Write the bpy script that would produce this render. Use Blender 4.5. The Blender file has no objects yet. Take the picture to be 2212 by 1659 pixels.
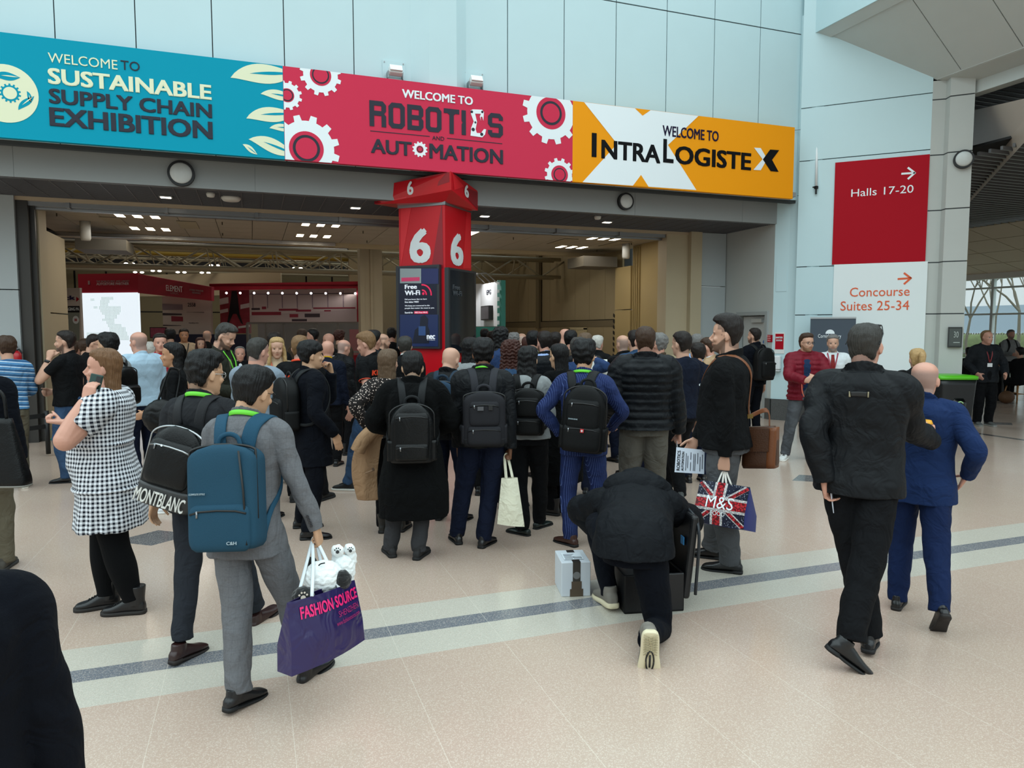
import bpy, bmesh, math, random
import numpy as np
from mathutils import Vector, Matrix
from mathutils.bvhtree import BVHTree

# ---------------------------------------------------------------- camera, sky, lights, exposure
# Axes: X runs along the hall front to the right, Y into the hall, Z up.  The phone is held at (0,0,1.72).
SC = bpy.context.scene
COL = SC.collection
FPX, CAM_H = 1540.0, 1.72
PITCH, YAW = math.atan((829.5 - 712.0) / FPX), math.radians(20)
cd = bpy.data.cameras.new('camera')
cd.sensor_width = 36.0
cd.lens = FPX / 2212 * 36.0
cd.clip_end = 300
cam = bpy.data.objects.new('camera', cd)
COL.objects.link(cam)
cam.location = (0, 0, CAM_H)
cam.rotation_euler = (math.pi / 2 - PITCH, 0, -YAW)
SC.camera = cam

world = bpy.data.worlds.new('overcast_sky')
SC.world = world
world.use_nodes = True
wn = world.node_tree
wn.nodes.clear()
w_out = wn.nodes.new('ShaderNodeOutputWorld')
w_bg = wn.nodes.new('ShaderNodeBackground')
w_tc = wn.nodes.new('ShaderNodeTexCoord')
w_sep = wn.nodes.new('ShaderNodeSeparateXYZ')
w_rmp = wn.nodes.new('ShaderNodeValToRGB')
w_rmp.color_ramp.elements[0].position = 0.0
w_rmp.color_ramp.elements[0].color = (0.145, 0.155, 0.16, 1)
w_rmp.color_ramp.elements[1].position = 0.50
w_rmp.color_ramp.elements[1].color = (0.84, 1.0, 1.03, 1)
wn.links.new(w_tc.outputs['Generated'], w_sep.inputs[0])
wn.links.new(w_sep.outputs[2], w_rmp.inputs[0])
w_mr = wn.nodes.new('ShaderNodeMapRange')            # brighter cloud low in the east, beyond the windows
w_mr.inputs['From Min'].default_value = .60
w_mr.inputs['From Max'].default_value = .80
wn.links.new(w_sep.outputs[0], w_mr.inputs['Value'])
w_mx = wn.nodes.new('ShaderNodeMix')
w_mx.data_type = 'RGBA'
w_mx.blend_type = 'LIGHTEN'
w_mx.inputs[7].default_value = (.34, .40, .41, 1)
wn.links.new(w_mr.outputs[0], w_mx.inputs[0])
wn.links.new(w_rmp.outputs[0], w_mx.inputs[6])
wn.links.new(w_mx.outputs[2], w_bg.inputs[0])
w_bg.inputs[1].default_value = 2.3
wn.links.new(w_bg.outputs[0], w_out.inputs[0])

SC.view_settings.view_transform = 'Standard'
SC.view_settings.look = 'None'
SC.view_settings.exposure = 0.0
SC.view_settings.gamma = 1.0
SC.view_settings.use_curve_mapping = False
SC.cycles.max_bounces = 6
SC.cycles.diffuse_bounces = 3
SC.cycles.glossy_bounces = 3
SC.cycles.transmission_bounces = 4
SC.cycles.transparent_max_bounces = 8
SC.cycles.caustics_reflective = False
SC.cycles.caustics_refractive = False
SC.cycles.sample_clamp_indirect = 4.0
SC.cycles.use_denoising = True

def area_light(name, loc, size, energy, color=(1, .93, .82), rot=(0, 0, 0)):
    l = bpy.data.lights.new(name, 'AREA')
    l.shape = 'RECTANGLE'
    l.size, l.size_y = size
    l.energy = energy
    l.color = color
    o = bpy.data.objects.new(name, l)
    COL.objects.link(o)
    o.location = loc
    o.rotation_euler = rot
    return o

# ---------------------------------------------------------------- small helpers
PI = math.pi
rng = np.random.default_rng(7)
R_ = math.radians
_c, _s = math.cos, math.sin
CAM = np.array([0, 0, CAM_H])
V_F = np.array([_s(YAW) * _c(PITCH), _c(YAW) * _c(PITCH), -_s(PITCH)])
V_R = np.array([_c(YAW), -_s(YAW), 0.0])
V_U = np.cross(V_R, V_F)

def sight(x, y):
    return V_F + V_R * (x - 1106) / FPX + V_U * (829.5 - y) / FPX
def on_floor(x, y, z=0.0):
    r = sight(x, y)
    return CAM + r * ((z - CAM_H) / r[2])
def at_dist(x, y, d):            # d metres straight ahead
    return CAM + sight(x, y) * d
def at_Y(x, y, c):
    r = sight(x, y)
    return CAM + r * (c / r[1])
def at_X(x, y, c):
    r = sight(x, y)
    return CAM + r * (c / r[0])

def lin(h):
    h = h.lstrip('#')
    o = []
    for i in (0, 2, 4):
        c = int(h[i:i + 2], 16) / 255
        o.append(c / 12.92 if c <= .04045 else ((c + .055) / 1.055) ** 2.4)
    return tuple(o) + (1.0,)

MATS = {}
def mat(name, col='#808080', rough=.6, metal=0.0, bump=0.0, bscale=40.0, emit=0.0, spec=.5, vary=0.0, vscale=4.0, stretch=None, alpha=None, sheen=0.0, coat=0.0, bump2=0.0, b2scale=7.0, trans=0.0):
    if name in MATS:
        return MATS[name]
    m = bpy.data.materials.new(name)
    m.use_nodes = True
    nt = m.node_tree
    b = nt.nodes['Principled BSDF']
    c = lin(col) if isinstance(col, str) else tuple(col) + (1.0,) * (4 - len(col))
    b.inputs['Base Color'].default_value = c
    b.inputs['Roughness'].default_value = rough
    b.inputs['Metallic'].default_value = metal
    b.inputs['Specular IOR Level'].default_value = spec
    if sheen:
        b.inputs['Sheen Weight'].default_value = sheen
    if coat:
        b.inputs['Coat Weight'].default_value = coat
        b.inputs['Coat Roughness'].default_value = .1
    if trans:
        b.inputs['Transmission Weight'].default_value = trans
    if emit:
        b.inputs['Emission Color'].default_value = c
        b.inputs['Emission Strength'].default_value = emit
    tc = None
    def coords():
        nonlocal tc
        if tc is None:
            tc = nt.nodes.new('ShaderNodeTexCoord')
            if stretch:
                mp = nt.nodes.new('ShaderNodeMapping')
                mp.inputs['Scale'].default_value = stretch
                nt.links.new(tc.outputs['Object'], mp.inputs[0])
                tc = mp
        return tc.outputs[0] if stretch else tc.outputs['Object']
    if vary:
        n = nt.nodes.new('ShaderNodeTexNoise')
        n.inputs['Scale'].default_value = vscale
        n.inputs['Detail'].default_value = 4
        nt.links.new(coords(), n.inputs['Vector'])
        mx = nt.nodes.new('ShaderNodeMix')
        mx.data_type = 'RGBA'
        mx.inputs[6].default_value = tuple(x * (1 - vary) for x in c[:3]) + (1,)
        mx.inputs[7].default_value = tuple(min(1, x * (1 + vary)) for x in c[:3]) + (1,)
        nt.links.new(n.outputs[0], mx.inputs[0])
        nt.links.new(mx.outputs[2], b.inputs['Base Color'])
    last = None
    for amt, sc_, det in ((bump2, b2scale, 2), (bump, bscale, 3)):
        if amt:
            n = nt.nodes.new('ShaderNodeTexNoise')
            n.inputs['Scale'].default_value = sc_
            n.inputs['Detail'].default_value = det
            n.inputs['Distortion'].default_value = 1.6 if amt == bump2 else 0
            nt.links.new(coords(), n.inputs['Vector'])
            bp = nt.nodes.new('ShaderNodeBump')
            bp.inputs['Strength'].default_value = amt
            bp.inputs['Distance'].default_value = .035 if amt == bump2 else .004
            nt.links.new(n.outputs[0], bp.inputs['Height'])
            if last:
                nt.links.new(last.outputs[0], bp.inputs['Normal'])
            last = bp
    if last:
        nt.links.new(last.outputs[0], b.inputs['Normal'])
    if alpha is not None:
        b.inputs['Alpha'].default_value = alpha
    MATS[name] = m
    return m

def link(name, me, m=None, parent=None, smooth=False):
    o = bpy.data.objects.new(name, me)
    COL.objects.link(o)
    if m is not None:
        for x in (m if isinstance(m, (list, tuple)) else [m]):
            me.materials.append(x)
    if parent is not None:
        o.parent = parent
    me.polygons.foreach_set('use_smooth', [bool(smooth)] * len(me.polygons))
    return o

def tag(o, label=None, cat=None, group=None, kind=None):
    if label: o['label'] = label
    if cat: o['category'] = cat
    if group: o['group'] = group
    if kind: o['kind'] = kind
    return o

def root(name, loc=(0, 0, 0), rz=0.0, label=None, cat=None, group=None):
    o = bpy.data.objects.new(name, None)
    COL.objects.link(o)
    o.empty_display_size = .1
    o.location = loc
    o.rotation_euler = (0, 0, rz)
    return tag(o, label, cat, group)

class MB:
    """collects vertices and faces of ONE mesh"""
    def __init__(s):
        s.v, s.f, s.mi, s.n = [], [], [], 0
    def add(s, v, f, mi=0):
        v = np.asarray(v, float).reshape(-1, 3)
        s.v.append(v)
        n = s.n
        for q in f:
            s.f.append([n + i for i in q])
        s.mi += [mi] * len(f)
        s.n += len(v)
        return s
    def box(s, c, d, rz=0.0, mi=0, R=None):
        c, d = np.asarray(c, float), np.asarray(d, float) / 2
        p = np.array([[x, y, z] for z in (-1, 1) for y in (-1, 1) for x in (-1, 1)]) * d
        if R is not None:
            p = p @ np.asarray(R, float).T
        elif rz:
            a, b = math.cos(rz), math.sin(rz)
            p = p @ np.array([[a, b, 0], [-b, a, 0], [0, 0, 1]])
        return s.add(p + c, [(0, 2, 3, 1), (4, 5, 7, 6), (0, 1, 5, 4), (2, 6, 7, 3), (0, 4, 6, 2), (1, 3, 7, 5)], mi)
    def bx(s, x0, x1, y0, y1, z0, z1, mi=0):
        return s.box(((x0 + x1) / 2, (y0 + y1) / 2, (z0 + z1) / 2), (x1 - x0, y1 - y0, z1 - z0), mi=mi)
    def prism(s, pts, off, mi=0):      # planar polygon pushed along off, closed
        p = np.asarray(pts, float)
        k = len(p)
        o = np.asarray(off, float)
        fs = [tuple(range(k))[::-1], tuple(range(k, 2 * k))] + [(i, (i + 1) % k, k + (i + 1) % k, k + i) for i in range(k)]
        return s.add(np.vstack([p, p + o]), fs, mi)
    def loft(s, P, X, Y, rx, rf, rb=None, n=20, e=2.0, mod=None, cap=True, mi=0):
        P = np.asarray(P, float); k = len(P)
        X = np.broadcast_to(np.asarray(X, float), (k, 3)); Y = np.broadcast_to(np.asarray(Y, float), (k, 3))
        rx = np.broadcast_to(np.asarray(rx, float), (k,)); rf = np.broadcast_to(np.asarray(rf, float), (k,))
        rb = rf if rb is None else np.broadcast_to(np.asarray(rb, float), (k,))
        th = np.linspace(0, 2 * PI, n, endpoint=False)
        ct, st = np.cos(th), np.sin(th)
        e = np.broadcast_to(np.asarray(e, float), (k,))
        ax = np.sign(ct) * np.abs(ct)[None] ** (2 / e[:, None])
        ay = np.sign(st) * np.abs(st)[None] ** (2 / e[:, None])
        xs = ax * rx[:, None]
        ys = ay * np.where(st > 0, rf[:, None], rb[:, None])
        if mod is not None:
            xs = xs * mod; ys = ys * mod
        v = P[:, None, :] + xs[..., None] * X[:, None, :] + ys[..., None] * Y[:, None, :]
        f = []
        for i in range(k - 1):
            for j in range(n):
                j2 = (j + 1) % n
                f.append((i * n + j, i * n + j2, (i + 1) * n + j2, (i + 1) * n + j))
        v = v.reshape(-1, 3)
        if cap:
            v = np.vstack([v, P[:1], P[-1:]])
            a = k * n
            for j in range(n):
                j2 = (j + 1) % n
                f.append((a, j2, j))
                f.append((a + 1, (k - 1) * n + j, (k - 1) * n + j2))
        return s.add(v, f, mi)
    def tube(s, pts, r, n=8, flat=None, up=(0, 0, 1), mi=0, e=2.0, cap=True):
        """round or flat (flat = thickness factor) tube along a polyline"""
        P = np.asarray(pts, float)
        T, X, Y = frames(P, up)
        r = np.broadcast_to(np.asarray(r, float), (len(P),))
        return s.loft(P, X, Y, r, r * (flat or 1.0), n=n, e=e, mi=mi, cap=cap)
    def ball(s, c, r, n=12, m=8, R=None, mi=0):
        r = np.broadcast_to(np.asarray(r, float), (3,))
        a = np.linspace(-PI / 2, PI / 2, m + 1)
        X, Y, Z = (np.eye(3) if R is None else np.asarray(R, float).T)
        P = np.asarray(c, float) + np.outer(np.sin(a) * r[2], Z)
        q = np.maximum(np.cos(a), 1e-3)
        return s.loft(P, X, Y, q * r[0], q * r[1], n=n, mi=mi)
    def disc(s, c, nrm, r, h, n=32, up=(0, 0, 1), mi=0):
        nrm = np.asarray(nrm, float); nrm = nrm / np.linalg.norm(nrm)
        c = np.asarray(c, float)
        X = np.cross(up, nrm); X = X / np.linalg.norm(X)
        Y = np.cross(nrm, X)
        return s.loft([c, c + nrm * h], X, Y, [r, r], [r, r], n=n, mi=mi)
    def mesh(s, name='m'):
        me = bpy.data.meshes.new(name)
        v = np.vstack(s.v)
        tot = np.fromiter((len(q) for q in s.f), np.int32, len(s.f))
        idx = np.fromiter((i for q in s.f for i in q), np.int32, int(tot.sum()))
        me.vertices.add(len(v)); me.vertices.foreach_set('co', v.ravel())
        me.loops.add(len(idx)); me.loops.foreach_set('vertex_index', idx)
        me.polygons.add(len(tot))
        st = np.zeros(len(tot), np.int32); st[1:] = np.cumsum(tot)[:-1]
        me.polygons.foreach_set('loop_start', st)
        me.polygons.foreach_set('material_index', np.array(s.mi, np.int32))
        me.update(calc_edges=True)
        me.validate()
        return me
    def build(s, name, m, parent=None, smooth=False):
        return link(name, s.mesh(name), m, parent, smooth)

def unit(v):
    v = np.asarray(v, float)
    return v / max(np.linalg.norm(v), 1e-9)

def sstep(t):
    t = np.clip(t, 0, 1)
    return t * t * (3 - 2 * t)

def rot(ax, a):
    c, s = math.cos(a), math.sin(a)
    return np.array({'x': [[1, 0, 0], [0, c, -s], [0, s, c]], 'y': [[c, 0, s], [0, 1, 0], [-s, 0, c]], 'z': [[c, -s, 0], [s, c, 0], [0, 0, 1]]}[ax], float)

def frames(P, up):
    P = np.asarray(P, float)
    T = np.gradient(P, axis=0)
    T /= np.maximum(np.linalg.norm(T, axis=1), 1e-9)[:, None]
    u = np.asarray(up, float)
    X = np.zeros_like(P); Y = np.zeros_like(P)
    y = u - T[0] * (u @ T[0])
    if np.linalg.norm(y) < 1e-3:
        y = np.array([0, 1, 0.]) - T[0] * T[0][1]
        if np.linalg.norm(y) < 1e-3: y = np.array([1., 0, 0])
    for i in range(len(P)):
        y = unit(y - T[i] * (y @ T[i]))
        Y[i] = y
        X[i] = np.cross(y, T[i])
    return T, X, Y

def smooth_path(pts, n):
    """Catmull-Rom through rows of any width"""
    p = np.asarray(pts, float)
    p = np.vstack([2 * p[0] - p[1], p, 2 * p[-1] - p[-2]])
    k = len(p) - 3
    t = np.linspace(0, k, n)
    i = np.minimum(t.astype(int), k - 1)
    u = (t - i)[:, None]
    a, b, c, d = p[i], p[i + 1], p[i + 2], p[i + 3]
    return .5 * (2 * b + (c - a) * u + (2 * a - 5 * b + 4 * c - d) * u ** 2 + (3 * b - a - 3 * c + d) * u ** 3)

def bevel(o, w, seg=2):
    md = o.modifiers.new('bevel', 'BEVEL'); md.width = w; md.segments = seg; md.limit_method = 'ANGLE'
    return o

def text_mesh(s, size, ext=.004, bold=0.0, sx=1.0, align='LEFT', spacing=1.0, shear=0.0):
    c = bpy.data.curves.new('t', 'FONT')
    c.body = s
    c.size = size
    c.extrude = ext
    c.align_x = align
    c.space_character = spacing
    c.shear = shear
    c.resolution_u = 3
    o = bpy.data.objects.new('t', c)
    COL.objects.link(o)
    dg = bpy.context.evaluated_depsgraph_get()
    me = bpy.data.meshes.new_from_object(o.evaluated_get(dg))
    bpy.data.objects.remove(o)
    bpy.data.curves.remove(c)
    if bold:                     # heavier strokes: the outline laid down again a hair to each side
        n = len(me.vertices); co = np.empty(n * 3); me.vertices.foreach_get('co', co); co = co.reshape(-1, 3)
        mb = MB()
        fs = [tuple(p.vertices) for p in me.polygons]
        for i, (dx, dy) in enumerate(((-1, -.6), (1, -.6), (-1, .6), (1, .6), (0, 0))):
            mb.add(co + [dx * bold, dy * bold, i * max(ext, .002) * .25], fs)
        bpy.data.meshes.remove(me)
        me = mb.mesh('t')
    return me

def place_mesh(me, org, X, Y):
    """put a mesh drawn in its own xy-plane at org with axes X, Y"""
    X, Y = unit(X), unit(Y)
    Z = np.cross(X, Y)
    M = Matrix.Identity(4)
    for i in range(3):
        M[i][0], M[i][1], M[i][2], M[i][3] = X[i], Y[i], Z[i], org[i]
    me.transform(M)
    return me

def fit_text(s, org, X, Y, width, height, m, parent, name='lettering', ext=.003, bold=0.0, shear=0.0, spacing=1.0):
    """a line of writing whose ink fills width x height from org (its lower left)"""
    me = text_mesh(s, 1.0, ext / max(height, 1e-3) * .75, bold, spacing=spacing, shear=shear)
    co = np.empty(len(me.vertices) * 3)
    me.vertices.foreach_get('co', co)
    co = co.reshape(-1, 3)
    lo, hi = co.min(0), co.max(0)
    sx, sy = width / (hi[0] - lo[0]), height / (hi[1] - lo[1])
    co = (co - [lo[0], lo[1], 0]) * [sx, sy, sy]
    me.vertices.foreach_set('co', co.ravel())
    place_mesh(me, org, X, Y)
    return link(name, me, m, parent)
# ---------------------------------------------------------------- the hall front: floor, walls, beam, ceilings
S2 = 2 ** .5 / 2
def on_plane(x, y, P, d):
    n = np.array([-d[1], d[0], 0.0]); r = sight(x, y)
    return CAM + r * ((n @ (np.asarray(P, float) - CAM)) / (n @ r))
def at_z(x, y, z):
    return on_floor(x, y, z)
def struct(name, mb, m, smooth=False, parent=None, kind='structure'):
    o = mb.build(name, m, parent, smooth)
    if kind and parent is None: o['kind'] = kind
    return o

# terrazzo ------------------------------------------------------------
def terrazzo():
    m = bpy.data.materials.new('terrazzo'); m.use_nodes = True
    nt = m.node_tree; N, K = nt.nodes, nt.links
    b = N['Principled BSDF']; b.inputs['Roughness'].default_value = .17; b.inputs['Specular IOR Level'].default_value = .55
    tc = N.new('ShaderNodeTexCoord'); sp = N.new('ShaderNodeSeparateXYZ'); K.new(tc.outputs['Object'], sp.inputs[0])
    def math_(op, a, c=None, d=None):
        n = N.new('ShaderNodeMath'); n.operation = op
        for i, q in enumerate((a, c, d)):
            if q is None: continue
            if isinstance(q, (int, float)): n.inputs[i].default_value = q
            else: K.new(q, n.inputs[i])
        return n.outputs[0]
    def mix(f, a, c):
        n = N.new('ShaderNodeMix'); n.data_type = 'RGBA'
        if isinstance(f, (int, float)): n.inputs[0].default_value = f
        else: K.new(f, n.inputs[0])
        for i, q in ((6, a), (7, c)):
            if isinstance(q, tuple): n.inputs[i].default_value = q
            else: K.new(q, n.inputs[i])
        return n.outputs[2]
    def band(v, lo, hi):
        return math_('MULTIPLY', math_('GREATER_THAN', v, lo), math_('LESS_THAN', v, hi))
    X, Yc = sp.outputs[0], sp.outputs[1]
    pink, light, dark = lin('#c4a693'), lin('#b9b4a8'), lin('#6a6f77')
    n1 = N.new('ShaderNodeTexNoise'); n1.inputs['Scale'].default_value = .9; n1.inputs['Detail'].default_value = 3; K.new(tc.outputs['Object'], n1.inputs['Vector'])
    base = mix(n1.outputs[0], lin('#b0978a'), lin('#bba897'))
    # far floor is paler and greyer stone
    base = mix(math_('MULTIPLY', band(Yc, 3.61, 4.315), 1.0), base, light)
    base = mix(band(Yc, 3.89, 4.03), base, dark)
    side = math_('MULTIPLY', band(X, 11.22, 11.36), math_('LESS_THAN', Yc, 40))
    base = mix(side, base, lin('#3d3c3d'))
    # diamond insets on a 6.87 m grid along Y = 6.46
    for cx, cy in ((-.80, 6.46), (6.07, 6.46), (12.86, 9.15), (-.80, 13.3)):
        dd = math_('ADD', math_('MULTIPLY', math_('ABSOLUTE', math_('SUBTRACT', X, cx)), .75), math_('ABSOLUTE', math_('SUBTRACT', Yc, cy)))
        base = mix(math_('LESS_THAN', dd, .235), base, lin('#55565a'))
    # metal joints
    for v, per, off in ((X, .572, .79),):
        fr = math_('FRACT', math_('ADD', math_('DIVIDE', v, per), off))
        base = mix(math_('MULTIPLY', math_('LESS_THAN', fr, .0055), .40), base, lin('#ddd6c8'))
    # stone chips
    for sc, th, colr, amt in ((165, .46, lin('#e6dccf'), .26), (140, .34, lin('#8a7668'), .20), (230, .42, lin('#b59883'), .20)):
        vo = N.new('ShaderNodeTexVoronoi'); vo.inputs['Scale'].default_value = sc
        mp = N.new('ShaderNodeMapping'); mp.inputs['Location'].default_value = (sc, 3, 0); K.new(tc.outputs['Object'], mp.inputs[0]); K.new(mp.outputs[0], vo.inputs['Vector'])
        ns = N.new('ShaderNodeTexNoise'); ns.inputs['Scale'].default_value = sc * .5; K.new(mp.outputs[0], ns.inputs['Vector'])
        msk = math_('MULTIPLY', math_('LESS_THAN', vo.outputs['Distance'], th), math_('GREATER_THAN', ns.outputs[0], .47))
        base = mix(math_('MULTIPLY', msk, amt), base, colr)
    K.new(base, b.inputs['Base Color'])
    n2 = N.new('ShaderNodeTexNoise'); n2.inputs['Scale'].default_value = 1.6; n2.inputs['Detail'].default_value = 5; K.new(tc.outputs['Object'], n2.inputs['Vector'])
    K.new(math_('MULTIPLY_ADD', n2.outputs[0], .16, .10), b.inputs['Roughness'])
    return m
struct('floor', MB().bx(-30, 45, -25, 45, -.2, 0), terrazzo())

M_white = mat('wall_white', '#bdd6db', .55, vary=.03, vscale=2)
M_cream = mat('wall_cream', '#b4a78b', .6, vary=.08, vscale=1.5)
M_grey = mat('panel_grey', '#a4acae', .5, vary=.03, vscale=2)
M_fascia = mat('fascia_grey', '#8d9292', .5)
M_seam = mat('seam_dark', '#3b4042', .8)
M_dark = mat('dark_grey', '#1c1d1f', .6)
M_black = mat('black', '#0b0b0c', .5)
M_steel = mat('steel', '#8f9192', .35, .8)
M_frame = mat('frame_grey', '#9aa0a0', .5)

# upper wall of tall panels with dark joints
b = MB(); g_ = MB()
seams = [-7.0, -6.05, -5.1, -4.15, -3.2, -2.25, -1.33, -.40, .53, 1.49, 2.42, 3.85, 4.81, 5.74, 6.70, 7.65, 8.61, 9.62]
for x0, x1 in zip(seams[:-1], seams[1:]):
    b.bx(x0 + .007, x1 - .007, 10.78, 10.90, 4.1, 7.05)
    b.bx(x0 + .007, x1 - .007, 10.78, 10.90, 7.07, 9.5)
g_.bx(-7, 9.62, 10.80, 10.9, 4.05, 9.5)
wf = struct('wall_front', b, M_white); struct('trim_1', g_, M_seam)
b = MB()
b.prism([(2.30, 10.80, 4.1), (2.56, 10.60, 4.1), (2.98, 10.60, 4.1), (3.20, 10.80, 4.1)], (0, 0, 5.4))
struct('wall_pier', b, M_white)
# beam under the banners, soffit with open grille
b = MB()
for x0, x1 in ((-7, -2.85), (-2.85, .1), (.1, 3.05), (3.05, 6.30), (6.30, 8.55), (8.55, 9.34)):
    b.bx(x0 + .003, x1 - .003, 11.08, 11.2, 3.70, 4.12)
b.bx(-7, 9.34, 10.60, 11.2, 4.12, 4.20)
b.bx(-7, 9.34, 11.085, 11.2, 3.705, 4.13)
b.bx(-7, 9.4, 11.2, 12.7, 4.15, 4.3)
struct('wall_beam', b, M_fascia)
b = MB()
b.bx(-7, 9.4, 11.1, 11.16, 3.695, 3.74); b.bx(-7, 9.4, 12.55, 12.62, 3.695, 3.74)
for i, x in enumerate(np.arange(-7, 9.36, .30)):
    b.bx(x, x + .012, 11.12, 12.62, 3.700, 3.745)
for y in np.arange(11.2, 12.6, .052):
    b.bx(-7, 9.36, y, y + .010, 3.702, 3.735)
struct('ceiling_grille', b, mat('grille', '#55565a', .45))
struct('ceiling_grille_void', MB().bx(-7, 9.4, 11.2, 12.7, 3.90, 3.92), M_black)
# door head and track
b = MB()
b.bx(-7, 8.75, 12.60, 12.80, 3.64, 3.78); struct('trim_2', b, mat('door_head', '#b09f86', .5))
b = MB()
b.bx(-3.4, 8.2, 12.66, 12.76, 3.575, 3.64); b.bx(-3.4, 8.2, 12.80, 12.9, 3.54, 3.62)
for x in np.arange(-2.6, 8.2, 1.35): b.bx(x, x + .05, 12.62, 12.78, 3.56, 3.65)
struct('trim_3', b, M_steel)

# left jamb: folded grey leaf, track posts, cream wall
b = MB(); b.bx(-7, -3.25, 12.55, 12.75, 2.32, 3.70); b.bx(-7, -3.25, 12.55, 12.75, 0, 2.305)
struct('wall_leaf', b, M_grey)
b = MB(); b.bx(-3.27, -3.10, 12.62, 12.72, 0, 3.7); b.bx(-3.13, -3.04, 12.74, 12.84, 0, 3.7)
struct('trim_4', b, mat('door_post', '#3e3c39', .4, .5))
b = MB()
b.bx(-3.4, -3.02, 12.85, 13.3, 0, 3.7); b.bx(-3.6, -3.05, 13.3, 14.6, 0, 1.98); b.bx(-3.6, -3.05, 13.3, 14.6, 2.0, 3.3)
struct('wall_left', b, M_cream)
# right jamb: cream post, grey folded leaf, side wall with door
b = MB(); b.bx(7.92, 8.42, 12.62, 12.95, 0, 3.7); b.bx(8.42, 8.68, 12.50, 12.9, 0, 3.7)
struct('wall_post', b, M_cream)
b = MB(); b.bx(8.68, 9.30, 12.55, 12.72, 2.62, 3.7); b.bx(8.68, 9.30, 12.55, 12.72, 0, 2.605)
struct('wall_leaf_right', b, M_grey)
M_side = mat('wall_side', '#b7bcb9', .6, vary=.03)
b = MB(); b.bx(9.32, 9.5, 11.10, 11.27, 0, 3.72); b.bx(9.32, 9.5, 11.27, 12.10, 2.02, 3.72); b.bx(9.32, 9.5, 12.10, 12.75, 0, 3.72); b.bx(9.44, 9.5, 11.2, 12.2, 0, 2.1)
struct('wall_recess', b, M_side)
b = MB(); b.bx(9.40, 9.44, 11.31, 12.06, .01, 1.98)
d1 = struct('door_1', b, mat('door_paint', '#b3b6b4', .45))
b = MB(); b.bx(9.285, 9.40, 11.22, 11.29, 0, 2.07); b.bx(9.285, 9.40, 12.08, 12.15, 0, 2.07); b.bx(9.285, 9.40, 11.29, 12.08, 2.0, 2.07)
b.build('door_frame', M_frame, d1)
b = MB(); b.bx(9.34, 9.40, 11.45, 11.75, 1.86, 1.93); b.build('door_closer', mat('closer', '#c8caca', .3, .6), d1)
b = MB(); b.disc((9.40, 11.42, 1.48), (-1, 0, 0), .035, .006); b.build('door_sign', mat('sign_blue', '#2a5fa8', .5), d1)
# octagonal pier between the doors and the red sign
PA = np.array([9.42, 10.75, 0]); DS = np.array([S2, -S2, 0])
pier = [(9.32, 11.10), (9.47, 10.88), (9.66, 10.52), (9.9, 10.35), (10.2, 11.2)]
b = MB(); b.prism([(x, y, .40) for x, y in pier], (0, 0, 3.78)); b.prism([(x, y, 4.19) for x, y in pier], (0, 0, 3.2))
struct('wall_pier_right', b, M_white)
b = MB(); b.prism([(x + (9.7 - x) * -.04, y - .03, 0) for x, y in pier], (0, 0, .40))
granite = mat('granite', '#4c4d4d', .35, vary=.6, vscale=60)
struct('baseboard_pier', b, granite)
b = MB(); b.bx(9.28, 9.34, 12.12, 12.7, 0, .4); b.bx(9.28, 9.33, 11.10, 11.22, 0, .4); struct('baseboard_recess', b, granite)

# angled wall that carries the red and white signs
def sw(t, z, off=0.0):     # t metres along the angled wall from the pier
    return np.array([9.62 + S2 * t - S2 * off, 10.55 - S2 * t - S2 * off, z])
b = MB()
zb = [0, .92, 1.99, 2.87, 4.78, 5.72, 8.6]
for z0, z1 in zip(zb[:-1], zb[1:]):
    b.prism([sw(-.2, z0 + .008), sw(1.87, z0 + .008), sw(1.87, z0 + .008, -.25), sw(-.2, z0 + .008, -.25)], (0, 0, z1 - z0 - .016))
struct('wall_angled', b, M_white)
b = MB(); b.prism([sw(-.2, 0, -.03), sw(1.87, 0, -.03), sw(1.87, 0, -.25), sw(-.2, 0, -.25)], (0, 0, 8.6)); struct('trim_5', b, M_seam)
b = MB(); b.prism([sw(-.1, 0, .02), sw(1.87, 0, .02), sw(1.87, 0, -.2), sw(-.1, 0, -.2)], (0, 0, .40)); struct('baseboard_angled', b, granite)
# column at the mouth of the side concourse
c0 = sw(1.87, 0); c1 = sw(2.07, 0, -.03); c2 = sw(2.12, 0, .10); c3 = sw(2.47, 0, .10)
colp = [c0, c1, c2, c3, c3 + np.array([.35, .35, 0]), c0 + np.array([.5, .5, 0])]
b = MB(); gm = MB()
zc = [0, .93, 1.99, 2.87, 3.75, 4.68, 5.60]
for z0, z1 in zip(zc[:-1], zc[1:]):
    b.prism([p + [0, 0, z0 + .010] for p in colp], (0, 0, z1 - z0 - .020))
cc = sum(colp) / 6
gm.prism([cc + (p - cc) * .97 for p in colp], (0, 0, 5.9))
b.prism([p + [0, 0, 5.61] for p in colp], (0, 0, .30))
struct('wall_column', b, mat('column_paint', '#b5b8b4', .55, vary=.03)); struct('trim_6', gm, M_seam)
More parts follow.
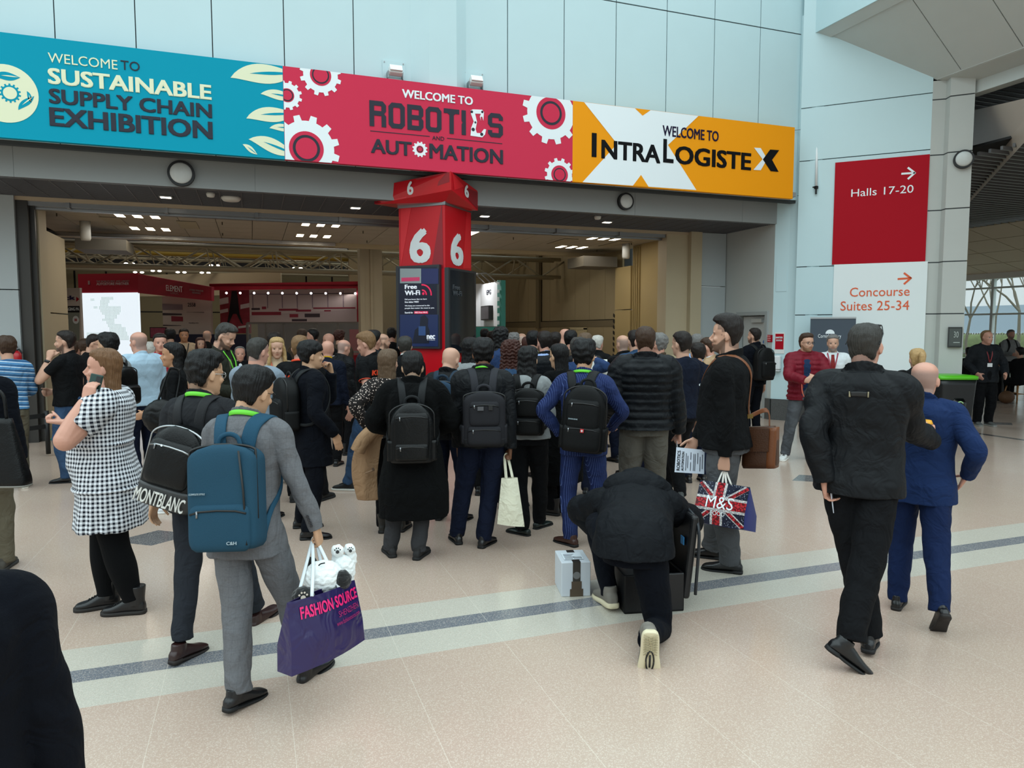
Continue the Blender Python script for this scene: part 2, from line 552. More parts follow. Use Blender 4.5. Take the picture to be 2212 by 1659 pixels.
# splayed soffit over the concourse mouth
M_arch = mat('arch_paint', '#b9bebb', .55, vary=.03)
b = MB(); gm = MB()
ys = [10.4, 8.75, 7.75, 6.75, 5.75, 4.75, 3.5]
for i, (a_, c_) in enumerate(zip(ys[:-1], ys[1:])):
    yi0 = 9.2 if i == 0 else a_
    b.prism([(9.80, a_ - .008 if i else a_, 6.93), (9.80, c_ + .008, 6.93), (11.0, c_ + .008, 5.92), (11.0, yi0 - .008, 5.92)], (.1, 0, .12))
b.prism([(9.64, 10.55, 7.02), (9.64, 3.5, 7.02), (9.80, 3.5, 6.90), (9.80, 10.4, 6.90)], (.05, 0, .08))
b.prism([(10.98, 9.2, 5.93), (10.98, 3.5, 5.93), (11.35, 3.5, 5.82), (11.35, 8.9, 5.82)], (0, 0, .1))
b.prism([(11.35, 8.9, 5.62), (11.35, 3.5, 5.62), (11.55, 3.5, 5.62), (11.55, 8.9, 5.62)], (0, 0, .5))
struct('ceiling_splay', b, M_arch)
gm.prism([(9.85, 10.3, 7.05), (9.85, 3.5, 7.05), (11.05, 3.5, 6.03), (11.05, 9.1, 6.03)], (.1, 0, .1)); struct('trim_7', gm, M_seam)
b = MB(); b.bx(9.62, 9.8, 3.5, 10.6, 7.02, 9.5); struct('wall_right_upper', b, M_white)
# side concourse: slatted ceiling, curved bulkhead, sloping cream panels, window wall
M_slat = mat('slat', '#6b6b6d', .4, .3)
b = MB(); v = MB()
for y in np.arange(-2, 13, .18): b.bx(11.5, 14.5, y, y + .03, 5.92, 5.97)
for y in np.arange(-4, 30, .20): b.bx(11.55, 19.6, y, y + .045, 4.64, 4.70)
struct('ceiling_slats', b, M_slat)
v.bx(11.4, 14.6, -2, 13, 6.2, 6.25); v.bx(11.6, 19.6, -4, 30, 4.80, 4.84)
struct('ceiling_slat_void', v, M_black)
# bulkhead between the two ceilings
ba, bb_, bc, bd = at_z(2080, 449, 4.64), at_z(2330, 170, 4.64), at_z(2330, 250, 5.93), at_z(2080, 234, 5.93)
b = MB(); b.prism([ba, bb_, bc, bd], (.25, .25, 0)); b.prism([ba + [0, 0, -.05], bb_ + [0, 0, -.05], bb_ + [-.35, -.2, .25], ba + [-.35, -.2, .25]], (.1, .1, .05))
struct('ceiling_bulkhead', b, mat('bulkhead', '#b3a89c', .55))
b = MB()
for i, y in enumerate(np.arange(-4, 30, 1.2)):
    for j in range(4):
        t0, t1 = j / 4, (j + 1) / 4
        P_ = lambda t, yy: (19.6 + 4.3 * t, yy, 4.64 - 1.02 * t)
        b.prism([P_(t0 + .004, y + .012), P_(t0 + .004, y + 1.188), P_(t1 - .004, y + 1.188), P_(t1 - .004, y + .012)], (0, 0, .05))
struct('ceiling_slope', b, mat('cream_panel', '#b5a891', .6))
struct('trim_8', MB().prism([(19.6, -4, 4.68), (19.6, 30, 4.68), (23.9, 30, 3.66), (23.9, -4, 3.66)], (0, 0, .05)), M_seam)
b = MB(); b.bx(23.8, 24.1, -4, 30, 3.45, 3.75); struct('trim_9', b, mat('white_trim', '#d9dcda', .4))
b = MB()
for y in np.arange(-3.0, 30, 1.28):
    b.bx(23.93, 24.07, y, y + .09, 0, 3.5)
for z in (.0, .85, 2.22, 3.12): b.bx(23.94, 24.06, -4, 30, z, z + .06)
w1 = struct('window_1', b, mat('window_frame', '#cfdada', .4))
b = MB(); b.bx(23.995, 24.005, -4, 30, 0, 3.5)
gl = b.build('window_glass', mat('glass', '#eaf6f6', .02, alpha=.12, spec=.5), w1)
b = MB()
for z in (.95, 1.55):
    for y in np.arange(5, 24, .09): b.bx(23.985, 23.99, y, y + .05, z, z + .05)
b.build('window_dots', mat('dots_white', '#e8eeee', .5), w1)

# lobby behind the doors: ceiling tiles, right wall, ceiling edge
M_lobc = mat('ceiling_tile', '#a9a292', .7, vary=.05, vscale=3)
b = MB()
for i, x in enumerate(np.arange(-3.6, 8.6, .61)):
    for j, y in enumerate(np.arange(12.9, 16.4, .61)):
        b.bx(x + .005, min(x + .605, 8.6), y + .005, y + .605, 3.65, 3.70)
struct('ceiling_lobby', b, M_lobc)
struct('ceiling_lobby_void', MB().bx(-3.6, 8.7, 12.8, 16.6, 3.72, 3.78), mat('joint_brown', '#4a4032', .8))
b = MB(); b.bx(-3.6, 8.7, 16.5, 16.75, 3.57, 3.72); struct('trim_10', b, mat('edge_cream', '#b8a988', .5))
b = MB(); b.bx(-3.6, 1.8, 16.44, 16.5, 3.575, 3.645); struct('trim_11', b, mat('edge_metal', '#c9c9c9', .25, .8))
b = MB()
b.bx(8.34, 8.6, 12.9, 14.35, 0, 3.65); b.bx(8.36, 8.6, 14.35, 14.75, 0, 3.65); b.bx(8.30, 8.6, 14.75, 15.5, 2.2, 3.2); b.bx(8.30, 8.6, 14.75, 15.5, 0, 2.18)
for y in (14.40, 14.50, 14.58, 14.66): b.bx(8.32, 8.36, y, y + .03, 1.7, 3.6)
struct('wall_lobby_right', b, mat('wall_yellow', '#a89363', .6, vary=.08, vscale=1.5))
b = MB(); b.bx(8.25, 8.34, 13.55, 14.45, 1.40, 1.63); b.bx(8.27, 8.31, 13.2, 13.9, 1.0, 1.55)
struct('trim_12', b, mat('cable_box', '#8d8266', .5))
b = MB()
for i, z in enumerate(np.arange(.05, 2.15, .14)):
    b.prism([(8.285, 15.50, z), (8.285, 15.56, z + .03), (8.285, 15.56, z + .10), (8.285, 15.50, z + .07)], (.02, 0, 0))
struct('trim_13', b, M_black)
# hall: side wall on the right, far wall, roof, cream column, left wall
M_hall = mat('hall_wall', '#9b8c6b', .32, vary=.12, vscale=1.2)
b = MB()
for i, y in enumerate(np.arange(15.5, 34, .9)):
    b.bx(8.5, 8.7, y + .006, y + .894, 1.98, 5.6)
    b.bx(8.46, 8.7, y + .006, y + .894, 0, 1.95)
struct('wall_hall_right', b, M_hall)
struct('trim_14', MB().bx(8.55, 8.75, 15.5, 34, 0, 5.7), M_seam)
struct('trim_15', MB().bx(8.44, 8.5, 15.5, 30, 1.80, 1.96).bx(8.38, 8.46, 20.6, 20.85, 1.75, 4.2), mat('hall_trim', '#6f6349', .5))
b = MB(); b.bx(8.40, 8.46, 17.4, 18.3, 0, 1.72); b.bx(8.38, 8.46, 17.35, 17.42, 0, 1.76); b.bx(8.38, 8.46, 18.28, 18.35, 0, 1.76); b.bx(8.38, 8.46, 17.35, 18.35, 1.72, 1.78); b.bx(8.37, 8.40, 17.82, 17.85, 0, 1.74)
struct('door_2', b, mat('hall_door', '#c9bb93', .5))
b = MB()
for x in np.arange(-16, 9, 1.15):
    b.bx(x + .03, x + 1.10, 34, 34.2, 2.5, 4.35); 
b.bx(-16, 9, 34.0, 34.2, 0, 2.45)
struct('wall_hall_back', b, mat('hall_back', '#7c7150', .6))
struct('wall_hall_back_void', MB().bx(-16, 9, 34.15, 34.3, 0, 8.2), M_black)
struct('ceiling_hall', MB().bx(-16, 9, 16.4, 34.4, 8.0, 8.1).bx(-16, 9, 16.6, 16.75, 3.68, 8.1).bx(-16, -3.5, 12.7, 16.6, 3.75, 3.85), mat('roof_dark', '#191713', .8))
struct('wall_hall_left', MB().bx(-16.1, -16, 12.8, 34, 0, 8.1).bx(-16, -3.4, 12.75, 12.85, 0, 4.3), mat('hall_left', '#3a3528', .8))
b = MB(); b.bx(2.62, 3.10, 18.0, 18.45, 0, 5.0); b.bx(2.80, 2.86, 17.96, 18.0, 0, 4.6); b.bx(2.55, 2.66, 17.98, 18.4, 0, 4.6)
struct('wall_hall_column', b, M_cream)
b = MB(); b.bx(3.05, 8.5, 24.0, 24.2, 0, 5.2); struct('wall_hall_side', b, M_hall)
# roof trusses
for i, (y, z) in enumerate(((19.0, 3.22), (22.0, 3.46), (25.5, 3.74), (29.0, 3.95), (32.6, 4.12))):
    b = MB()
    for zz in (z, z + .50):
        b.tube([(-14, y, zz), (8.4, y, zz)], .05, n=8)
        b.tube([(-14, y + .5, zz), (8.4, y + .5, zz)], .04, n=8)
    for x in np.arange(-13, 8, 1.6):
        b.tube([(x, y, z), (x + .8, y, z + .50)], .025, n=6); b.tube([(x + .8, y, z + .50), (x + 1.6, y, z)], .025, n=6)
        b.tube([(x + .8, y, z + .50), (x + .9, y + .5, z)], .018, n=6)
    t_ = b.build('roof_truss', mat('truss', '#a39a80', .5), None, True)
    tag(t_, ['steel lattice truss just behind the lobby ceiling edge', 'second lattice roof truss into the dark hall', 'middle lattice truss over the exhibition stands', 'lattice truss near the far wall panels', 'farthest lattice truss against the hall back wall'][i], 'roof truss', 'hall roof trusses')
b = MB(); b.tube([(-14, 24.0, 4.22), (3.0, 24.0, 4.22)], .13, n=12)
tag(b.build('duct', mat('duct', '#b9b4aa', .35, .5), None, True), 'long pale round duct hung between the roof trusses', 'duct')
b = MB(); b.tube([(-14, 24.7, 4.08), (8.3, 24.7, 4.08)], .08, n=10)
tag(b.build('duct', mat('pipe_yellow', '#a58a2c', .5), None, True), 'mustard yellow pipe hung below the pale duct', 'pipe')
# ---------------------------------------------------------------- banners and signs
AX, AZ, AYn = np.array([1., 0, 0]), np.array([0, 0, 1.]), np.array([0, -1., 0])
YB = 10.50
def bp(x, y): return at_Y(x, y, YB)
def flat(name, pts, org_n, m, parent, layer=1, t=.002):
    """flat shape (3-D points) standing layer*2 mm proud along org_n"""
    p = np.asarray(pts, float) + org_n * (layer * .002)
    mb = MB()
    # fan-safe: triangulate through bmesh
    bmx = bmesh.new()
    vs = [bmx.verts.new(q) for q in p]
    f = bmx.faces.new(vs)
    ext = bmesh.ops.extrude_face_region(bmx, geom=[f])
    for e in ext['geom']:
        if isinstance(e, bmesh.types.BMVert): e.co += Vector(org_n * t)
    bmesh.ops.triangulate(bmx, faces=bmx.faces[:])
    me = bpy.data.meshes.new(name); bmx.to_mesh(me); bmx.free()
    return link(name, me, m, parent)
def clip(pts, x0, x1, z0, z1):
    for ax, lim, s in ((0, x0, 1), (0, x1, -1), (2, z0, 1), (2, z1, -1)):
        out = []
        for i in range(len(pts)):
            a, b = pts[i - 1], pts[i]
            ia, ib = s * (a[ax] - lim) >= 0, s * (b[ax] - lim) >= 0
            if ia != ib:
                t = (lim - a[ax]) / (b[ax] - a[ax]); out.append(a + (b - a) * t)
            if ib: out.append(b)
        pts = out
        if not pts: return []
    return np.array(pts)
def circ(c, r, n=40, a0=0): return np.array([[c[0] + r * _c(a0 + 2 * PI * i / n), c[1], c[2] + r * _s(a0 + 2 * PI * i / n)] for i in range(n)])
def gear_pts(c, r, teeth=12, depth=.17):
    o = []
    for i in range(teeth):
        a = 2 * PI * i / teeth; w = 2 * PI / teeth
        for f, q in ((.0, 1 - depth), (.28, 1 - depth), (.36, 1), (.72, 1), (.80, 1 - depth)):
            o.append([c[0] + r * q * _c(a + f * w), c[1], c[2] + r * q * _s(a + f * w)])
    return np.array(o)
def bline(s, x0, yb, yt, x1, m, par, bold=0.0, **k):
    o = bp(x0, yb); tp = bp(x0, yt)[2]
    return fit_text(s, o + AYn * .004, AX, AZ, at_Y(x1, yb, YB)[0] - o[0], tp - o[2], m, par, bold=bold, **k)

Z0, Z1 = 4.06, 5.31
def banner(name, x0, x1, m, label):
    b = MB(); b.bx(x0, x1, YB, YB + .08, Z0, Z1)
    o = b.build(name, m)
    tag(o, label, 'banner'); return o
M_teal = mat('banner_teal', '#0093ae', .6, spec=.12); M_red = mat('banner_red', '#cb3350', .6, spec=.12); M_org = mat('banner_orange', '#f09a12', .6, spec=.12)
P_cream = mat('print_cream', '#dfe3c2', .5); P_char = mat('print_charcoal', '#363842', .6, spec=.1); P_white = mat('print_white', '#e6eef2', .5); P_black = mat('print_black', '#101114', .6, spec=.1)
P_plum = mat('print_plum', '#241c38', .6, spec=.1)
xa, xb, xc, xd = -4.1, bp(613, 240)[0], bp(1237, 300)[0], bp(1715, 340)[0]
bt = banner('welcome_banner', xa, xb, M_teal, 'teal banner with cream and charcoal lettering about a supply chain exhibition')
for s_, q, m_, bo in (('WELCOME', (104.3, 134.5, 113.5, 253.6), P_cream, 0), ('TO', (261.2, 150, 130, 302), P_char, 0), ('SUSTAINABLE', (104.3, 181, 146.3, 456.3), P_cream, .032),
                      ('SUPPLY CHAIN', (106.5, 223, 190.6, 457.4), P_char, .03), ('EXHIBITION', (107.9, 272, 231.2, 459), P_char, .034)):
    bline(s_, *q, m_, bt, bold=bo)
cz = bp(12, 202); rr = bp(12, 139)[2] - cz[2]
flat('emblem_disc', circ(cz, rr, 48), AYn, P_cream, bt, 1)
flat('emblem_gear', gear_pts(bp(22, 201.5), rr * .33, 14, .18), AYn, M_teal, bt, 2)
flat('emblem_hub', circ(bp(22, 201.5), rr * .21), AYn, P_cream, bt, 3)
def leaf(tipx, tipy, ex, ey, bow, m, par, lay=1, vein=M_teal, x1=None):
    a, b = bp(tipx, tipy), bp(ex, ey)
    d = b - a; n = np.array([-d[2], 0, d[0]])
    t = np.linspace(0, 1, 15)
    upc = [a + d * u + n * bow * .62 * (math.sin(PI * u ** .8)) for u in t]
    dn = [a + d * u - n * bow * .42 * (math.sin(PI * u ** 1.3)) for u in t[::-1][1:-1]]
    p = np.array(upc + dn)
    if x1 is not None: p = clip(p, -9, x1, Z0, Z1)
    if len(p) > 2: flat('leaf', p, AYn, m, par, lay)
    v = [a + d * u + n * (.20 * bow * math.sin(PI * u)) for u in np.linspace(.3, .95, 8)]
    v2 = [q - n * .05 * math.sin(PI * i / 7) for i, q in enumerate(v)]
    p = np.array(v + v2[::-1])
    if x1 is not None: p = clip(p, -9, x1, Z0, Z1)
    if len(p) > 2: flat('leaf_vein', p, AYn, vein, par, lay + 1)
for q in ((498, 168, 640, 160, .30), (563, 203, 640, 212, .28), (532, 256, 640, 246, .30), (582, 277, 640, 278, .28), (537, 301, 640, 335, .30), (524, 312, 556, 334, .32)):
    leaf(*q, P_cream, bt, 1, M_teal, xb - .005)
for q in ((-15, 165, 44, 168, .35), (40, 238, 74, 208, .30), (58, 197, 68, 222, .3)):
    leaf(*q, M_teal, bt, 2, P_cream)

br = banner('welcome_banner', xb, xc, M_red, 'red banner with white gears and robotics and automation lettering')
def gear(cx, cy, R, r1, r2, r3, par, x0, x1, teeth=12, disc=True):
    c = bp(cx, cy); k = (bp(cx, cy - 20)[2] - c[2]) / 20
    p = clip(gear_pts(c, R * k, teeth), x0, x1, Z0, Z1)
    g0 = flat('gear', p, AYn, P_white, par, 1)
    for r_, m_, l_ in ((r1, M_red, 2), (r2, P_char, 3), (r3, M_red, 4)):
        p = clip(circ(c, r_ * k), x0, x1, Z0, Z1)
        if len(p) > 2: flat('gear_ring', p, AYn, m_, par, l_)
for q in ((692.5, 162.6, 45, 23, 18.5, 15.5), (620.3, 206, 32, 15, 13, 10.5), (662, 320.8, 72, 37, 29, 23), (1190, 244.7, 68, 35, 26, 20.5), (1208.6, 377.4, 36, 20, 14.5, 12)):
    gear(*q, br, xb + .004, xc - .004)
bline('WELCOME TO', 868.5, 211, 192.5, 1021.2, P_white, br, bold=.028)
# octagonal display letters
def oct_letters(word, x0, yb, yt, x1, m, par):
    shapes = {'R': [[(0, 0), (0, 7), (4, 7), (5, 6), (5, 4.3), (4.4, 3.6), (5, 3), (5, 0), (3.6, 0), (3.6, 3), (1.4, 3), (1.4, 4.3), (3.6, 4.3), (3.6, 5.7), (1.4, 5.7), (1.4, 4.3), (1.4, 0)]],
              'O': [[(1, 0), (0, 1), (0, 6), (1, 7), (2.5, 7), (2.5, 5.7), (1.7, 5.7), (1.4, 5.4), (1.4, 1.6), (1.7, 1.3), (2.5, 1.3), (2.5, 0)], [(4, 0), (5, 1), (5, 6), (4, 7), (2.5, 7), (2.5, 5.7), (3.3, 5.7), (3.6, 5.4), (3.6, 1.6), (3.3, 1.3), (2.5, 1.3), (2.5, 0)]],
              'B': [[(0, 0), (0, 7), (2.5, 7), (2.5, 5.7), (1.4, 5.7), (1.4, 4.2), (2.5, 4.2), (2.5, 2.9), (1.4, 2.9), (1.4, 1.3), (2.5, 1.3), (2.5, 0)], [(4.2, 0), (5, 1), (5, 2.9), (4.4, 3.5), (5, 4.2), (5, 6), (4.2, 7), (2.5, 7), (2.5, 5.7), (3.6, 5.7), (3.6, 4.2), (2.5, 4.2), (2.5, 2.9), (3.6, 2.9), (3.6, 1.3), (2.5, 1.3), (2.5, 0)]],
              'T': [[(1.8, 0), (1.8, 5.3), (1.2, 5.7), (0, 5.7), (0, 7), (5, 7), (5, 5.7), (3.8, 5.7), (3.2, 5.3), (3.2, 0)]],
              'I': [[(0, 0), (0, 3), (.3, 3.5), (0, 4), (0, 7), (1.4, 7), (1.4, 0)]],
              'S': [[(0, 1), (1, 0), (4, 0), (5, 1), (5, 3.2), (4.2, 4.1), (1.4, 4.1), (1.4, 5.7), (3.6, 5.7), (3.6, 5), (5, 5), (5, 6), (4, 7), (1, 7), (0, 6), (0, 3.8), (.8, 2.9), (3.6, 2.9), (3.6, 1.3), (1.4, 1.3), (1.4, 2), (0, 2)]]}
    wd = sum((1.4 if ch == 'I' else 5) for ch in word) + .75 * (len(word) - 1)
    o = bp(x0, yb); Wd = at_Y(x1, yb, YB)[0] - o[0]; Hh = bp(x0, yt)[2] - o[2]
    x = 0
    for ch in word:
        for poly in shapes[ch]:
            flat('letter', [o + AX * (x + u) * Wd / wd + AZ * v * Hh / 7 for u, v in poly], AYn, m, par, 2)
        x += (1.4 if ch == 'I' else 5) + .75
oct_letters('ROBOTI', 798.4, 272.1, 216.3, 1006.3, P_char, br)
oct_letters('S', 1054, 295.4, 243.2, 1086.3, P_char, br)
zp = lambda x, y: bp(600 + x / 3.352, 100 + y / 3.352)
flat('robot_arm', [zp(*q) for q in ((1395, 648), (1400, 590), (1418, 545), (1398, 490), (1396, 465), (1412, 457), (1480, 460), (1492, 478), (1488, 540), (1480, 512), (1468, 512), (1470, 540), (1462, 510), (1470, 490), (1428, 488), (1442, 548), (1432, 600), (1440, 628), (1470, 630), (1492, 600), (1508, 602), (1500, 640), (1480, 660))], AYn, P_white, br, 2)
for x, y, r_ in ((1404, 475, 10), (1480, 476, 9), (1430, 552, 8), (1414, 603, 13), (1476, 638, 12)):
    flat('robot_joint', circ(zp(x, y), r_ / 3.352 * .0068, 16), AYn, P_char, br, 3)
bline('AND', 933.5, 301.7, 293.3, 959.5, P_char, br)
for q in ((670, 615, 1100, 655), (1225, 668, 1625, 708)):
    a, b_ = zp(*q[:2]), zp(*q[2:]); flat('rule_line', [a, b_, b_ + AZ * .010, a + AZ * .010], AYn, P_char, br, 1)
bline('AUT', 801.4, 330.3, 299.3, 889.4, P_char, br, bold=.028); bline('MATION', 927.6, 342.2, 309.7, 1086.3, P_char, br, bold=.028)
gear(907, 322.8, 17, 8, 6.5, 4.8, br, xb, xc)

bo_ = banner('welcome_banner', xc, xd, M_org, 'orange and white banner with black intralogistics lettering')
zp = lambda x, y: bp(1160 + x / 3.687, 180 + y / 3.687)
W4 = lambda pts: np.array([zp(*q) for q in pts])
top_z = lambda pts: [np.array([p[0], p[1], min(max(p[2], Z0 + .004), Z1 - .004)]) for p in pts]
flat('white_cross', top_z(W4([(375, 128), (1285, 225), (1042, 492), (1268, 850), (362, 790), (637, 483)])), AYn, P_white, bo_, 1)
flat('orange_triangle', top_z(W4([(780, 165), (903, 178), (840, 258)])), AYn, M_org, bo_, 2)
flat('orange_triangle', top_z(W4([(763, 815), (888, 825), (827, 730)])), AYn, M_org, bo_, 2)
bline('WELCOME TO', 1430.7, 293.4, 270.3, 1552, P_plum, bo_, bold=.018)
for s_, q in (('I', (1278, 338.7, 287, 1288)), ('NTRA', (1298.9, 341.9, 301.5, 1425.8)), ('L', (1432, 350.9, 300, 1454.3)), ('OGISTE', (1457.8, 353.6, 314.3, 1622))):
    bline(s_, *q, P_black, bo_, bold=.028)
flat('letter', W4([(1727, 513), (1780, 516), (1832, 603), (1780, 693), (1722, 690), (1795, 605)]), AYn, P_white, bo_, 2)
flat('letter', W4([(1855, 528), (1927, 533), (1870, 610), (1922, 705), (1860, 700), (1797, 607)]), AYn, P_black, bo_, 3)
# floodlights above the red banner
for x, lab in ((853, 'white floodlight on a square plate, left of the wall pier'), (1026, 'white floodlight on a square plate, right of the wall pier')):
    c = at_Y(x, 160 if x < 900 else 182, 10.70)
    r0 = root('floodlight', c, 0, lab, 'floodlight', None)
    b = MB(); b.box((0, .075, .06), (.34, .012, .30)); b.build('mounting_plate', M_white, r0)
    b = MB()
    for sx in (-.14, .14):
        for sz in (-.06, .18): b.disc((sx, .069, sz), (0, -1, 0), .010, .006, 10)
    b.build('bolt', M_steel, r0)
    Rr = rot('x', R_(-32))
    b = MB(); b.box((0, -.05, .02), (.20, .09, .12), R=Rr); o_ = b.build('lamp_housing', mat('lamp_white', '#cfd6d4', .4), r0); bevel(o_, .02, 3)
    b = MB(); b.box((0, -.10, .055), (.18, .02, .10), R=Rr); b.build('lamp_glass', mat('lamp_glass', '#dfe6e4', .15), r0)
    b = MB(); b.bx(-.115, -.105, -.06, .06, -.08, .02); b.bx(.105, .115, -.06, .06, -.08, .02); b.bx(-.115, .115, -.02, .06, -.09, -.075); b.build('bracket', M_steel, r0)
# round bulkhead lights
def bulkhead(c, n, lab, r=.20):
    r0 = root('bulkhead_light', c, 0, lab, 'wall light', None)
    n = unit(n)
    b = MB(); b.disc((0, 0, 0), n, r, .07, 40); o = b.build('lamp_ring', M_black, r0, True)
    o.modifiers.new('es', 'EDGE_SPLIT')
    b = MB(); b.ball(n * .066, (r * .82, r * .82, .04), 32, 12, R=np.column_stack([np.cross(n, [0, 0, 1]), [0, 0, 1], n])); b.build('diffuser', mat('lamp_opal', '#c3c7c5', .35, vary=.12, vscale=9), r0, True)
bulkhead(at_Y(392, 376, 11.08), (0, -1, 0), 'round black rimmed wall light on the grey beam under the teal banner', .175)
bulkhead(at_Y(1349, 436, 11.08), (0, -1, 0), 'round black rimmed wall light on the grey beam under the orange banner', .145)
cm = (c2 + c3) / 2
bulkhead(on_plane(2081, 345, c2, DS) * [1, 1, 1], (-S2, -S2, 0), 'round black rimmed wall light on the pale column beside the red sign', .15)
# things in the grille soffit
def downlight(c, lab, w=.14, l=.10, grp=None):
    r0 = root('downlight', c, 0, lab, 'downlight', grp)
    b = MB(); b.bx(-w / 2 - .02, w / 2 + .02, -l / 2 - .02, l / 2 + .02, -.004, .01); b.build('frame', M_fascia, r0)
    b = MB(); b.bx(-w / 2, w / 2, -l / 2, l / 2, -.010, -.003); b.build('lamp', mat('lamp_lit', '#fff3df', .5, emit=6), r0)
for px_, py_, lab in ((358, 426, 'small lit square downlight in the grille under the teal banner'), (768, 449, 'small lit square downlight in the grille left of the red totem'), (1047, 467, 'small lit square downlight in the grille right of the red totem'), (1311, 480, 'small square downlight in the grille under the orange banner')):
    downlight(at_z(px_, py_, 3.69), lab)
for px_, py_, r_, lab, nm, ct in ((499, 430, .14, 'large white round speaker disc under the grille soffit', 'ceiling_speaker', 'speaker'), (455, 421, .06, 'small white smoke detector in the grille by the round speaker', 'smoke_detector', 'smoke detector'), (1291, 470, .06, 'small white smoke detector in the grille under the orange banner', 'smoke_detector', 'smoke detector')):
    c = at_z(px_, py_, 3.68)
    r0 = root(nm, c, 0, lab, ct)
    b = MB(); b.loft([(0, 0, .03), (0, 0, 0), (0, 0, -.03), (0, 0, -.036)], (1, 0, 0), (0, 1, 0), [r_, r_, r_ * .8, r_ * .4], [r_, r_, r_ * .8, r_ * .4], n=28); b.build('housing', mat('plastic_white', '#cfcfc8', .45), r0, True)
    b = MB(); b.disc((0, 0, -.034), (0, 0, -1), r_ * .3, .006, 20); b.build('centre_cap', M_fascia, r0)
# lobby lights, vents, sprinklers
k_ = 0
for cx, labs in ((-1.78, 'left group'), (1.25, 'middle group'), (7.1, 'right group')):
    for cy, row in ((13.75, 'front'), (15.42, 'back')):
        for j, side_ in enumerate(('left', 'middle', 'right')):
            t_ = root('ceiling_light', (cx - .27 + .27 * j, cy, 3.648), 0, f'{side_} panel, {row} row, {labs} of lobby lights', 'ceiling light', 'lobby ceiling lights')
            b = MB(); b.bx(-.065, .065, -.20, .20, -.004, .004); b.build('lamp', mat('panel_lit', '#fff0d2', .5, emit=9), t_)
            b = MB(); b.bx(-.085, .085, -.28, .28, -.002, .01); b.build('frame', M_cream, t_)
t_ = root('ceiling_light', (4.2, 13.9, 3.648), 0, 'lone lit strip just right of the red totem', 'ceiling light', 'lobby ceiling lights')
b = MB(); b.bx(-.075, .075, -.26, .26, -.004, .004); b.build('lamp', mat('panel_lit'), t_)
for x, y, lab in ((-2.25, 14.55, 'dark slotted vent left of the left lobby lights'), (-1.05, 14.6, 'slotted vent right of the left lobby lights'), (6.45, 14.5, 'long dark slot vent left of the right lobby lights'), (7.75, 14.5, 'long dark slot vent right of the right lobby lights')):
    r0 = root('ceiling_vent', (x, y, 3.648), 0, lab, 'vent')
    b = MB(); b.bx(-.16, .16, -.5, .5, -.004, .004); b.build('vent_back', mat('vent_dark', '#26221c', .7), r0)
    b = MB()
    for i in range(14): b.bx(-.16, .16, -.48 + i * .07, -.455 + i * .07, -.010, -.003)
    b.build('slat', M_cream, r0)
for i, (x, y) in enumerate(((-3.0, 13.9), (-.45, 14.0), (-.5, 15.6), (2.1, 14.3), (2.4, 15.8), (5.2, 14.2), (4.2, 15.6), (7.9, 15.7), (8.0, 14.2))):
    r0 = root('sprinkler', (x, y, 3.648), 0, ['sprinkler at the far left of the lobby ceiling', 'sprinkler between the left and middle lights, front', 'sprinkler between the left and middle lights, back', 'sprinkler right of the middle lights, front', 'sprinkler right of the middle lights, back', 'sprinkler well right of the totem, front', 'sprinkler just right of the totem, back', 'sprinkler behind the right lights', 'sprinkler by the yellow wall'][i], 'sprinkler', 'lobby sprinklers')
    b = MB(); b.disc((0, 0, 0), (0, 0, -1), .035, .01, 14); b.tube([(0, 0, 0), (0, 0, -.05)], .010, 8); b.disc((0, 0, -.05), (0, 0, -1), .02, .004, 12); b.build('sprinkler_head', mat('brass_dark', '#4d463a', .4, .6), r0)
for x, y, lab in ((-2.75, 14.75, 'white cylinder lamp hanging at the left end of the lobby'), (7.95, 14.35, 'white cylinder lamp hanging by the yellow wall')):
    r0 = root('cylinder_lamp', (x, y, 3.65), 0, lab, 'lamp')
    b = MB(); b.loft([(0, 0, 0), (0, 0, -.30), (0, 0, -.34)], (1, 0, 0), (0, 1, 0), [.085, .085, .07], [.085, .085, .07], n=24); b.build('lamp_body', mat('plastic_white'), r0, True)
    b = MB(); b.disc((0, 0, -.335), (0, 0, -1), .05, .008, 20); b.build('lamp_lens', M_dark, r0)
b = MB(); b.bx(-3.05, -2.2, 15.4, 16.3, 3.22, 3.42); r_ = b.build('ceiling_box', mat('box_grey', '#6b665b', .6)); tag(r_, 'grey ceiling box hanging at the left end of the lobby', 'duct box')
b = MB(); b.bx(7.4, 8.3, 15.4, 16.3, 3.22, 3.46); r_ = b.build('ceiling_box', mat('box_grey')); tag(r_, 'grey ceiling box hanging by the striped wall corner', 'duct box')

# red totem ------------------------------------------------------------
TP = at_dist(961, 440, 10.88); TP[2] = 0
DA, DB = np.array([-S2, S2, 0]), np.array([S2, S2, 0])      # along the left and the right face
NA, NB = np.array([-S2, -S2, 0]), np.array([S2, -S2, 0])     # out of them
SIDE = .84
tot = root('totem', tuple(TP + (DA + DB) * SIDE / 2), 0, 'tall red totem column with white number 6 and two screens', 'totem')
toff = TP + (DA + DB) * SIDE / 2
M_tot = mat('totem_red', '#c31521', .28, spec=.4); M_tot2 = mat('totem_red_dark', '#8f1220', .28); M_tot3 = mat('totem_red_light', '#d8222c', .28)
def tput(nm, mb, m, smooth=False, par=None):
    mb.v = [v - toff for v in mb.v]; return mb.build(nm, m, par or tot, smooth)
quad = [TP, TP + DB * SIDE, TP + (DA + DB) * SIDE, TP + DA * SIDE]
b = MB(); b.prism(quad, (0, 0, 3.66)); tput('shaft', b, M_tot)
ctr = sum(quad) / 4
b = MB(); b.prism([ctr + (q - ctr) * 1.03 + [0, 0, 3.62] for q in quad], (0, 0, .07)); tput('steel_band', b, M_steel)
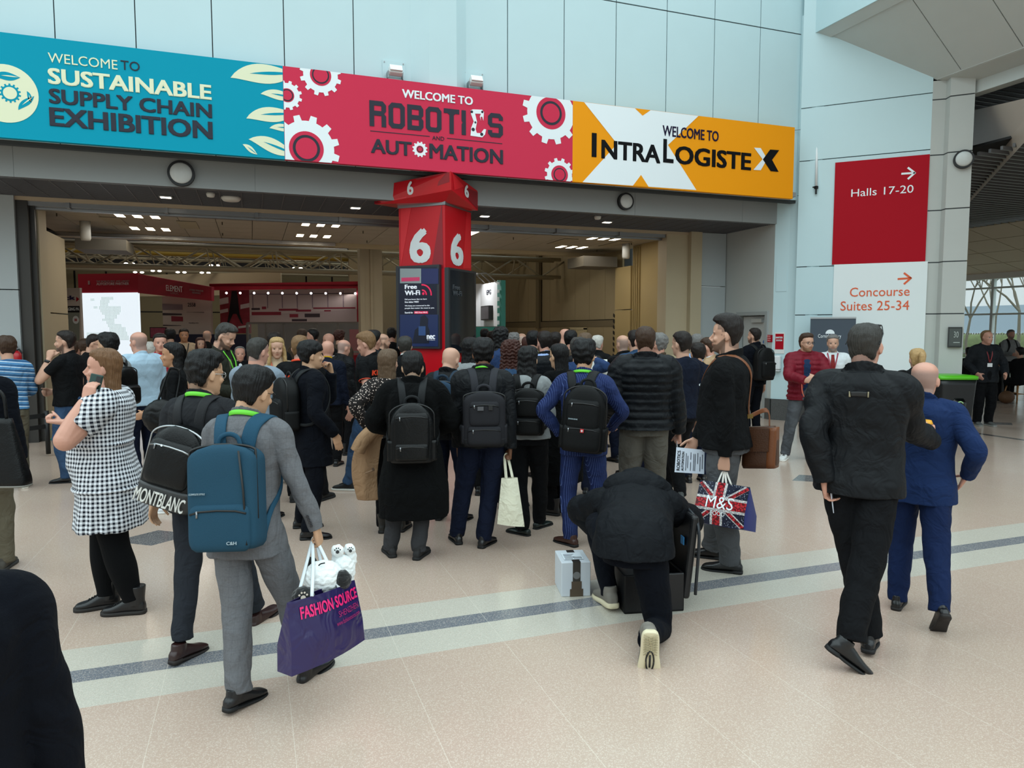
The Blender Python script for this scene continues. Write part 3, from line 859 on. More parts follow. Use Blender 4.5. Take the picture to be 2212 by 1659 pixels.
b = MB(); b.prism([ctr + (q - ctr) * .55 for q in quad], (0, 0, 4.1)); tput('core', b, mat('concrete', '#7f7d76', .8, vary=.2, vscale=8))
def facet(nm, n, pts, m):
    me = flat(nm, [np.array(p) - toff for p in pts], n, m, tot, 1, .002); return me
fa = lambda x, y: on_plane(x, y, TP, DA); fb = lambda x, y: on_plane(x, y, TP, DB)
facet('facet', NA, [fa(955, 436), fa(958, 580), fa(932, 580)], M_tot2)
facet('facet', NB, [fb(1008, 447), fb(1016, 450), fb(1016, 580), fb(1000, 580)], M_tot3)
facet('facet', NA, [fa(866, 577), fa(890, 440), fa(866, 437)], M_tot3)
# capital: faceted collar that comes to a point
tipT, tipB = at_dist(974, 370, 10.60), at_dist(975, 410, 10.68)
lT, lB = at_dist(808, 404, 11.05), at_dist(809, 441, 11.05)
rT, rB = at_dist(1033.5, 414, 11.42), at_dist(1032, 455, 11.42)
bkT, bkB = ctr + np.array([0, .75, 3.95]), ctr + np.array([0, .72, 3.70])
iA, iB = at_dist(860, 430, 11.38), at_dist(1016, 440, 11.40)
V_ = np.array([tipT, tipB, lT, lB, rT, rB, bkT, bkB, TP + [0, 0, 3.66]])
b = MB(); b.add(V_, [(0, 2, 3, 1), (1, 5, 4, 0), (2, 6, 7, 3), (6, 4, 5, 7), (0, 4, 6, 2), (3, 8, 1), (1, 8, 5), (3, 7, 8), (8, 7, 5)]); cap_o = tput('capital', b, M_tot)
nA = unit(np.cross(lT - tipT, tipB - tipT)); nA = nA if nA @ (CAM - tipT) > 0 else -nA
nB = unit(np.cross(rT - tipT, tipB - tipT)); nB = nB if nB @ (CAM - tipT) > 0 else -nB
mixp = lambda A, B, C_, D_, u, v: (A * (1 - u) + B * u) * (1 - v) + (C_ * (1 - u) + D_ * u) * v
ca = lambda u, v: mixp(lT, tipT, lB, tipB, u, v); cb = lambda u, v: mixp(tipT, rT, tipB, rB, u, v)
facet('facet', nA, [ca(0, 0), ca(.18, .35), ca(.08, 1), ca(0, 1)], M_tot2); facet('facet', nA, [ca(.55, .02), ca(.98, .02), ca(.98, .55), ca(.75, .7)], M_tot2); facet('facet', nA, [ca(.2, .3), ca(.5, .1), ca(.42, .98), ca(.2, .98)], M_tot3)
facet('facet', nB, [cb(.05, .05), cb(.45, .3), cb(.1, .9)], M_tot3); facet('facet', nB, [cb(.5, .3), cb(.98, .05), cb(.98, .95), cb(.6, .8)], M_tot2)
P_num = mat('print_number', '#dfe6e8', .4)
def num(o, X, Z, w_, h_, n): 
    fit_text('6', o - toff + n * .006, X, Z, w_, h_, P_num, tot, name='number', bold=.028)
def face_text(s, x0, yb, yt, x1, F_, Xd, n, m, bold=0.0, par=None, off=.006):
    o = F_(x0, yb); w_ = np.linalg.norm((F_(x1, yb) - o)[:2]); h_ = F_(x0, yt)[2] - o[2]
    return fit_text(s, o - toff + n * off, Xd, AZ, w_, h_, m, par or tot, bold=bold)
face_text('6', 885.5, 569.5, 495.2, 931.2, fa, -DA, NA, P_num, .035).name = 'number'
face_text('6', 973, 572, 500.5, 1000, fb, DB, NB, P_num, .035).name = 'number'
o = ca(.44, .86); num(o, unit(tipT - lT), unit(tipT - tipB), .105, .20, nA)
o = cb(.48, .78); num(o, unit(rT - tipT), unit(tipT - tipB), .13, .19, nB)
# screens
M_bez = mat('screen_bezel', '#34373b', .35, .3); M_scr = mat('screen_glass', '#0d1226', .08, emit=0.25)
def screen(F_, Xd, n, x0, x1, y0, y1, nm='screen', glass=None):
    a = F_(x0, y1); w_ = np.linalg.norm((F_(x1, y1) - a)[:2]); h_ = F_(x0, y0)[2] - a[2]
    m = a + Xd * w_ / 2 + AZ * h_ / 2
    R3 = np.column_stack([Xd, n, AZ])
    b = MB(); b.box(m + n * .035, (w_, .07, h_), R=R3); s_ = tput(nm, b, M_bez)
    b = MB(); b.box(m + n * .071, (w_ * .88, .004, h_ * .95), R=R3); tput('screen_glass', b, glass or M_scr, par=s_)
    return s_, a + n * .074, w_, h_
s1, a1, w1_, h1_ = screen(fa, -DA, NA, 862.5, 955, 576, 752)
s2, a2, w2_, h2_ = screen(fb, DB, NB, 961.5, 1020.5, 578, 764, glass=mat('screen_off', '#171b22', .06))
FA2 = lambda x, y: on_plane(x, y, a1, DA); FB2 = lambda x, y: on_plane(x, y, a2, DB)
E_w = mat('screen_white', '#dfe3ea', .4, emit=.35); E_r = mat('screen_pink', '#d8204f', .4, emit=.35); E_bl = mat('screen_blue', '#132550', .3, emit=.16); E_dim = mat('screen_dim', '#4b5056', .4); E_gr = mat('screen_grey', '#7f8a8c', .4, emit=.2)
z7 = lambda x, y: FA2(780 + x / 3.771, 360 + y / 3.771)
def spoly(nm, pts, m, lay=1): return flat(nm, [z7(*q) - toff for q in pts], NA, m, s1, lay)
spoly('picture', [(318, 1205), (628, 1205), (628, 1465), (318, 1465)], E_bl)
spoly('picture_figure', [(420, 1440), (440, 1330), (480, 1300), (485, 1225), (520, 1205), (548, 1240), (545, 1300), (560, 1340), (555, 1440)], mat('screen_navy', '#0a1428', .3, emit=.1), 2)
spoly('picture_card', [(470, 1300), (527, 1300), (527, 1375), (470, 1375)], mat('screen_card', '#2a4675', .3, emit=.2), 3)
spoly('picture', [(318, 830), (490, 830), (490, 950), (318, 950)], E_gr)
spoly('panel_pink', [(330, 905), (478, 900), (478, 930), (330, 936)], mat('screen_rose', '#b5305a', .4, emit=.3), 2)
spoly('panel_navy', [(492, 830), (630, 830), (630, 955), (492, 955)], mat('screen_indigo', '#1b2350', .4, emit=.25))
def stext(s, x0, yb, yt, x1, m=E_w, bold=0.0):
    o = z7(x0, yb); w_ = np.linalg.norm((z7(x1, yb) - o)[:2]); h_ = z7(x0, yt)[2] - o[2]
    fit_text(s, o - toff + NA * .004, -DA, AZ, w_, h_, m, s1, bold=bold)
stext('Free', 358, 998, 962, 456, bold=.028); stext('Wi-Fi', 358, 1048, 1010, 482, bold=.028)
stext('Did you know that we have', 358, 1090, 1076, 536); stext('free visitor WiFi?', 358, 1110, 1096, 470)
stext('We keep you connected to the', 358, 1142, 1128, 560); stext('people that matter the most to you.', 358, 1162, 1148, 598)
stext('Search for', 358, 1196, 1182, 424)
spoly('panel_pink', [(434, 1178), (546, 1178), (546, 1198), (434, 1198)], E_r, 1); stext('NEC-Free Wi-Fi', 440, 1194, 1182, 540)
stext('nec', 538, 1405, 1372, 604, bold=.028); stext('Birmingham', 540, 1416, 1409, 604)
for r0_, r1_ in ((8, 0), (38, 27), (78, 67)):
    aa = np.linspace(R_(-5), R_(95), 14)
    c_ = (508, 1034)
    if r1_ == 0: pts = [(c_[0] + 10 * _c(a), c_[1] - 12 * _s(a)) for a in np.linspace(0, 2 * PI, 20)[:-1]]
    else: pts = [(c_[0] - 8 + r0_ * _c(a), c_[1] + 8 - r0_ * 1.1 * _s(a)) for a in aa] + [(c_[0] - 8 + r1_ * _c(a), c_[1] + 8 - r1_ * 1.1 * _s(a)) for a in aa[::-1]]
    spoly('wifi_mark', pts, E_r, 2)
def stext2(s, x0, yb, yt, x1):
    q = lambda x, y: FB2(780 + x / 3.771, 360 + y / 3.771)
    o = q(x0, yb); w_ = np.linalg.norm((q(x1, yb) - o)[:2]); h_ = q(x0, yt)[2] - o[2]
    fit_text(s, o - toff + NB * .004, DB, AZ, w_, h_, E_dim, s2, bold=.028)
stext2('Free', 744, 1000, 960, 803); stext2('Wi-Fi', 744, 1050, 1008, 818)

# direction signs on the angled wall --------------------------------------
SO = sw(0, 0, .02)
fs = lambda x, y: on_plane(x, y, SO, DS)
NS = np.array([-S2, -S2, 0])
def wsign(nm, x0, y0, x1, y1, m, label):
    a, c_ = fs(x0, y1), fs(x1, y0)
    w_ = np.linalg.norm((c_ - a)[:2])
    b = MB(); b.prism([a, a + DS * w_, a + DS * w_ - NS * .03, a - NS * .03], (0, 0, fs(x0, y0)[2] - a[2]))
    return tag(b.build(nm, m), label, 'sign')
M_sr = mat('sign_red', '#a5061c', .6, spec=.15); M_sw = mat('sign_white', '#dfe7e8', .4); P_or = mat('print_orange', '#dd5b2c', .4)
sg1 = wsign('direction_sign', 1797, 352, 2008, 571.5, M_sr, 'large red wall sign reading Halls 17-20 with a white arrow')
sg2 = wsign('direction_sign', 1789.5, 572, 2004, 930, M_sw, 'tall white wall sign with orange arrow for Concourse and Suites')
def wtext(s, x0, yb, yt, x1, m, par, bold=0.0):
    o = fs(x0, yb); fit_text(s, o + NS * .003, DS, AZ, np.linalg.norm((fs(x1, yb) - o)[:2]), fs(x0, yt)[2] - o[2], m, par, bold=bold)
wtext('Halls 17-20', 1838.6, 425.6, 409.2, 1972.5, P_white, sg1); wtext('Concourse', 1835.5, 641, 621.5, 1964.5, P_or, sg2); wtext('Suites 25-34', 1815.5, 671, 651, 1963.5, P_or, sg2)
def arrow(x0, x1, y0, y1, m, par):
    mid = (y0 + y1) / 2; w_ = .03
    a, b_, u, l = fs(x0, mid + 1), fs(x1, mid - 1), fs(x1 - 15, y0), fs(x1 - 15, y1)
    for p, q in ((a, b_), (u, b_), (l, b_)):
        d = unit(q - p); n = np.cross(NS, d) * .016
        flat('arrow', [p + n, q + n + d * .01, q - n + d * .01, p - n], NS, m, par, 1)
arrow(1947, 1976, 362, 387, P_white, sg1); arrow(1939, 1967.5, 589.5, 614, P_or, sg2)
# small items on the pier and column
pf = lambda x, y: on_plane(x, y, (9.33, 11.08, 0), unit(np.array([.14, -.20, 0])))
dpf = unit(np.array([.14, -.20, 0])); npf = np.array([-dpf[1] * -1, -dpf[0], 0]); npf = np.array([dpf[1], -dpf[0], 0]); npf = npf if npf @ (CAM - np.array([9.33, 11.08, 0])) > 0 else -npf
def pbox(nm, x0, y0, x1, y1, t, m, label=None, cat_=None, par=None, off=0.0):
    a = pf(x0, y1); w_ = np.linalg.norm((pf(x1, y1) - a)[:2]); h_ = pf(x0, y0)[2] - a[2]
    b = MB(); b.box(a + dpf * w_ / 2 + AZ * h_ / 2 + npf * (off + t / 2), (w_, t, h_), R=np.column_stack([dpf, npf, AZ]))
    o = b.build(nm, m, par)
    return tag(o, label, cat_) if label else o
ps = pbox('sanitiser_poster', 1672.5, 718, 1694.5, 763.5, .01, mat('poster_white', '#d9dcda', .4), 'small white edged red sanitiser station poster on the pier', 'poster')
pbox('red_panel', 1674.5, 721, 1692.5, 754.5, .002, M_sr, par=ps, off=.011)
a = pf(1676, 731); fit_text('SANITISER', a + npf * .015, dpf, AZ, .13, .034, P_white, ps, bold=.028); a = pf(1677, 737); fit_text('STATION', a + npf * .015, dpf, AZ, .11, .032, P_white, ps, bold=.028)
ds = root('sanitiser_dispenser', pf(1681, 783), 0, 'white hand sanitiser dispenser on the pier below the poster', 'dispenser')
dsb = pf(1681, 783)
b = MB(); b.box(npf * .06, (.13, .12, .27), R=np.column_stack([dpf, npf, AZ])); o = b.build('dispenser_body', mat('plastic_bright', '#dde1e3', .3), ds); bevel(o, .03, 3)
b = MB(); b.box(npf * .055 + [0, 0, -.150], (.11, .11, .02), R=np.column_stack([dpf, npf, AZ])); b.build('drip_tray', mat('plastic_bright'), ds)
b = MB(); b.ball(npf * .118 - dpf * .02 + [0, 0, -.02], .02, 10, 8); b.build('sensor', M_dark, ds)
pp = MB(); a = at_X(1660.5, 731, 9.31); pp.box(a, (.012, .20, .135)); o = tag(pp.build('fire_notice', M_sr), 'small red fire notice beside the grey door', 'notice')
for i in range(3): fit_text(['FIRE', 'ACTION', 'NOTICE'][i], a + [-.008, .07, .03 - .04 * i], (0, -1, 0), AZ, .13, .025, mat('print_rose', '#e8a9a9', .5), o)
pb = MB(); a = at_X(1657, 762, 9.28); pb.box(a, (.06, .16, .16)); tag(pb.build('door_intercom', M_black), 'black box on the wall behind the rucksack by the grey door', 'wall box')
pbx = pbox('access_panel', 1676, 578, 1699, 630, .006, M_white, 'flush white access hatch high on the pier', 'access hatch')
# aerial tube and cable on the pier
b = MB(); a, c_ = at_dist(1765, 285, 12.9), at_dist(1763, 405, 12.9); b.tube([a, c_], .022, 10); r0 = b.build('antenna', mat('plastic_bright'), None, True); tag(r0, 'thin white antenna tube clipped to the pier beside the orange banner', 'antenna')
b = MB(); b.tube([c_, c_ + [0, 0, -.12]], .016, 8); b.box(c_, (.05, .05, .05)); b.box(c_ + [-.05, 0, 0], (.05, .02, .02)); b.build('antenna_clamp', M_black, r0)
b = MB(); b.tube(smooth_path([at_dist(1717, 281, 13.0), at_dist(1740, 280, 13.0), at_dist(1762, 284, 13.05), a], 16), .008, 6); tag(b.build('cable', M_fascia, None, True), 'thin grey cable from the orange banner to the antenna', 'cable')
b = MB(); b.tube(smooth_path([c_, at_dist(1785, 406, 13.0), at_dist(1788, 420, 13.0), at_dist(1787, 455, 13.0), at_dist(1794, 457, 12.95)], 20), .006, 6); tag(b.build('cable', M_fascia, None, True), 'thin grey cable from the antenna to the red sign', 'cable')
# number plate 30 on the column
q0, q1 = on_plane(2046, 750, c2, DS), on_plane(2078, 709, c2, DS)
w_, h_ = np.linalg.norm((q1 - q0)[:2]), q1[2] - q0[2] + .02
RS = np.column_stack([DS, NS, AZ])
b = MB(); b.box(q0 + DS * w_ / 2 + AZ * h_ / 2 + NS * .03, (w_, .06, h_), R=RS); o = tag(b.build('room_plaque', mat('plaque', '#2d302f', .35, .3)), 'dark framed plaque numbered 30 on the pale column', 'plaque')
b = MB(); b.box(q0 + DS * w_ / 2 + AZ * h_ / 2 + NS * .061, (w_ * .86, .004, h_ * .86), R=RS); b.build('plaque_face', mat('plaque_face', '#454b49', .3), o)
fit_text('30', q0 + DS * w_ * .40 + AZ * h_ * .48 + NS * .066, DS, AZ, w_ * .34, h_ * .30, mat('plaque_text', '#a9b0ad', .4), o)
b = MB(); b.box(q0 + DS * w_ * .62 + AZ * h_ * .24 + NS * .064, (w_ * .46, .003, .012), R=RS); b.build('lettering', mat('plaque_text'), o)
# pull-up banner
RU = sw(.0, 0, .32)
fr_ = lambda x, y: on_plane(x, y, RU, DS)
a, w_ = fr_(1744, 905), np.linalg.norm((fr_(1842, 700) - fr_(1744, 700))[:2])
a[2] = 0; h_ = fr_(1744, 687)[2]
ru = root('pull_up_banner', a + DS * w_ / 2, 0, 'dark slate pull-up banner with white bakery lettering behind two men', 'banner')
b = MB(); b.box((0, 0, h_ / 2 + .03), (w_, .006, h_ - .08), R=RS); b.build('banner_sheet', mat('banner_slate', '#3d4854', .5), ru)
b = MB(); b.box((0, 0, .045), (w_ * 1.02, .10, .09), R=RS); b.build('banner_base', mat('alu', '#b8bcbd', .35, .7), ru)
b = MB(); b.box((0, 0, h_), (w_ * 1.01, .03, .03), R=RS); b.tube([NS * -.02, NS * -.02 + [0, 0, h_]], .01, 6); b.build('banner_rail', mat('alu'), ru)
o_ = fr_(1767, 732) - (a + DS * w_ / 2); fit_text('Cornish Bakery', o_ + NS * .008, DS, AZ, np.linalg.norm((fr_(1817, 732) - fr_(1767, 732))[:2]), .085, P_white, ru)
cc_ = fr_(1793, 721) - (a + DS * w_ / 2); flat('bun_mark', [cc_ + DS * .075 * _c(t) + AZ * .075 * _s(t) for t in np.linspace(0, PI, 20)], NS, P_white, ru, 2)
# ---------------------------------------------------------------- exhibition stands in the hall
def dp(x, y, d): return at_dist(x, y, d)
VR3 = V_R
def vwall(nm, x0, y0, x1, y1, d0, d1, m, par=None, t=.08):
    """upright panel between two sight lines: (x0, top y0) at depth d0 to (x1, bottom y1) at depth d1"""
    a, c_ = dp(x0, y0, d0), dp(x1, y0, d1)
    zt = a[2]; zb = dp(x0, y1, d0)[2]
    n = unit(np.cross(c_ - a, [0, 0, 1]) * [1, 1, 0])
    n = n if n @ (CAM - a) > 0 else -n
    p = np.array([[a[0], a[1], zb], [c_[0], c_[1], zb], [c_[0], c_[1], zt], [a[0], a[1], zt]])
    b = MB(); b.prism(p - n * t, n * t)
    o = b.build(nm, m, par)
    return o, a, c_, n, zt, zb
RED_D = mat('stand_red', '#a3132a', .5); ST_W = mat('stand_white', '#cfc6bd', .6); ST_G = mat('stand_graphic', '#c9bcb0', .6)
# stand with lit map
st1 = root('exhibition_stand', dp(300, 712, 24.5) * [1, 1, 0], 0, 'dark red exhibition stand with glowing map panel and long red canopy', 'exhibition stand')
so_ = np.array(st1.location)
def sp_(mbo):   # re-seat a mesh under the stand's empty
    mbo.data.transform(Matrix.Translation(-Vector(so_))); mbo.parent = st1; return mbo
p1 = vwall('fascia_panel', 168, 592, 298, 633, 25.0, 24.6, RED_D); sp_(p1[0])
a2, c2_ = dp(298, 592, 24.6), dp(457, 622, 23.0)
P4 = np.array([dp(298, 633, 24.6), dp(457, 650, 23.0), c2_, a2]); P4[3][2] = P4[2][2] = p1[4]; P4[1][2] = P4[0][2] = p1[5]
P4 = np.array([dp(298, 592, 24.6), dp(298, 633, 24.6), dp(457, 650, 23.0), dp(457, 620, 23.0)])
nn = unit(np.cross(P4[3] - P4[0], [0, 0, 1])); nn = nn if nn @ (CAM - P4[0]) > 0 else -nn
b = MB(); b.prism(P4 - nn * .1, nn * .1); sp_(b.build('fascia_panel', RED_D))
mp_ = vwall('map_lightbox', 174, 633, 298, 860, 25.0, 24.6, mat('map_lit', '#dfeaf2', .5, emit=1.0)); sp_(mp_[0])
def ptext(s, pan, u0, v0, w_, h_, m, par=None, bold=0.0):
    a, c_, n, zt, zb = pan[1:6]
    X = unit((c_ - a) * [1, 1, 0]); L = np.linalg.norm((c_ - a)[:2])
    o = np.array([a[0], a[1], zb]) + X * u0 * L + AZ * v0 * (zt - zb) + n * .01 - (so_ if par is st1 else 0)
    return fit_text(s, o, X, AZ, w_ * L, h_ * (zt - zb), m, par, bold=bold)
P_dim = mat('print_dim', '#a58a8a', .6); P_el = mat('print_stand', '#f2ebe9', .5)
ptext('THE WORLD\'S FIRST AND LARGEST', p1, .31, .55, .55, .10, P_dim, st1); ptext('AUTOSTORE PARTNER', p1, .31, .40, .54, .13, mat('print_dim2', '#d0b6b6', .6), st1, .02)
ptext('1', p1, .17, .44, .03, .20, P_dim, st1, .03)
X4 = unit((P4[2] - P4[1])); Z4 = np.cross(nn, X4) if np.cross(nn, X4)[2] > 0 else -np.cross(nn, X4)
q_ = lambda x, y: (lambda r: CAM + r * ((nn @ (P4[0] - CAM)) / (nn @ r)))(sight(x, y))
o = q_(362, 628); fit_text('ELEMENT', o + nn * .05 - so_, X4, AZ, np.linalg.norm(q_(397, 628) - o), .19, P_el, st1, bold=.0)
o = q_(372, 635); fit_text('LOGIC', o + nn * .05 - so_, X4, AZ, np.linalg.norm(q_(389, 635) - o), .08, P_dim, st1, spacing=1.5)
o = q_(412, 628); fit_text('OPTIMISED WAREHOUSE', o + nn * .05 - so_, X4, AZ, np.linalg.norm(q_(442, 630) - o), .06, P_dim, st1)
o = q_(418, 634); fit_text('PERFORMANCE', o + nn * .05 - so_, X4, AZ, np.linalg.norm(q_(436, 634) - o), .06, P_dim, st1)
# dotted map of an island
xm, cm_, nm_, ztm, zbm = mp_[1], mp_[2], mp_[3], mp_[4], mp_[5]
Xm = unit((cm_ - xm) * [1, 1, 0]); Lm = np.linalg.norm((cm_ - xm)[:2])
isle = [(.36, .06, .58, .11), (.33, .11, .50, .16), (.34, .16, .48, .20), (.32, .20, .70, .25), (.33, .25, .70, .30), (.36, .30, .66, .34), (.40, .34, .62, .40), (.36, .40, .56, .44), (.44, .44, .58, .48), (.46, .48, .68, .53), (.48, .53, .76, .60), (.45, .60, .78, .66), (.62, .66, .80, .74), (.08, .62, .32, .68), (.04, .68, .34, .74), (.17, .09, .24, .12), (.22, .20, .28, .24)]
b = MB()
kx, kz = 42, 62
for i in range(kx):
    for j in range(kz):
        u, v = (i + .5) / kx, (j + .5) / kz * .75
        if any(x0 <= u <= x1 and y0 <= v <= y1 for x0, y0, x1, y1 in isle):
            b.prism([np.array([xm[0], xm[1], ztm]) + Xm * (u * Lm + sx) - AZ * (v * 1.7 / .75 * .98 + sz) + nm_ * .004 - so_ for sx, sz in ((0, 0), (.022, 0), (.022, .015), (0, .015))], nm_ * .004)
md_ = b.build('map_dots', mat('map_green', '#8fb09b', .5, emit=.30), st1); md_['kind'] = 'stuff'
# canopy run and graphic wall behind
cn = vwall('canopy', 452, 613, 780, 627, 23.4, 22.2, RED_D); sp_(cn[0])
b = MB(); b.prism([cn[1] + [0, 0, -.02], cn[2] + [0, 0, -.02], cn[2] + np.array([.3, .9, -.02]), cn[1] + np.array([.3, .9, -.02])], (0, 0, -.06)); sp_(b.build('canopy_soffit', RED_D))
g1 = vwall('graphic_wall', 350, 640, 455, 722, 24.6, 24.2, ST_G); sp_(g1[0])
ptext('2558', g1, .53, .72, .16, .10, P_char, st1); ptext('Handling time', g1, .54, .28, .20, .03, P_char, st1)
g2 = vwall('graphic_wall', 474, 627, 538, 720, 24.4, 24.2, mat('graphic_red', '#8e2a35', .6, vary=.5, vscale=6)); sp_(g2[0])
g3 = vwall('graphic_wall', 538, 627, 772, 698, 24.2, 23.2, ST_G); sp_(g3[0])
g4 = vwall('end_panel', 770, 618, 781, 760, 22.25, 22.2, RED_D); sp_(g4[0])
def gpoly(pan, pts, m, nm, lay=1):
    a, c_, n, zt, zb = pan[1:6]
    X = unit((c_ - a) * [1, 1, 0]); L = np.linalg.norm((c_ - a)[:2])
    return flat(nm, [np.array([a[0], a[1], zt]) + X * u * L - AZ * v * (zt - zb) - so_ for u, v in pts], n, m, st1, lay * 3, .004)
G_d = mat('graphic_dark', '#3a2c2e', .6); G_r = mat('graphic_crimson', '#8c2433', .6); G_m = mat('graphic_mauve', '#8f8084', .6)
gpoly(g2, [(.42, .02), (.58, .02), (.62, .2), (.66, .55), (.30, .55), (.38, .2)], M_black, 'gripper'); gpoly(g2, [(.30, .55), (.44, .55), (.30, .75), (.22, .8)], M_black, 'gripper'); gpoly(g2, [(.56, .55), (.66, .55), (.78, .8), (.70, .76)], M_black, 'gripper')
for q in ((0, .16, .3, .3), (0, .42, .28, .5), (.7, .3, 1, .4), (.6, .8, 1, .85)): gpoly(g2, [(q[0], q[1] + .04), (q[2], q[1]), (q[2], q[3]), (q[0], q[3] + .04)], ST_W, 'stripe')
for i in range(7):
    u = .03 + i * .14; gpoly(g3, [(u, .05), (u + .008, .05), (u + .008, .55), (u, .55)], G_m, 'rack_post')
gpoly(g3, [(.0, .10), (.6, .14), (.6, .17), (0, .13)], G_m, 'roof_line'); gpoly(g3, [(.6, .12), (1, .13), (1, .15), (.6, .14)], G_d, 'roof_line')
for u0, u1, v0, v1, m in ((.02, .30, .66, .76, G_r), (.28, .46, .57, .63, G_r), (.44, .58, .60, .66, G_r), (.60, .98, .54, .58, G_r), (.38, .46, .73, .83, G_r), (.52, .66, .72, .83, G_d), (.40, .54, .88, .95, G_d), (.02, .10, .54, .60, G_d), (.12, .16, .50, .58, G_r), (.70, .76, .62, .66, G_r)):
    gpoly(g3, [(u0, v0), (u1, v0), (u1, v1), (u0, v1)], m, 'robot_print')
gpoly(g3, [(.0, .76), (1, .60), (1, .99), (0, .99)], mat('graphic_floor', '#b5a69d', .6), 'floor_print', .5)
for u0, u1, v0, v1, m in ((.0, .42, .2, .36, G_m), (.0, .40, .44, .5, G_d), (.18, .42, .52, .66, G_r), (.0, .38, .75, .78, G_d), (.5, .86, .42, .425, G_d)): gpoly(g1, [(u0, v0), (u1, v0 + .02), (u1, v1), (u0, v1)], m, 'line_print')
for x in np.linspace(456, 764, 11):
    t = (x - 452) / 328; c_ = cn[1] * (1 - t) + cn[2] * t
    b = MB(); b.ball(c_ + np.array([.05, -.05, -.30]) - so_, .035, 10, 6); b.build('spotlight', mat('spot_lit', '#f3eef5', .5, emit=7), st1)
# navy counter and glass cabinets
v1 = vwall('counter', 350, 722, 540, 860, 24.0, 23.8, mat('counter_navy', '#191d33', .5)); sp_(v1[0])
cab = root('glass_cabinet', dp(660, 712, 21.5) * [1, 1, 0], 0, 'long aluminium framed glass display cabinet in front of the stand', 'display cabinet'); so2 = np.array(cab.location)
a, c_ = dp(534, 698, 22.0), dp(780, 700, 21.2); X = unit((c_ - a) * [1, 1, 0]); L = np.linalg.norm((c_ - a)[:2]); zt = a[2]
n = np.array([X[1], -X[0], 0])
b = MB()
for u in (0, .17, .33, .62, .80, 1.0): b.box(a + X * u * L - so2 + [0, 0, -zt / 2], (.06, .06, zt), R=np.column_stack([X, n, AZ]))
for z in (zt, zt * .55, .05): b.box(a + X * L / 2 - so2 + [0, 0, z - zt], (L, .06, .06), R=np.column_stack([X, n, AZ]))
b.build('cabinet_frame', mat('alu_frame', '#8b857f', .4, .5), cab)
b = MB(); b.box(a + X * L / 2 - so2 + [0, 0, -zt / 2] - n * .6, (L, .05, zt), R=np.column_stack([X, n, AZ])); b.build('cabinet_back', mat('cab_back', '#5d5450', .6, vary=.5, vscale=2), cab)
b = MB()
for u0, u1, z0, z1 in ((.36, .56, .2, .75), (.84, .98, .1, .9)): b.box(a + X * (u0 + u1) / 2 * L - so2 + [0, 0, -zt + (z0 + z1) / 2 * zt] - n * .5, ((u1 - u0) * L, .05, (z1 - z0) * zt), R=np.column_stack([X, n, AZ]))
b.build('red_panel', RED_D, cab)
b = MB(); b.box(a + X * L / 2 - so2 + [0, 0, -zt * .25] + n * .03, (L, .008, zt * .5), R=np.column_stack([X, n, AZ])); b.build('cabinet_glass', mat('glass_clear', '#cfd8d8', .03, alpha=.12), cab)
# tv on a stand and pale back wall
tvr = root('tv', dp(342, 712, 23.8) * [1, 1, 0], 0, 'small black television on a pole beside the map panel', 'television')
b = MB(); b.box((0, 0, 1.62), (.55, .05, .36), rz=-YAW); b.build('tv_frame', M_black, tvr)
b = MB(); b.box(np.array([0, 0, 1.62]) - V_F * [1, 1, 0] * .028, (.50, .004, .31), rz=-YAW); b.build('tv_screen', mat('tv_pic', '#5b2a33', .3, emit=.25, vary=.8, vscale=9), tvr)
b = MB(); b.tube([(0, 0, 0), (0, 0, 1.6)], .03, 8); b.build('tv_pole', M_black, tvr)
wb = vwall('stand_wall', 298, 594, 606, 640, 27.5, 26.0, mat('stand_cream', '#b7a583', .6)); tag(wb[0], 'plain cream partition rising above the red canopy', 'partition')
# packaging stand far left
pk = vwall('stand_wall', 111, 623, 172, 860, 22.5, 22.2, ST_W); tag(pk[0], 'white stand wall with packaging partner banner behind the left pillar', 'exhibition stand')
def ptext2(s, pan, px0, yb, yt, px1, m, bold=0.0):
    a, c_, n, zt, zb = pan[1:6]
    qq = lambda x, y: (lambda r: CAM + r * ((n @ (a - CAM)) / (n @ r)))(sight(x, y))
    o = qq(px0, yb); X = unit((c_ - a) * [1, 1, 0])
    return fit_text(s, o + n * .01, X, AZ, np.linalg.norm((qq(px1, yb) - o)[:2]), qq(px0, yt)[2] - o[2], m, pan[0], bold=bold)
def prect(pan, x0, y0, x1, y1, m, nm, lay=1):
    a, c_, n, zt, zb = pan[1:6]
    qq = lambda x, y: (lambda r: CAM + r * ((n @ (a - CAM)) / (n @ r)))(sight(x, y))
    return flat(nm, [qq(x0, y1), qq(x1, y1), qq(x1, y0), qq(x0, y0)], n, m, pan[0], lay)
ptext2('pack', pk, 120, 651, 639, 163, mat('print_indigo', '#2d2356', .5), .04)
prect(pk, 120, 661, 172, 675, M_black, 'black_strip'); ptext2('AL PACKAGING PA', pk, 121.5, 671.5, 664.5, 171.5, P_white, .02)
prect(pk, 120, 675, 172, 760, mat('stand_sage', '#8e968c', .5), 'sage_panel')
for x in (124, 141, 164):
    a, c_, n = pk[1:4]
    qq = lambda x, y: (lambda r: CAM + r * ((n @ (a - CAM)) / (n @ r)))(sight(x, y))
    o = qq(x, 691); X = unit((c_ - a) * [1, 1, 0])
    flat('round_icon', [o + X * .125 * _c(t) + AZ * .125 * _s(t) for t in np.linspace(0, 2 * PI, 24)[:-1]], n, P_white, pk[0], 2)
    flat('icon_mark', [o + X * s1_ * .05 + AZ * s2_ * .04 for s1_, s2_ in ((-1, -1), (1, -1), (1, 1), (-1, 1))], n, mat('icon_rose', '#b56a6a', .5), pk[0], 3)
flat('red_wedge', [qq(165, 641), qq(171.5, 646), qq(165, 652)], n, M_sr, pk[0], 2)
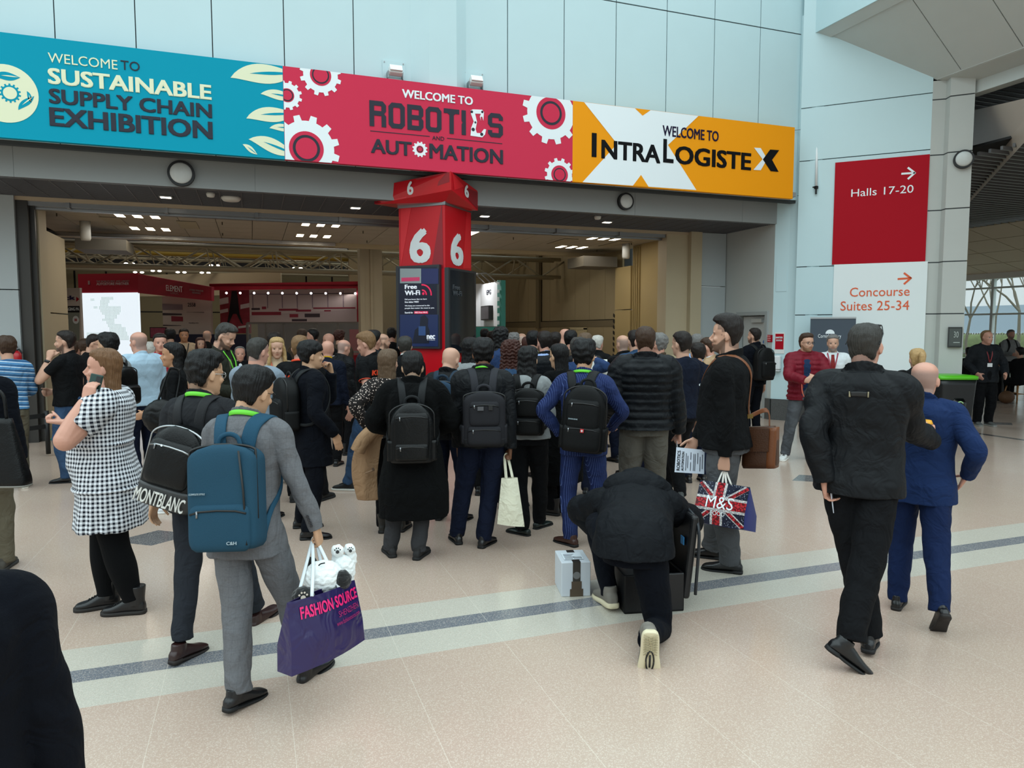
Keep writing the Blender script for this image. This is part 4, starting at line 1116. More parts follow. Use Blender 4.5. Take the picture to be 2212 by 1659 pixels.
# green edged stand right of the totem
ep = root('exhibition_stand', dp(1050, 712, 17.5) * [1, 1, 0], 0, 'bright white stand with green side strip, right of the totem', 'exhibition stand'); so3 = np.array(ep.location)
def seat(o, par, off): o.data.transform(Matrix.Translation(-Vector(off))); o.parent = par; return o
e1 = vwall('stand_wall', 1000, 615, 1038, 705, 18.6, 18.2, mat('epg_white', '#dfe3e6', .5)); seat(e1[0], ep, so3)
b = MB(); pts = [dp(1038, 615, 18.2), dp(1038, 705, 18.2), dp(1074, 705, 16.6), dp(1074, 608, 16.6)]; n_ = unit(np.cross(pts[1] - pts[0], pts[2] - pts[0])); n_ = n_ if n_ @ (CAM - pts[0]) > 0 else -n_
b.prism(np.array(pts) - n_ * .08, n_ * .08); seat(b.build('stand_wall', mat('epg_white')), ep, so3)
b = MB(); pg = [dp(1074, 605, 16.6), dp(1074, 760, 16.6), dp(1083, 760, 16.3), dp(1083, 605, 16.3)]; b.prism(np.array(pg) - n_ * .1, n_ * .1); seat(b.build('green_strip', mat('epg_green', '#1e6f63', .5)), ep, so3)
b = MB(); pb_ = [dp(1000, 706, 18.5), dp(1000, 706, 18.5) * [1, 1, 0], dp(1074, 706, 16.62) * [1, 1, 0], dp(1074, 706, 16.62)]; b.prism(np.array(pb_) - n_ * .06, n_ * .06); seat(b.build('stand_base', mat('epg_green')), ep, so3)
qe = lambda x, y: (lambda r: CAM + r * ((n_ @ (pts[0] - CAM)) / (n_ @ r)))(sight(x, y))
o = qe(1052, 637); fit_text('EPG', o + n_ * .01 - so3, unit((pts[2] - pts[1]) * [1, 1, 0]), AZ, np.linalg.norm(qe(1061, 637) - o), qe(1052, 627)[2] - o[2], P_char, ep)
b = MB(); tvp = [qe(1047, 662), qe(1047, 692), qe(1065, 691), qe(1065, 660)]; b.prism(np.array(tvp), n_ * .10); seat(b.build('wall_screen', M_black), ep, so3)
b = MB(); b.prism(np.array([q + n_ * .10 for q in (qe(1048, 664), qe(1048, 690), qe(1064, 689), qe(1064, 662))]), n_ * .004); seat(b.build('screen_picture', mat('scr_pic', '#4a4a4e', .3, emit=.2, vary=.5, vscale=8)), ep, so3)
for i in range(9):
    q = qe(1076.5, 0); 
    cc = dp(1078.5, 612 + i * 17, 16.40); b = MB(); b.box(cc + n_ * .03, (.05, .05, .05 + .02 * (i % 3))); seat(b.build('white_icon', P_white), ep, so3)
for x, y in ((1044, 608), (1057, 604), (1070, 600)):
    p_ = qe(x + 3, 611); b = MB(); b.tube([p_, p_ + n_ * .25 + [0, 0, .22], p_ + n_ * .45 + [0, 0, .20]], .012, 6); b.ball(p_ + n_ * .47 + [0, 0, .18], .04, 8, 6); seat(b.build('arm_spotlight', M_steel), ep, so3)
lt = bpy.data.lights.new('stand_spot', 'SPOT'); lt.energy = 60; lt.spot_size = 2.0; lt.shadow_soft_size = .1
lo = bpy.data.objects.new('stand_spot', lt); COL.objects.link(lo); lo.location = qe(1057, 606) + n_ * .6 + [0, 0, .2]; lo.rotation_euler = Vector(qe(1057, 660) - np.array(lo.location)).to_track_quat('-Z', 'Y').to_euler()
# far hall lights
for i, (x, y) in enumerate(((272, 569), (384, 588), (436, 589), (456, 573), (640, 555), (636, 579), (292, 588), (330, 585))):
    b = MB(); c_ = dp(x, y, 28); b.ball(c_, (.075, .075, .035), 12, 6); b.ball(c_ + np.array([.24, 0, 0]), (.075, .075, .035), 12, 6)
    tag(b.build('high_bay_lamp', mat('bay_lit', '#fff6e6', .5, emit=8)), ['pair of lit roof lamps high at the left of the hall', 'lit roof lamp pair above the stand lettering', 'lit roof lamp pair right of the stand lettering', 'lit roof lamp pair below the pale duct', 'highest lit roof lamp pair left of the cream column', 'lower lit roof lamp pair left of the cream column', 'lit roof lamp pair above the map panel', 'lit roof lamp pair above the map corner'][i], 'lamp', 'hall roof lamps')
# poster on the hall door
b = MB(); b.bx(8.33, 8.36, 17.60, 18.10, .98, 1.36); po = tag(b.build('notice_board', mat('notice_cream', '#d3c6a2', .6)), 'cream timetable notice fixed to the hall side door', 'notice')
b = MB()
for i in range(10):
    for j in range(3): b.bx(8.325, 8.33, 17.63 + j * .16, 17.63 + j * .16 + .05 + .06 * ((i * 7 + j * 3) % 5) / 5, 1.00 + i * .034, 1.012 + i * .034)
b.build('printed_lines', mat('print_brown', '#54452f', .6), po)
# signs on the cream post
b = MB(); b.box((8.18, 12.605, 1.46), (.07, .012, .16)); o = tag(b.build('post_sign', mat('sign_navy', '#1d2b3f', .5)), 'small dark sign on the cream post above the heads', 'sign')
b = MB(); b.box((8.12, 12.605, 1.16), (.36, .012, .09)); o = tag(b.build('post_notice', mat('notice_cream')), 'small cream notice on the cream post just above the heads', 'notice')
# lamps' light
for cx in (-1.78, 1.25, 4.2, 7.1): area_light('lobby_lamp', (cx, 14.6, 3.60), (1.4, 2.0), 15, (1, .97, .91))
for x, y in ((-8, 20), (-2, 21), (4, 20), (-9, 28), (-2, 28), (4, 29)): area_light('hall_lamp', (x, y, 6.8), (2, 2), 55)
area_light('canopy_lamp', tuple(dp(610, 626, 22.4) + np.array([0, .1, -.1])), (5.5, .2), 9, (1, .9, .95))
# ---------------------------------------------------------------- people
HEAD_T = smooth_path([  # z above chin, front, back, half width
    (-.012, .050, -.005, .022), (0, .076, -.022, .034), (.014, .083, -.042, .047), (.040, .087, -.062, .058), (.070, .088, -.080, .065),
    (.100, .085, -.092, .070), (.115, .082, -.097, .0725), (.132, .090, -.100, .075), (.160, .090, -.101, .077), (.185, .081, -.095, .074),
    (.208, .060, -.077, .060), (.224, .032, -.048, .038), (.232, .004, -.016, .010)], 34)
TORSO_M = np.array([  # z, half width, front, back, centre y   (1.75 m man)
    (.40, .170, .120, .120, 0), (.62, .178, .125, .130, 0), (.80, .172, .112, .130, 0), (.90, .175, .108, .132, 0), (1.00, .166, .106, .112, 0),
    (1.10, .158, .108, .100, 0), (1.20, .165, .112, .104, 0), (1.30, .177, .118, .114, -.004), (1.38, .180, .104, .116, -.010),
    (1.43, .162, .080, .100, -.016), (1.465, .112, .062, .080, -.018), (1.50, .066, .056, .062, -.012)])
TORSO_F = np.array([
    (.40, .168, .115, .125, 0), (.62, .176, .118, .132, 0), (.80, .178, .108, .136, 0), (.90, .180, .106, .134, 0), (1.00, .162, .102, .108, 0),
    (1.10, .142, .098, .092, 0), (1.20, .148, .112, .094, 0), (1.30, .158, .128, .102, -.004), (1.38, .160, .104, .104, -.010),
    (1.43, .144, .076, .092, -.016), (1.465, .098, .058, .074, -.018), (1.50, .058, .050, .056, -.012)])

def wob(p, f, seed=0.0):
    """cheap smooth noise in about -1..1"""
    x, y, z = (p[:, i] * f for i in range(3))
    return (np.sin(x + 1.7 * np.sin(y * .8 + seed) + seed) + np.sin(y * 1.1 + 1.5 * np.sin(z * .9 + 2 + seed)) + np.sin(z * 1.2 + 1.6 * np.sin(x * .7 + 4 - seed))) / 3

def solid(mb, voxel, iters=3, disp=None, fac=.5):
    """one closed skin round everything in mb"""
    me = mb.mesh('tmp')
    o = bpy.data.objects.new('tmp', me)
    COL.objects.link(o)
    r = o.modifiers.new('r', 'REMESH'); r.mode = 'VOXEL'; r.voxel_size = voxel; r.use_smooth_shade = True
    if iters:
        sm = o.modifiers.new('s', 'SMOOTH'); sm.factor = fac; sm.iterations = iters
    dg = bpy.context.evaluated_depsgraph_get()
    out = bpy.data.meshes.new_from_object(o.evaluated_get(dg))
    bpy.data.objects.remove(o); bpy.data.meshes.remove(me)
    if disp is not None and len(out.vertices):
        n = len(out.vertices)
        co = np.empty(n * 3); out.vertices.foreach_get('co', co); co = co.reshape(-1, 3)
        no = np.empty(n * 3); out.vertex_normals.foreach_get('vector', no); no = no.reshape(-1, 3)
        co = co + no * disp(co, no)[:, None]
        out.vertices.foreach_set('co', co.ravel()); out.update()
    out.polygons.foreach_set('use_smooth', [True] * len(out.polygons))
    return out

def centers(me):
    n = len(me.polygons)
    c = np.empty(n * 3); me.polygons.foreach_get('center', c)
    return c.reshape(-1, 3)

def ik(a, b, l1, l2, pole):
    a, b, pole = (np.asarray(q, float) for q in (a, b, pole))
    d = b - a
    L = np.linalg.norm(d)
    if L > (l1 + l2) * .998:
        b = a + d / L * (l1 + l2) * .998; d = b - a; L = np.linalg.norm(d)
    u = d / L
    x = (l1 * l1 - l2 * l2 + L * L) / (2 * L)
    hgt = math.sqrt(max(l1 * l1 - x * x, 1e-8))
    p = pole - u * (pole @ u)
    return a + u * x + unit(p) * hgt, b

SKIN_C = {'fair': '#bf937c', 'pink': '#c08d79', 'tan': '#ad7c5c', 'asian': '#bd9475', 'olive': '#a87b5c', 'brown': '#6f4932', 'dark': '#42291f'}
def skin(tone):
    if 'skin_' + tone in MATS: return MATS['skin_' + tone]
    m = mat('skin_' + tone, SKIN_C[tone], .5, bump=.12, bscale=160, vary=.08, vscale=22)
    nt = m.node_tree; b = nt.nodes['Principled BSDF']          # lips, brows, beard and cropped hair come from a colour attribute
    src = b.inputs['Base Color'].links[0].from_socket
    a = nt.nodes.new('ShaderNodeAttribute'); a.attribute_name = 'tint'
    mx = nt.nodes.new('ShaderNodeMix'); mx.data_type = 'RGBA'
    nt.links.new(a.outputs['Alpha'], mx.inputs[0]); nt.links.new(src, mx.inputs[6]); nt.links.new(a.outputs['Color'], mx.inputs[7]); nt.links.new(mx.outputs[2], b.inputs['Base Color'])
    return m

HAIR_C = {'black': '#0d0c0d', 'dark': '#1c1512', 'brown': '#3a281c', 'lightbrown': '#6a4c33', 'blond': '#a98a5e', 'ash': '#5c4938', 'grey': '#6d6b69', 'darkgrey': '#34322f', 'white': '#bdb9b2', 'sandy': '#75583b', 'red': '#3d2019'}
def hairmat(c):
    return mat('hair_' + c, HAIR_C[c], .42, bump=.9, bscale=55, stretch=(5, 5, .8), vary=.35, vscale=30, spec=.25)

def hand(mb, w, tz, tx, pn, k, curl=(18, 25, 18), thumb=.35, spread=.0, fat=1.0):
    """w wrist; tz along the fingers, tx towards the thumb, pn out of the palm; five separate fingers"""
    w, tz, pn = np.asarray(w, float), unit(tz), np.asarray(pn, float)
    pn = unit(pn - tz * (pn @ tz))
    tx = np.asarray(tx, float); tx = unit(tx - tz * (tx @ tz) - pn * (tx @ pn))
    g = lambda a, b, c: w + k * (tx * a + pn * b + tz * c)
    if np.dot(np.cross(tx, pn), tz) > 0: X, Yv = tx, pn
    else: X, Yv = -tx, pn
    mb.loft([g(0, 0, -.05), g(0, 0, -.01), g(.001, 0, .03), g(.002, .001, .06), g(0, 0, .092)], X, Yv, np.array([.027, .027, .036, .042, .039]) * k * fat, np.array([.021, .019, .017, .015, .012]) * k * fat, n=14, e=2.5)
    mb.ball(g(.022, .008, .035), np.array([.016, .013, .026]) * k * fat, R=np.column_stack([tx, pn, tz]))
    for a, L, r, da in ((.030, .076, .0093, .10), (.0105, .084, .0096, .03), (-.0095, .078, .0092, -.04), (-.0285, .060, .0082, -.12)):
        p = g(a, 0, .082); ang = 0.0; P = [p, ]
        sd = tx * math.sin(da + spread * a * 30)
        for seg, c in zip((.46, .30, .26), curl):
            ang += R_(c)
            d = unit(tz * math.cos(ang) + pn * math.sin(ang) + sd * math.cos(ang) * .6)
            p = p + d * L * seg * k; P.append(p)
        P = np.array(P)
        T, X1, Y1 = frames(P, tx)
        rr = np.array([r * 1.06, r, r * .93, r * .74]) * k * fat
        mb.loft(P, X1, Y1, rr, rr, n=8)
        mb.ball(P[-1], rr[-1] * 1.02, n=8, m=4)
    ct = math.cos(thumb); st = math.sin(thumb)
    p0 = g(.024, .006, .022)
    d1 = unit(tx * .62 * ct + tz * .66 + pn * (.25 + st))
    d2 = unit(tx * .30 * ct + tz * .80 + pn * (.25 + st * 1.2))
    P = np.array([p0, p0 + d1 * .042 * k, p0 + d1 * .042 * k + d2 * .030 * k, p0 + d1 * .042 * k + d2 * .055 * k])
    T, X1, Y1 = frames(P, pn)
    rr = np.array([.0135, .0112, .0105, .0080]) * k * fat
    mb.loft(P, X1, Y1, rr, rr, n=8)
    mb.ball(P[-1], rr[-1], n=8, m=4)

def limb(mb, pts, radii, n=22, m=30, up=(0, 1, 0), folds=(), seed=0.0, ellipse=1.0, puff=0.0, pitch=.055):
    """tapering sleeve or leg along pts with cloth folds at given fractions: (s, width, amount, turns)"""
    q = smooth_path(np.column_stack([pts, radii]), m)
    P, r = q[:, :3], q[:, 3]
    T, X, Y = frames(P, up)
    s = np.concatenate([[0], np.cumsum(np.linalg.norm(np.diff(P, axis=0), axis=1))])
    t = s / s[-1]
    th = np.linspace(0, 2 * PI, n, endpoint=False)
    mod = np.ones((m, n))
    for f0, wd, amt, tn in folds:
        A = amt * np.exp(-((t - f0) / wd) ** 2)
        mod += A[:, None] * np.sin(th[None] * 1 + tn * 2 * PI * t[:, None] + seed + 1.3 * np.sin(th[None] * 2 + seed))
    if puff:
        mod *= 1 + puff * (np.abs(np.sin(PI * s / pitch)) ** .6 - .7)[:, None]
    mb.loft(P, X, Y, r, r * ellipse, n=n, mod=mod)
    return P

class Person:
    pass

def bare(tbl, z):
    return [np.interp(z, tbl[:, 0], tbl[:, i]) for i in range(1, 5)]

def person(label, px, d, top, yaw, *_a, name='person', w=1.0, dep=1.0, belly=0.0, fem=False, lean=0, side=0, twist=0, head=(0, 0, 0), drop=0.0, pel=(0, 0),
           feet=None, hands=(None, None), hcurl=((18, 25, 18), (18, 25, 18)), hdir=(None, None), hpalm=(None, None), skin_='fair',
           hair=('short', 'dark'), scalp=None, beard=None, top_=None, shirt=None, legs=None, shoes=('dress', '#101012'), knee=(None, None), group=None, lod=1.0,
           height=None, wide=1.0, glasses=None, lanyard=None, armfat=1.0):
    g = Person()
    if d > 60: d = (on_floor(1106, d) - CAM) @ V_F          # a floor row instead of a distance
    r = sight(px, 712)
    org = CAM + r * d
    loc = np.array([org[0], org[1], 0.0])
    rz = -YAW - R_(yaw) - math.atan((px - 1106) / FPX)       # yaw is as seen: 0 back to us, 90 facing right, 180 facing us
    ztop = (CAM + sight(px, top) * (d / (sight(px, top) @ V_F)) * (r @ V_F))[2]
    h = height or ztop / max(.6, math.cos(R_(lean)) * .45 + .55) - (0) + drop
    k = h / 1.75
    kh = .45 * k + .55
    if fem: kh *= .96
    tbl = (TORSO_F if fem else TORSO_M).copy()
    tbl[:, 0] *= k
    tbl[:, 1] *= k * w; tbl[:, 2] *= k * w * dep; tbl[:, 3] *= k * w * dep; tbl[:, 4] *= k
    if belly:
        tbl[:, 2] += belly * np.exp(-((tbl[:, 0] / k - 1.06) / .17) ** 2)
    vox = float(np.clip(d * .00132, .0058, .017)) * lod
    z0 = .93 * k
    L, S, TW = R_(lean), R_(side), R_(twist)
    po = np.array([pel[0] * k, pel[1] * k, -drop])
    def T(p, a=None):
        p = np.asarray(p, float); one = p.ndim == 1
        p = p.reshape(-1, 3)
        a = sstep((p[:, 2] - z0) / (.28 * k)) if a is None else np.full(len(p), a)
        x, y, z = p[:, 0], p[:, 1], p[:, 2] - z0
        t = TW * a
        x, y = x * np.cos(t) - y * np.sin(t), x * np.sin(t) + y * np.cos(t)
        t = S * a
        x, z = x * np.cos(t) + z * np.sin(t), -x * np.sin(t) + z * np.cos(t)
        t = -L * a
        y, z = y * np.cos(t) - z * np.sin(t), y * np.sin(t) + z * np.cos(t)
        o = np.column_stack([x, y, z + z0]) + po
        return o[0] if one else o
    RT = (rot('x', -L) @ rot('y', S) @ rot('z', TW))
    g.T, g.RT, g.k, g.h, g.tbl, g.vox = T, RT, k, h, tbl, vox
    # head frame
    hy, hp, hr = R_(head[0]), R_(-head[1]), R_(head[2])      # turn right, raise, tilt
    RH = RT @ rot('z', -hy) @ rot('x', -hp) @ rot('y', hr)
    piv = T(np.array([0, -.012 * k, h - .232 * kh + .02 * kh]), 1.0)
    ho = piv + RH @ np.array([0, .022, -.02]) * kh
    H = lambda p: np.asarray(p, float) * kh @ RH.T + ho
    g.RH, g.ho, g.kh, g.H = RH, ho, kh, H
    # body -----------------------------------------------------------
    b = MB()
    ht = HEAD_T
    jaw = .93 if fem else 1.0
    wz = ht[:, 3] * np.where(ht[:, 0] < .07, jaw, 1.0)
    b.loft(H(np.column_stack([0 * ht[:, 0], (ht[:, 1] + ht[:, 2]) / 2, ht[:, 0]])), RH[:, 0], RH[:, 1], wz * kh, (ht[:, 1] - ht[:, 2]) / 2 * kh, n=32, e=2.15)
    if not g.__dict__.get('noface'):
        RB = RH
        def ball(c, r): b.ball(H(c), np.array(r) * kh, R=RB, n=10, m=6)
        P = H([(0, .082, .127), (0, .099, .100), (0, .113, .080), (0, .098, .066)])
        b.loft(P, RH[:, 0], RH[:, 1] * .6 + RH[:, 2] * .8, np.array([.007, .009, .0125, .009]) * kh, np.array([.007, .009, .0115, .008]) * kh, n=10)
        for sx in (-1, 1):
            ball((sx * .0115, .095, .073), (.0085, .0095, .0075))
            ball((sx * .038, .066, .083), (.024, .020, .020))
            ball((sx * .033, .077, .131), (.021, .012, .0065))
            ball((sx * .031, .070, .1215), (.0155, .0105, .0056))
            ball((sx * .031, .070, .1075), (.0150, .0080, .0040))
            RE = RH @ rot('z', sx * R_(-22)) @ rot('x', R_(-10))
            b.ball(H((sx * .080, -.010, .103)), np.array([.0065, .018, .030]) * kh, R=RE, n=10, m=6)
            b.ball(H((sx * .076, -.005, .083)), np.array([.008, .010, .012]) * kh, R=RE, n=8, m=5)
        ball((0, .086, .0535), (.023, .010, .0052))
        ball((0, .085, .0430), (.020, .0105, .0068))
        ball((0, .077, .012), (.023, .015, .015))
    # neck and core
    nk = np.array([T((0, -.020 * k, 1.40 * k)), T((0, -.016 * k, 1.47 * k)), H((0, -.022, .01)), H((0, -.018, .07))])
    nr = (.052 if fem else .060) * (.5 + .5 * w) * k
    b.loft(nk, RT[:, 0], RH[:, 1], [nr * 1.5, nr * 1.06, nr, nr * .95], [nr * 1.2, nr * 1.02, nr, nr], n=16)
    zz = np.linspace(.86, 1.46, 14) * k
    rx, rf, rb, cy = bare(tbl, zz)
    b.loft(np.column_stack([0 * zz, cy, zz]), (1, 0, 0), (0, 1, 0), rx * .84, rf * .80, rb * .80, n=18)
    b.v[-1] = T(b.v[-1])
    Rwi = rot('z', rz).T
    def loc_of(P): return Rwi @ (np.asarray(P, float) - loc)
    # arms
    shx = (.172 if not fem else .150) * k * (w * .6 + .4) * wide
    sh, el, wr = [], [], []
    for i, sg in enumerate((1, -1)):
        s_ = T(np.array([sg * shx, -.015 * k, 1.405 * k]), 1.0)
        tgt = hands[i]
        if tgt is None:
            t_ = T(np.array([sg * (shx / k + .085) * k, .04 * k, (1.405 - .545) * k]), .35 if lean < 30 else .1)
            pole = np.array([sg * .35, -1, 0.])
        else:
            if tgt[0] == 'px':
                t_ = loc_of(at_dist(tgt[1], tgt[2], d + tgt[3])); tgt = (0, 0, 0) + tuple(tgt[4:])
            else:
                t_ = np.array(tgt[:3], float) * k
            pole = np.array(tgt[3:6], float) if len(tgt) >= 6 else np.array([sg * .4, -1, -.3])
        e_, w_ = ik(s_, t_, .295 * k, .262 * k, pole)
        sh.append(s_); el.append(e_); wr.append(w_)
        ar = (.046, .042, .037, .035, .024) if fem else (.052, .047, .041, .039, .027)
        fatf = (w * .7 + .3) * armfat
        b.tube(smooth_path([s_, s_ * .5 + e_ * .5, e_, e_ * .5 + w_ * .5, w_], 16), np.interp(np.linspace(0, 4, 16), range(5), np.array(ar) * k * fatf * (1.0 if (top_ and top_.get('sleeve', 'long') != 'long') else .78)), n=14, up=(.3, .2, 1) if abs(unit(e_ - s_)[2]) < .8 else (0, 1, 0))
        b.ball(e_, ar[2] * k * fatf * (1.03 if (top_ and top_.get('sleeve', 'long') != 'long') else .78), 14, 10)
        fd = unit(w_ - e_) if hdir[i] is None else unit(hdir[i])
        if hpalm[i] is None:
            pn = np.array([-sg, 0, 0.]) if abs(fd[0]) < .8 else np.array([0, -1., 0])
        else:
            pn = np.array(hpalm[i], float)
        tx_ = np.cross(fd, pn) * sg
        hk = k * (.94 if fem else 1.0)
        hand(b, w_ + fd * .012 * k, fd, tx_, pn, hk, hcurl[i], fat=max(1.0, vox / .0078) ** .5 * (1 + (armfat - 1) * .3))
        if not hasattr(g, 'hand'): g.hand = []
        pn2 = unit(pn - fd * (pn @ fd))
        g.hand.append((w_ + fd * .085 * k + pn2 * .03 * k, fd, unit(tx_), pn2))
    g.sh, g.el, g.wr = sh, el, wr
    # legs
    feet = feet or ((.10, 0, 8, 0, 0), (-.10, 0, -8, 0, 0))
    hipx = .088 * k * (w * .5 + .5)
    g.hip, g.kn, g.an, g.fM = [], [], [], []
    for i, sg in enumerate((1, -1)):
        if feet[i][0] == 'px':
            q_ = loc_of(on_floor(feet[i][1], feet[i][2])) / k
            fx, fy, (fyaw, fpit, lift) = q_[0], q_[1], feet[i][3:6]
        else:
            fx, fy, fyaw, fpit, lift = feet[i]
        Rf = rot('z', -R_(fyaw)) @ rot('x', -R_(fpit))
        ballp = np.array([fx * k, fy * k, lift * k]) + rot('z', -R_(fyaw)) @ np.array([0, .115 * k, 0])
        an = ballp + Rf @ np.array([0, -.115, .088]) * k
        hp_ = T(np.array([sg * hipx, 0, .90 * k]), 0.0)
        pole = rot('z', -R_(fyaw * .7)) @ np.array([sg * .12, 1, 0.15]) if knee[i] is None else np.array(knee[i], float)
        kn, an2 = ik(hp_, an, .415 * k, .405 * k, pole)
        an = an2
        g.hip.append(hp_); g.kn.append(kn); g.an.append(an)
        g.fM.append((Rf, ballp))
        short = legs and legs.get('bare')
        f = 1.0 if short else .72
        b.tube(smooth_path([hp_, hp_ * .5 + kn * .5, kn, kn * .6 + an * .4, an], 16), np.interp(np.linspace(0, 4, 16), range(5), np.array((.080, .070, .052, .050, .034)) * k * f), n=12, up=(0, 1, 0))
    g.vx = vox
    me = solid(b, vox * .92, 4 if armfat == 1 else 6)
    nv = len(me.vertices); c = np.empty(nv * 3); me.vertices.foreach_get('co', c); c = c.reshape(-1, 3)
    l = ((c - ho) @ RH) / kh
    x, y, z = np.abs(l[:, 0]), l[:, 1], l[:, 2]
    inh = (z > -.03) & (z < .26) & (x < .1) & (np.abs(y) < .14)
    sk = np.array(lin(SKIN_C[skin_])[:3]); tint = np.zeros((nv, 4)); tint[:, :3] = sk
    so = vox * .5
    up_ = lambda v, e: sstep((v - e) / (2 * so) + .5)           # soft step, about one mesh cell wide
    def lay(mask, colr):
        f = np.where(inh, mask, 0.0)
        tint[:, :3] = tint[:, :3] * (1 - f[:, None]) + np.array(colr) * f[:, None]
        tint[:, 3] = np.maximum(tint[:, 3], sstep(f * 4))
    hc = lambda n, f: np.array(lin(HAIR_C[n])[:3]) * f + sk * (1 - f)
    if scalp:
        hl = np.where(y < -.025, .026 + np.clip(y + .06, 0, 1) * .4, np.where(y < .028, .112, np.where(y < .055, .150, .187)))
        top_fade = 1 - sstep((z - .150) / .045) if hair is None or hair[0] == 'fringe' else 1.0
        lay(up_(z, hl) * top_fade * (1 - (x > .070) * (z < .135) * (y > -.035)) * .9, hc(scalp, .6))
    if beard:
        lim = .050 + np.clip((.055 - y) * .9, 0, .05)
        lay(np.maximum(up_(y, -.002) * (1 - up_(z, lim)) * np.maximum(up_(y, .035), up_(x, .045)), up_(y, .080) * up_(z, .056) * (1 - up_(z, .067)) * (1 - up_(x, .030))), hc(beard, .78))
    lay((1 - up_(x, .024 - np.abs(z - .048) * .9)) * up_(z, .0380) * (1 - up_(z, .0570)) * (y > .078) * .8, sk * [.72, .45, .43])
    if hair or scalp or beard:
        lay(up_(z, .1275 - x * .02) * (1 - up_(z, .1365 - np.abs(x - .03) * .10)) * up_(x, .011) * (1 - up_(x, .049)) * (y > .058) * .85, hc(hair[1] if hair else (scalp or beard), .8))
    lay((1 - up_(np.abs(x - .031), .0165)) * up_(z, .1172) * (1 - up_(z, .1225)) * (y > .055) * .6, sk * .22)
    at_ = me.attributes.new('tint', 'FLOAT_COLOR', 'POINT'); at_.data.foreach_set('color', tint.astype(np.float32).ravel())
    me.materials.append(skin(skin_))
    o = link(name, me)
    o.location = loc; o.rotation_euler = (0, 0, rz)
    tag(o, label, 'person', group)
    g.o, g.loc, g.rz = o, loc, rz
    Rw = rot('z', rz)
    g.W = lambda p: np.asarray(p, float) @ Rw.T + loc          # local to world
    g.Rw = Rw
    # eyes
    facing = (Rw @ RH @ np.array([0, 1, 0])) @ unit(CAM - (Rw @ ho + loc))
    if facing > -.45 and d < 14:
        for sx in (-1, 1):
            e = MB(); cc = H((sx * .031, .0655 + max(0, vox - .0058) * .8, .1150)); rr = .0120 * kh
            e.ball(cc, rr, R=RH @ rot('x', -PI / 2), n=14, m=12)
            em = e.mesh('eye')
            q = ((centers(em) - cc) @ RH) / rr
            em.polygons.foreach_set('material_index', np.where(q[:, 1] > .78, 1, 0).astype(np.int32))
            link('eye', em, [mat('eye_white', '#b3a79e', .3), mat('eye_iris', '#1d1511', .2)], o, True)
    if hair and hair[0] not in ('bald', 'fringe'):
        make_hair(g, hair)
    elif hair and hair[0] == 'fringe':
        make_hair(g, hair)
    # clothes
    if legs: make_legs(g, legs)
    if shirt: make_shirt(g, shirt)
    if top_: make_top(g, top_)
    if shoes: make_shoes(g, shoes)
    if glasses: make_glasses(g, glasses)
    if lanyard: make_lanyard(g, lanyard)
    g.fem, g.w = fem, w
    return g

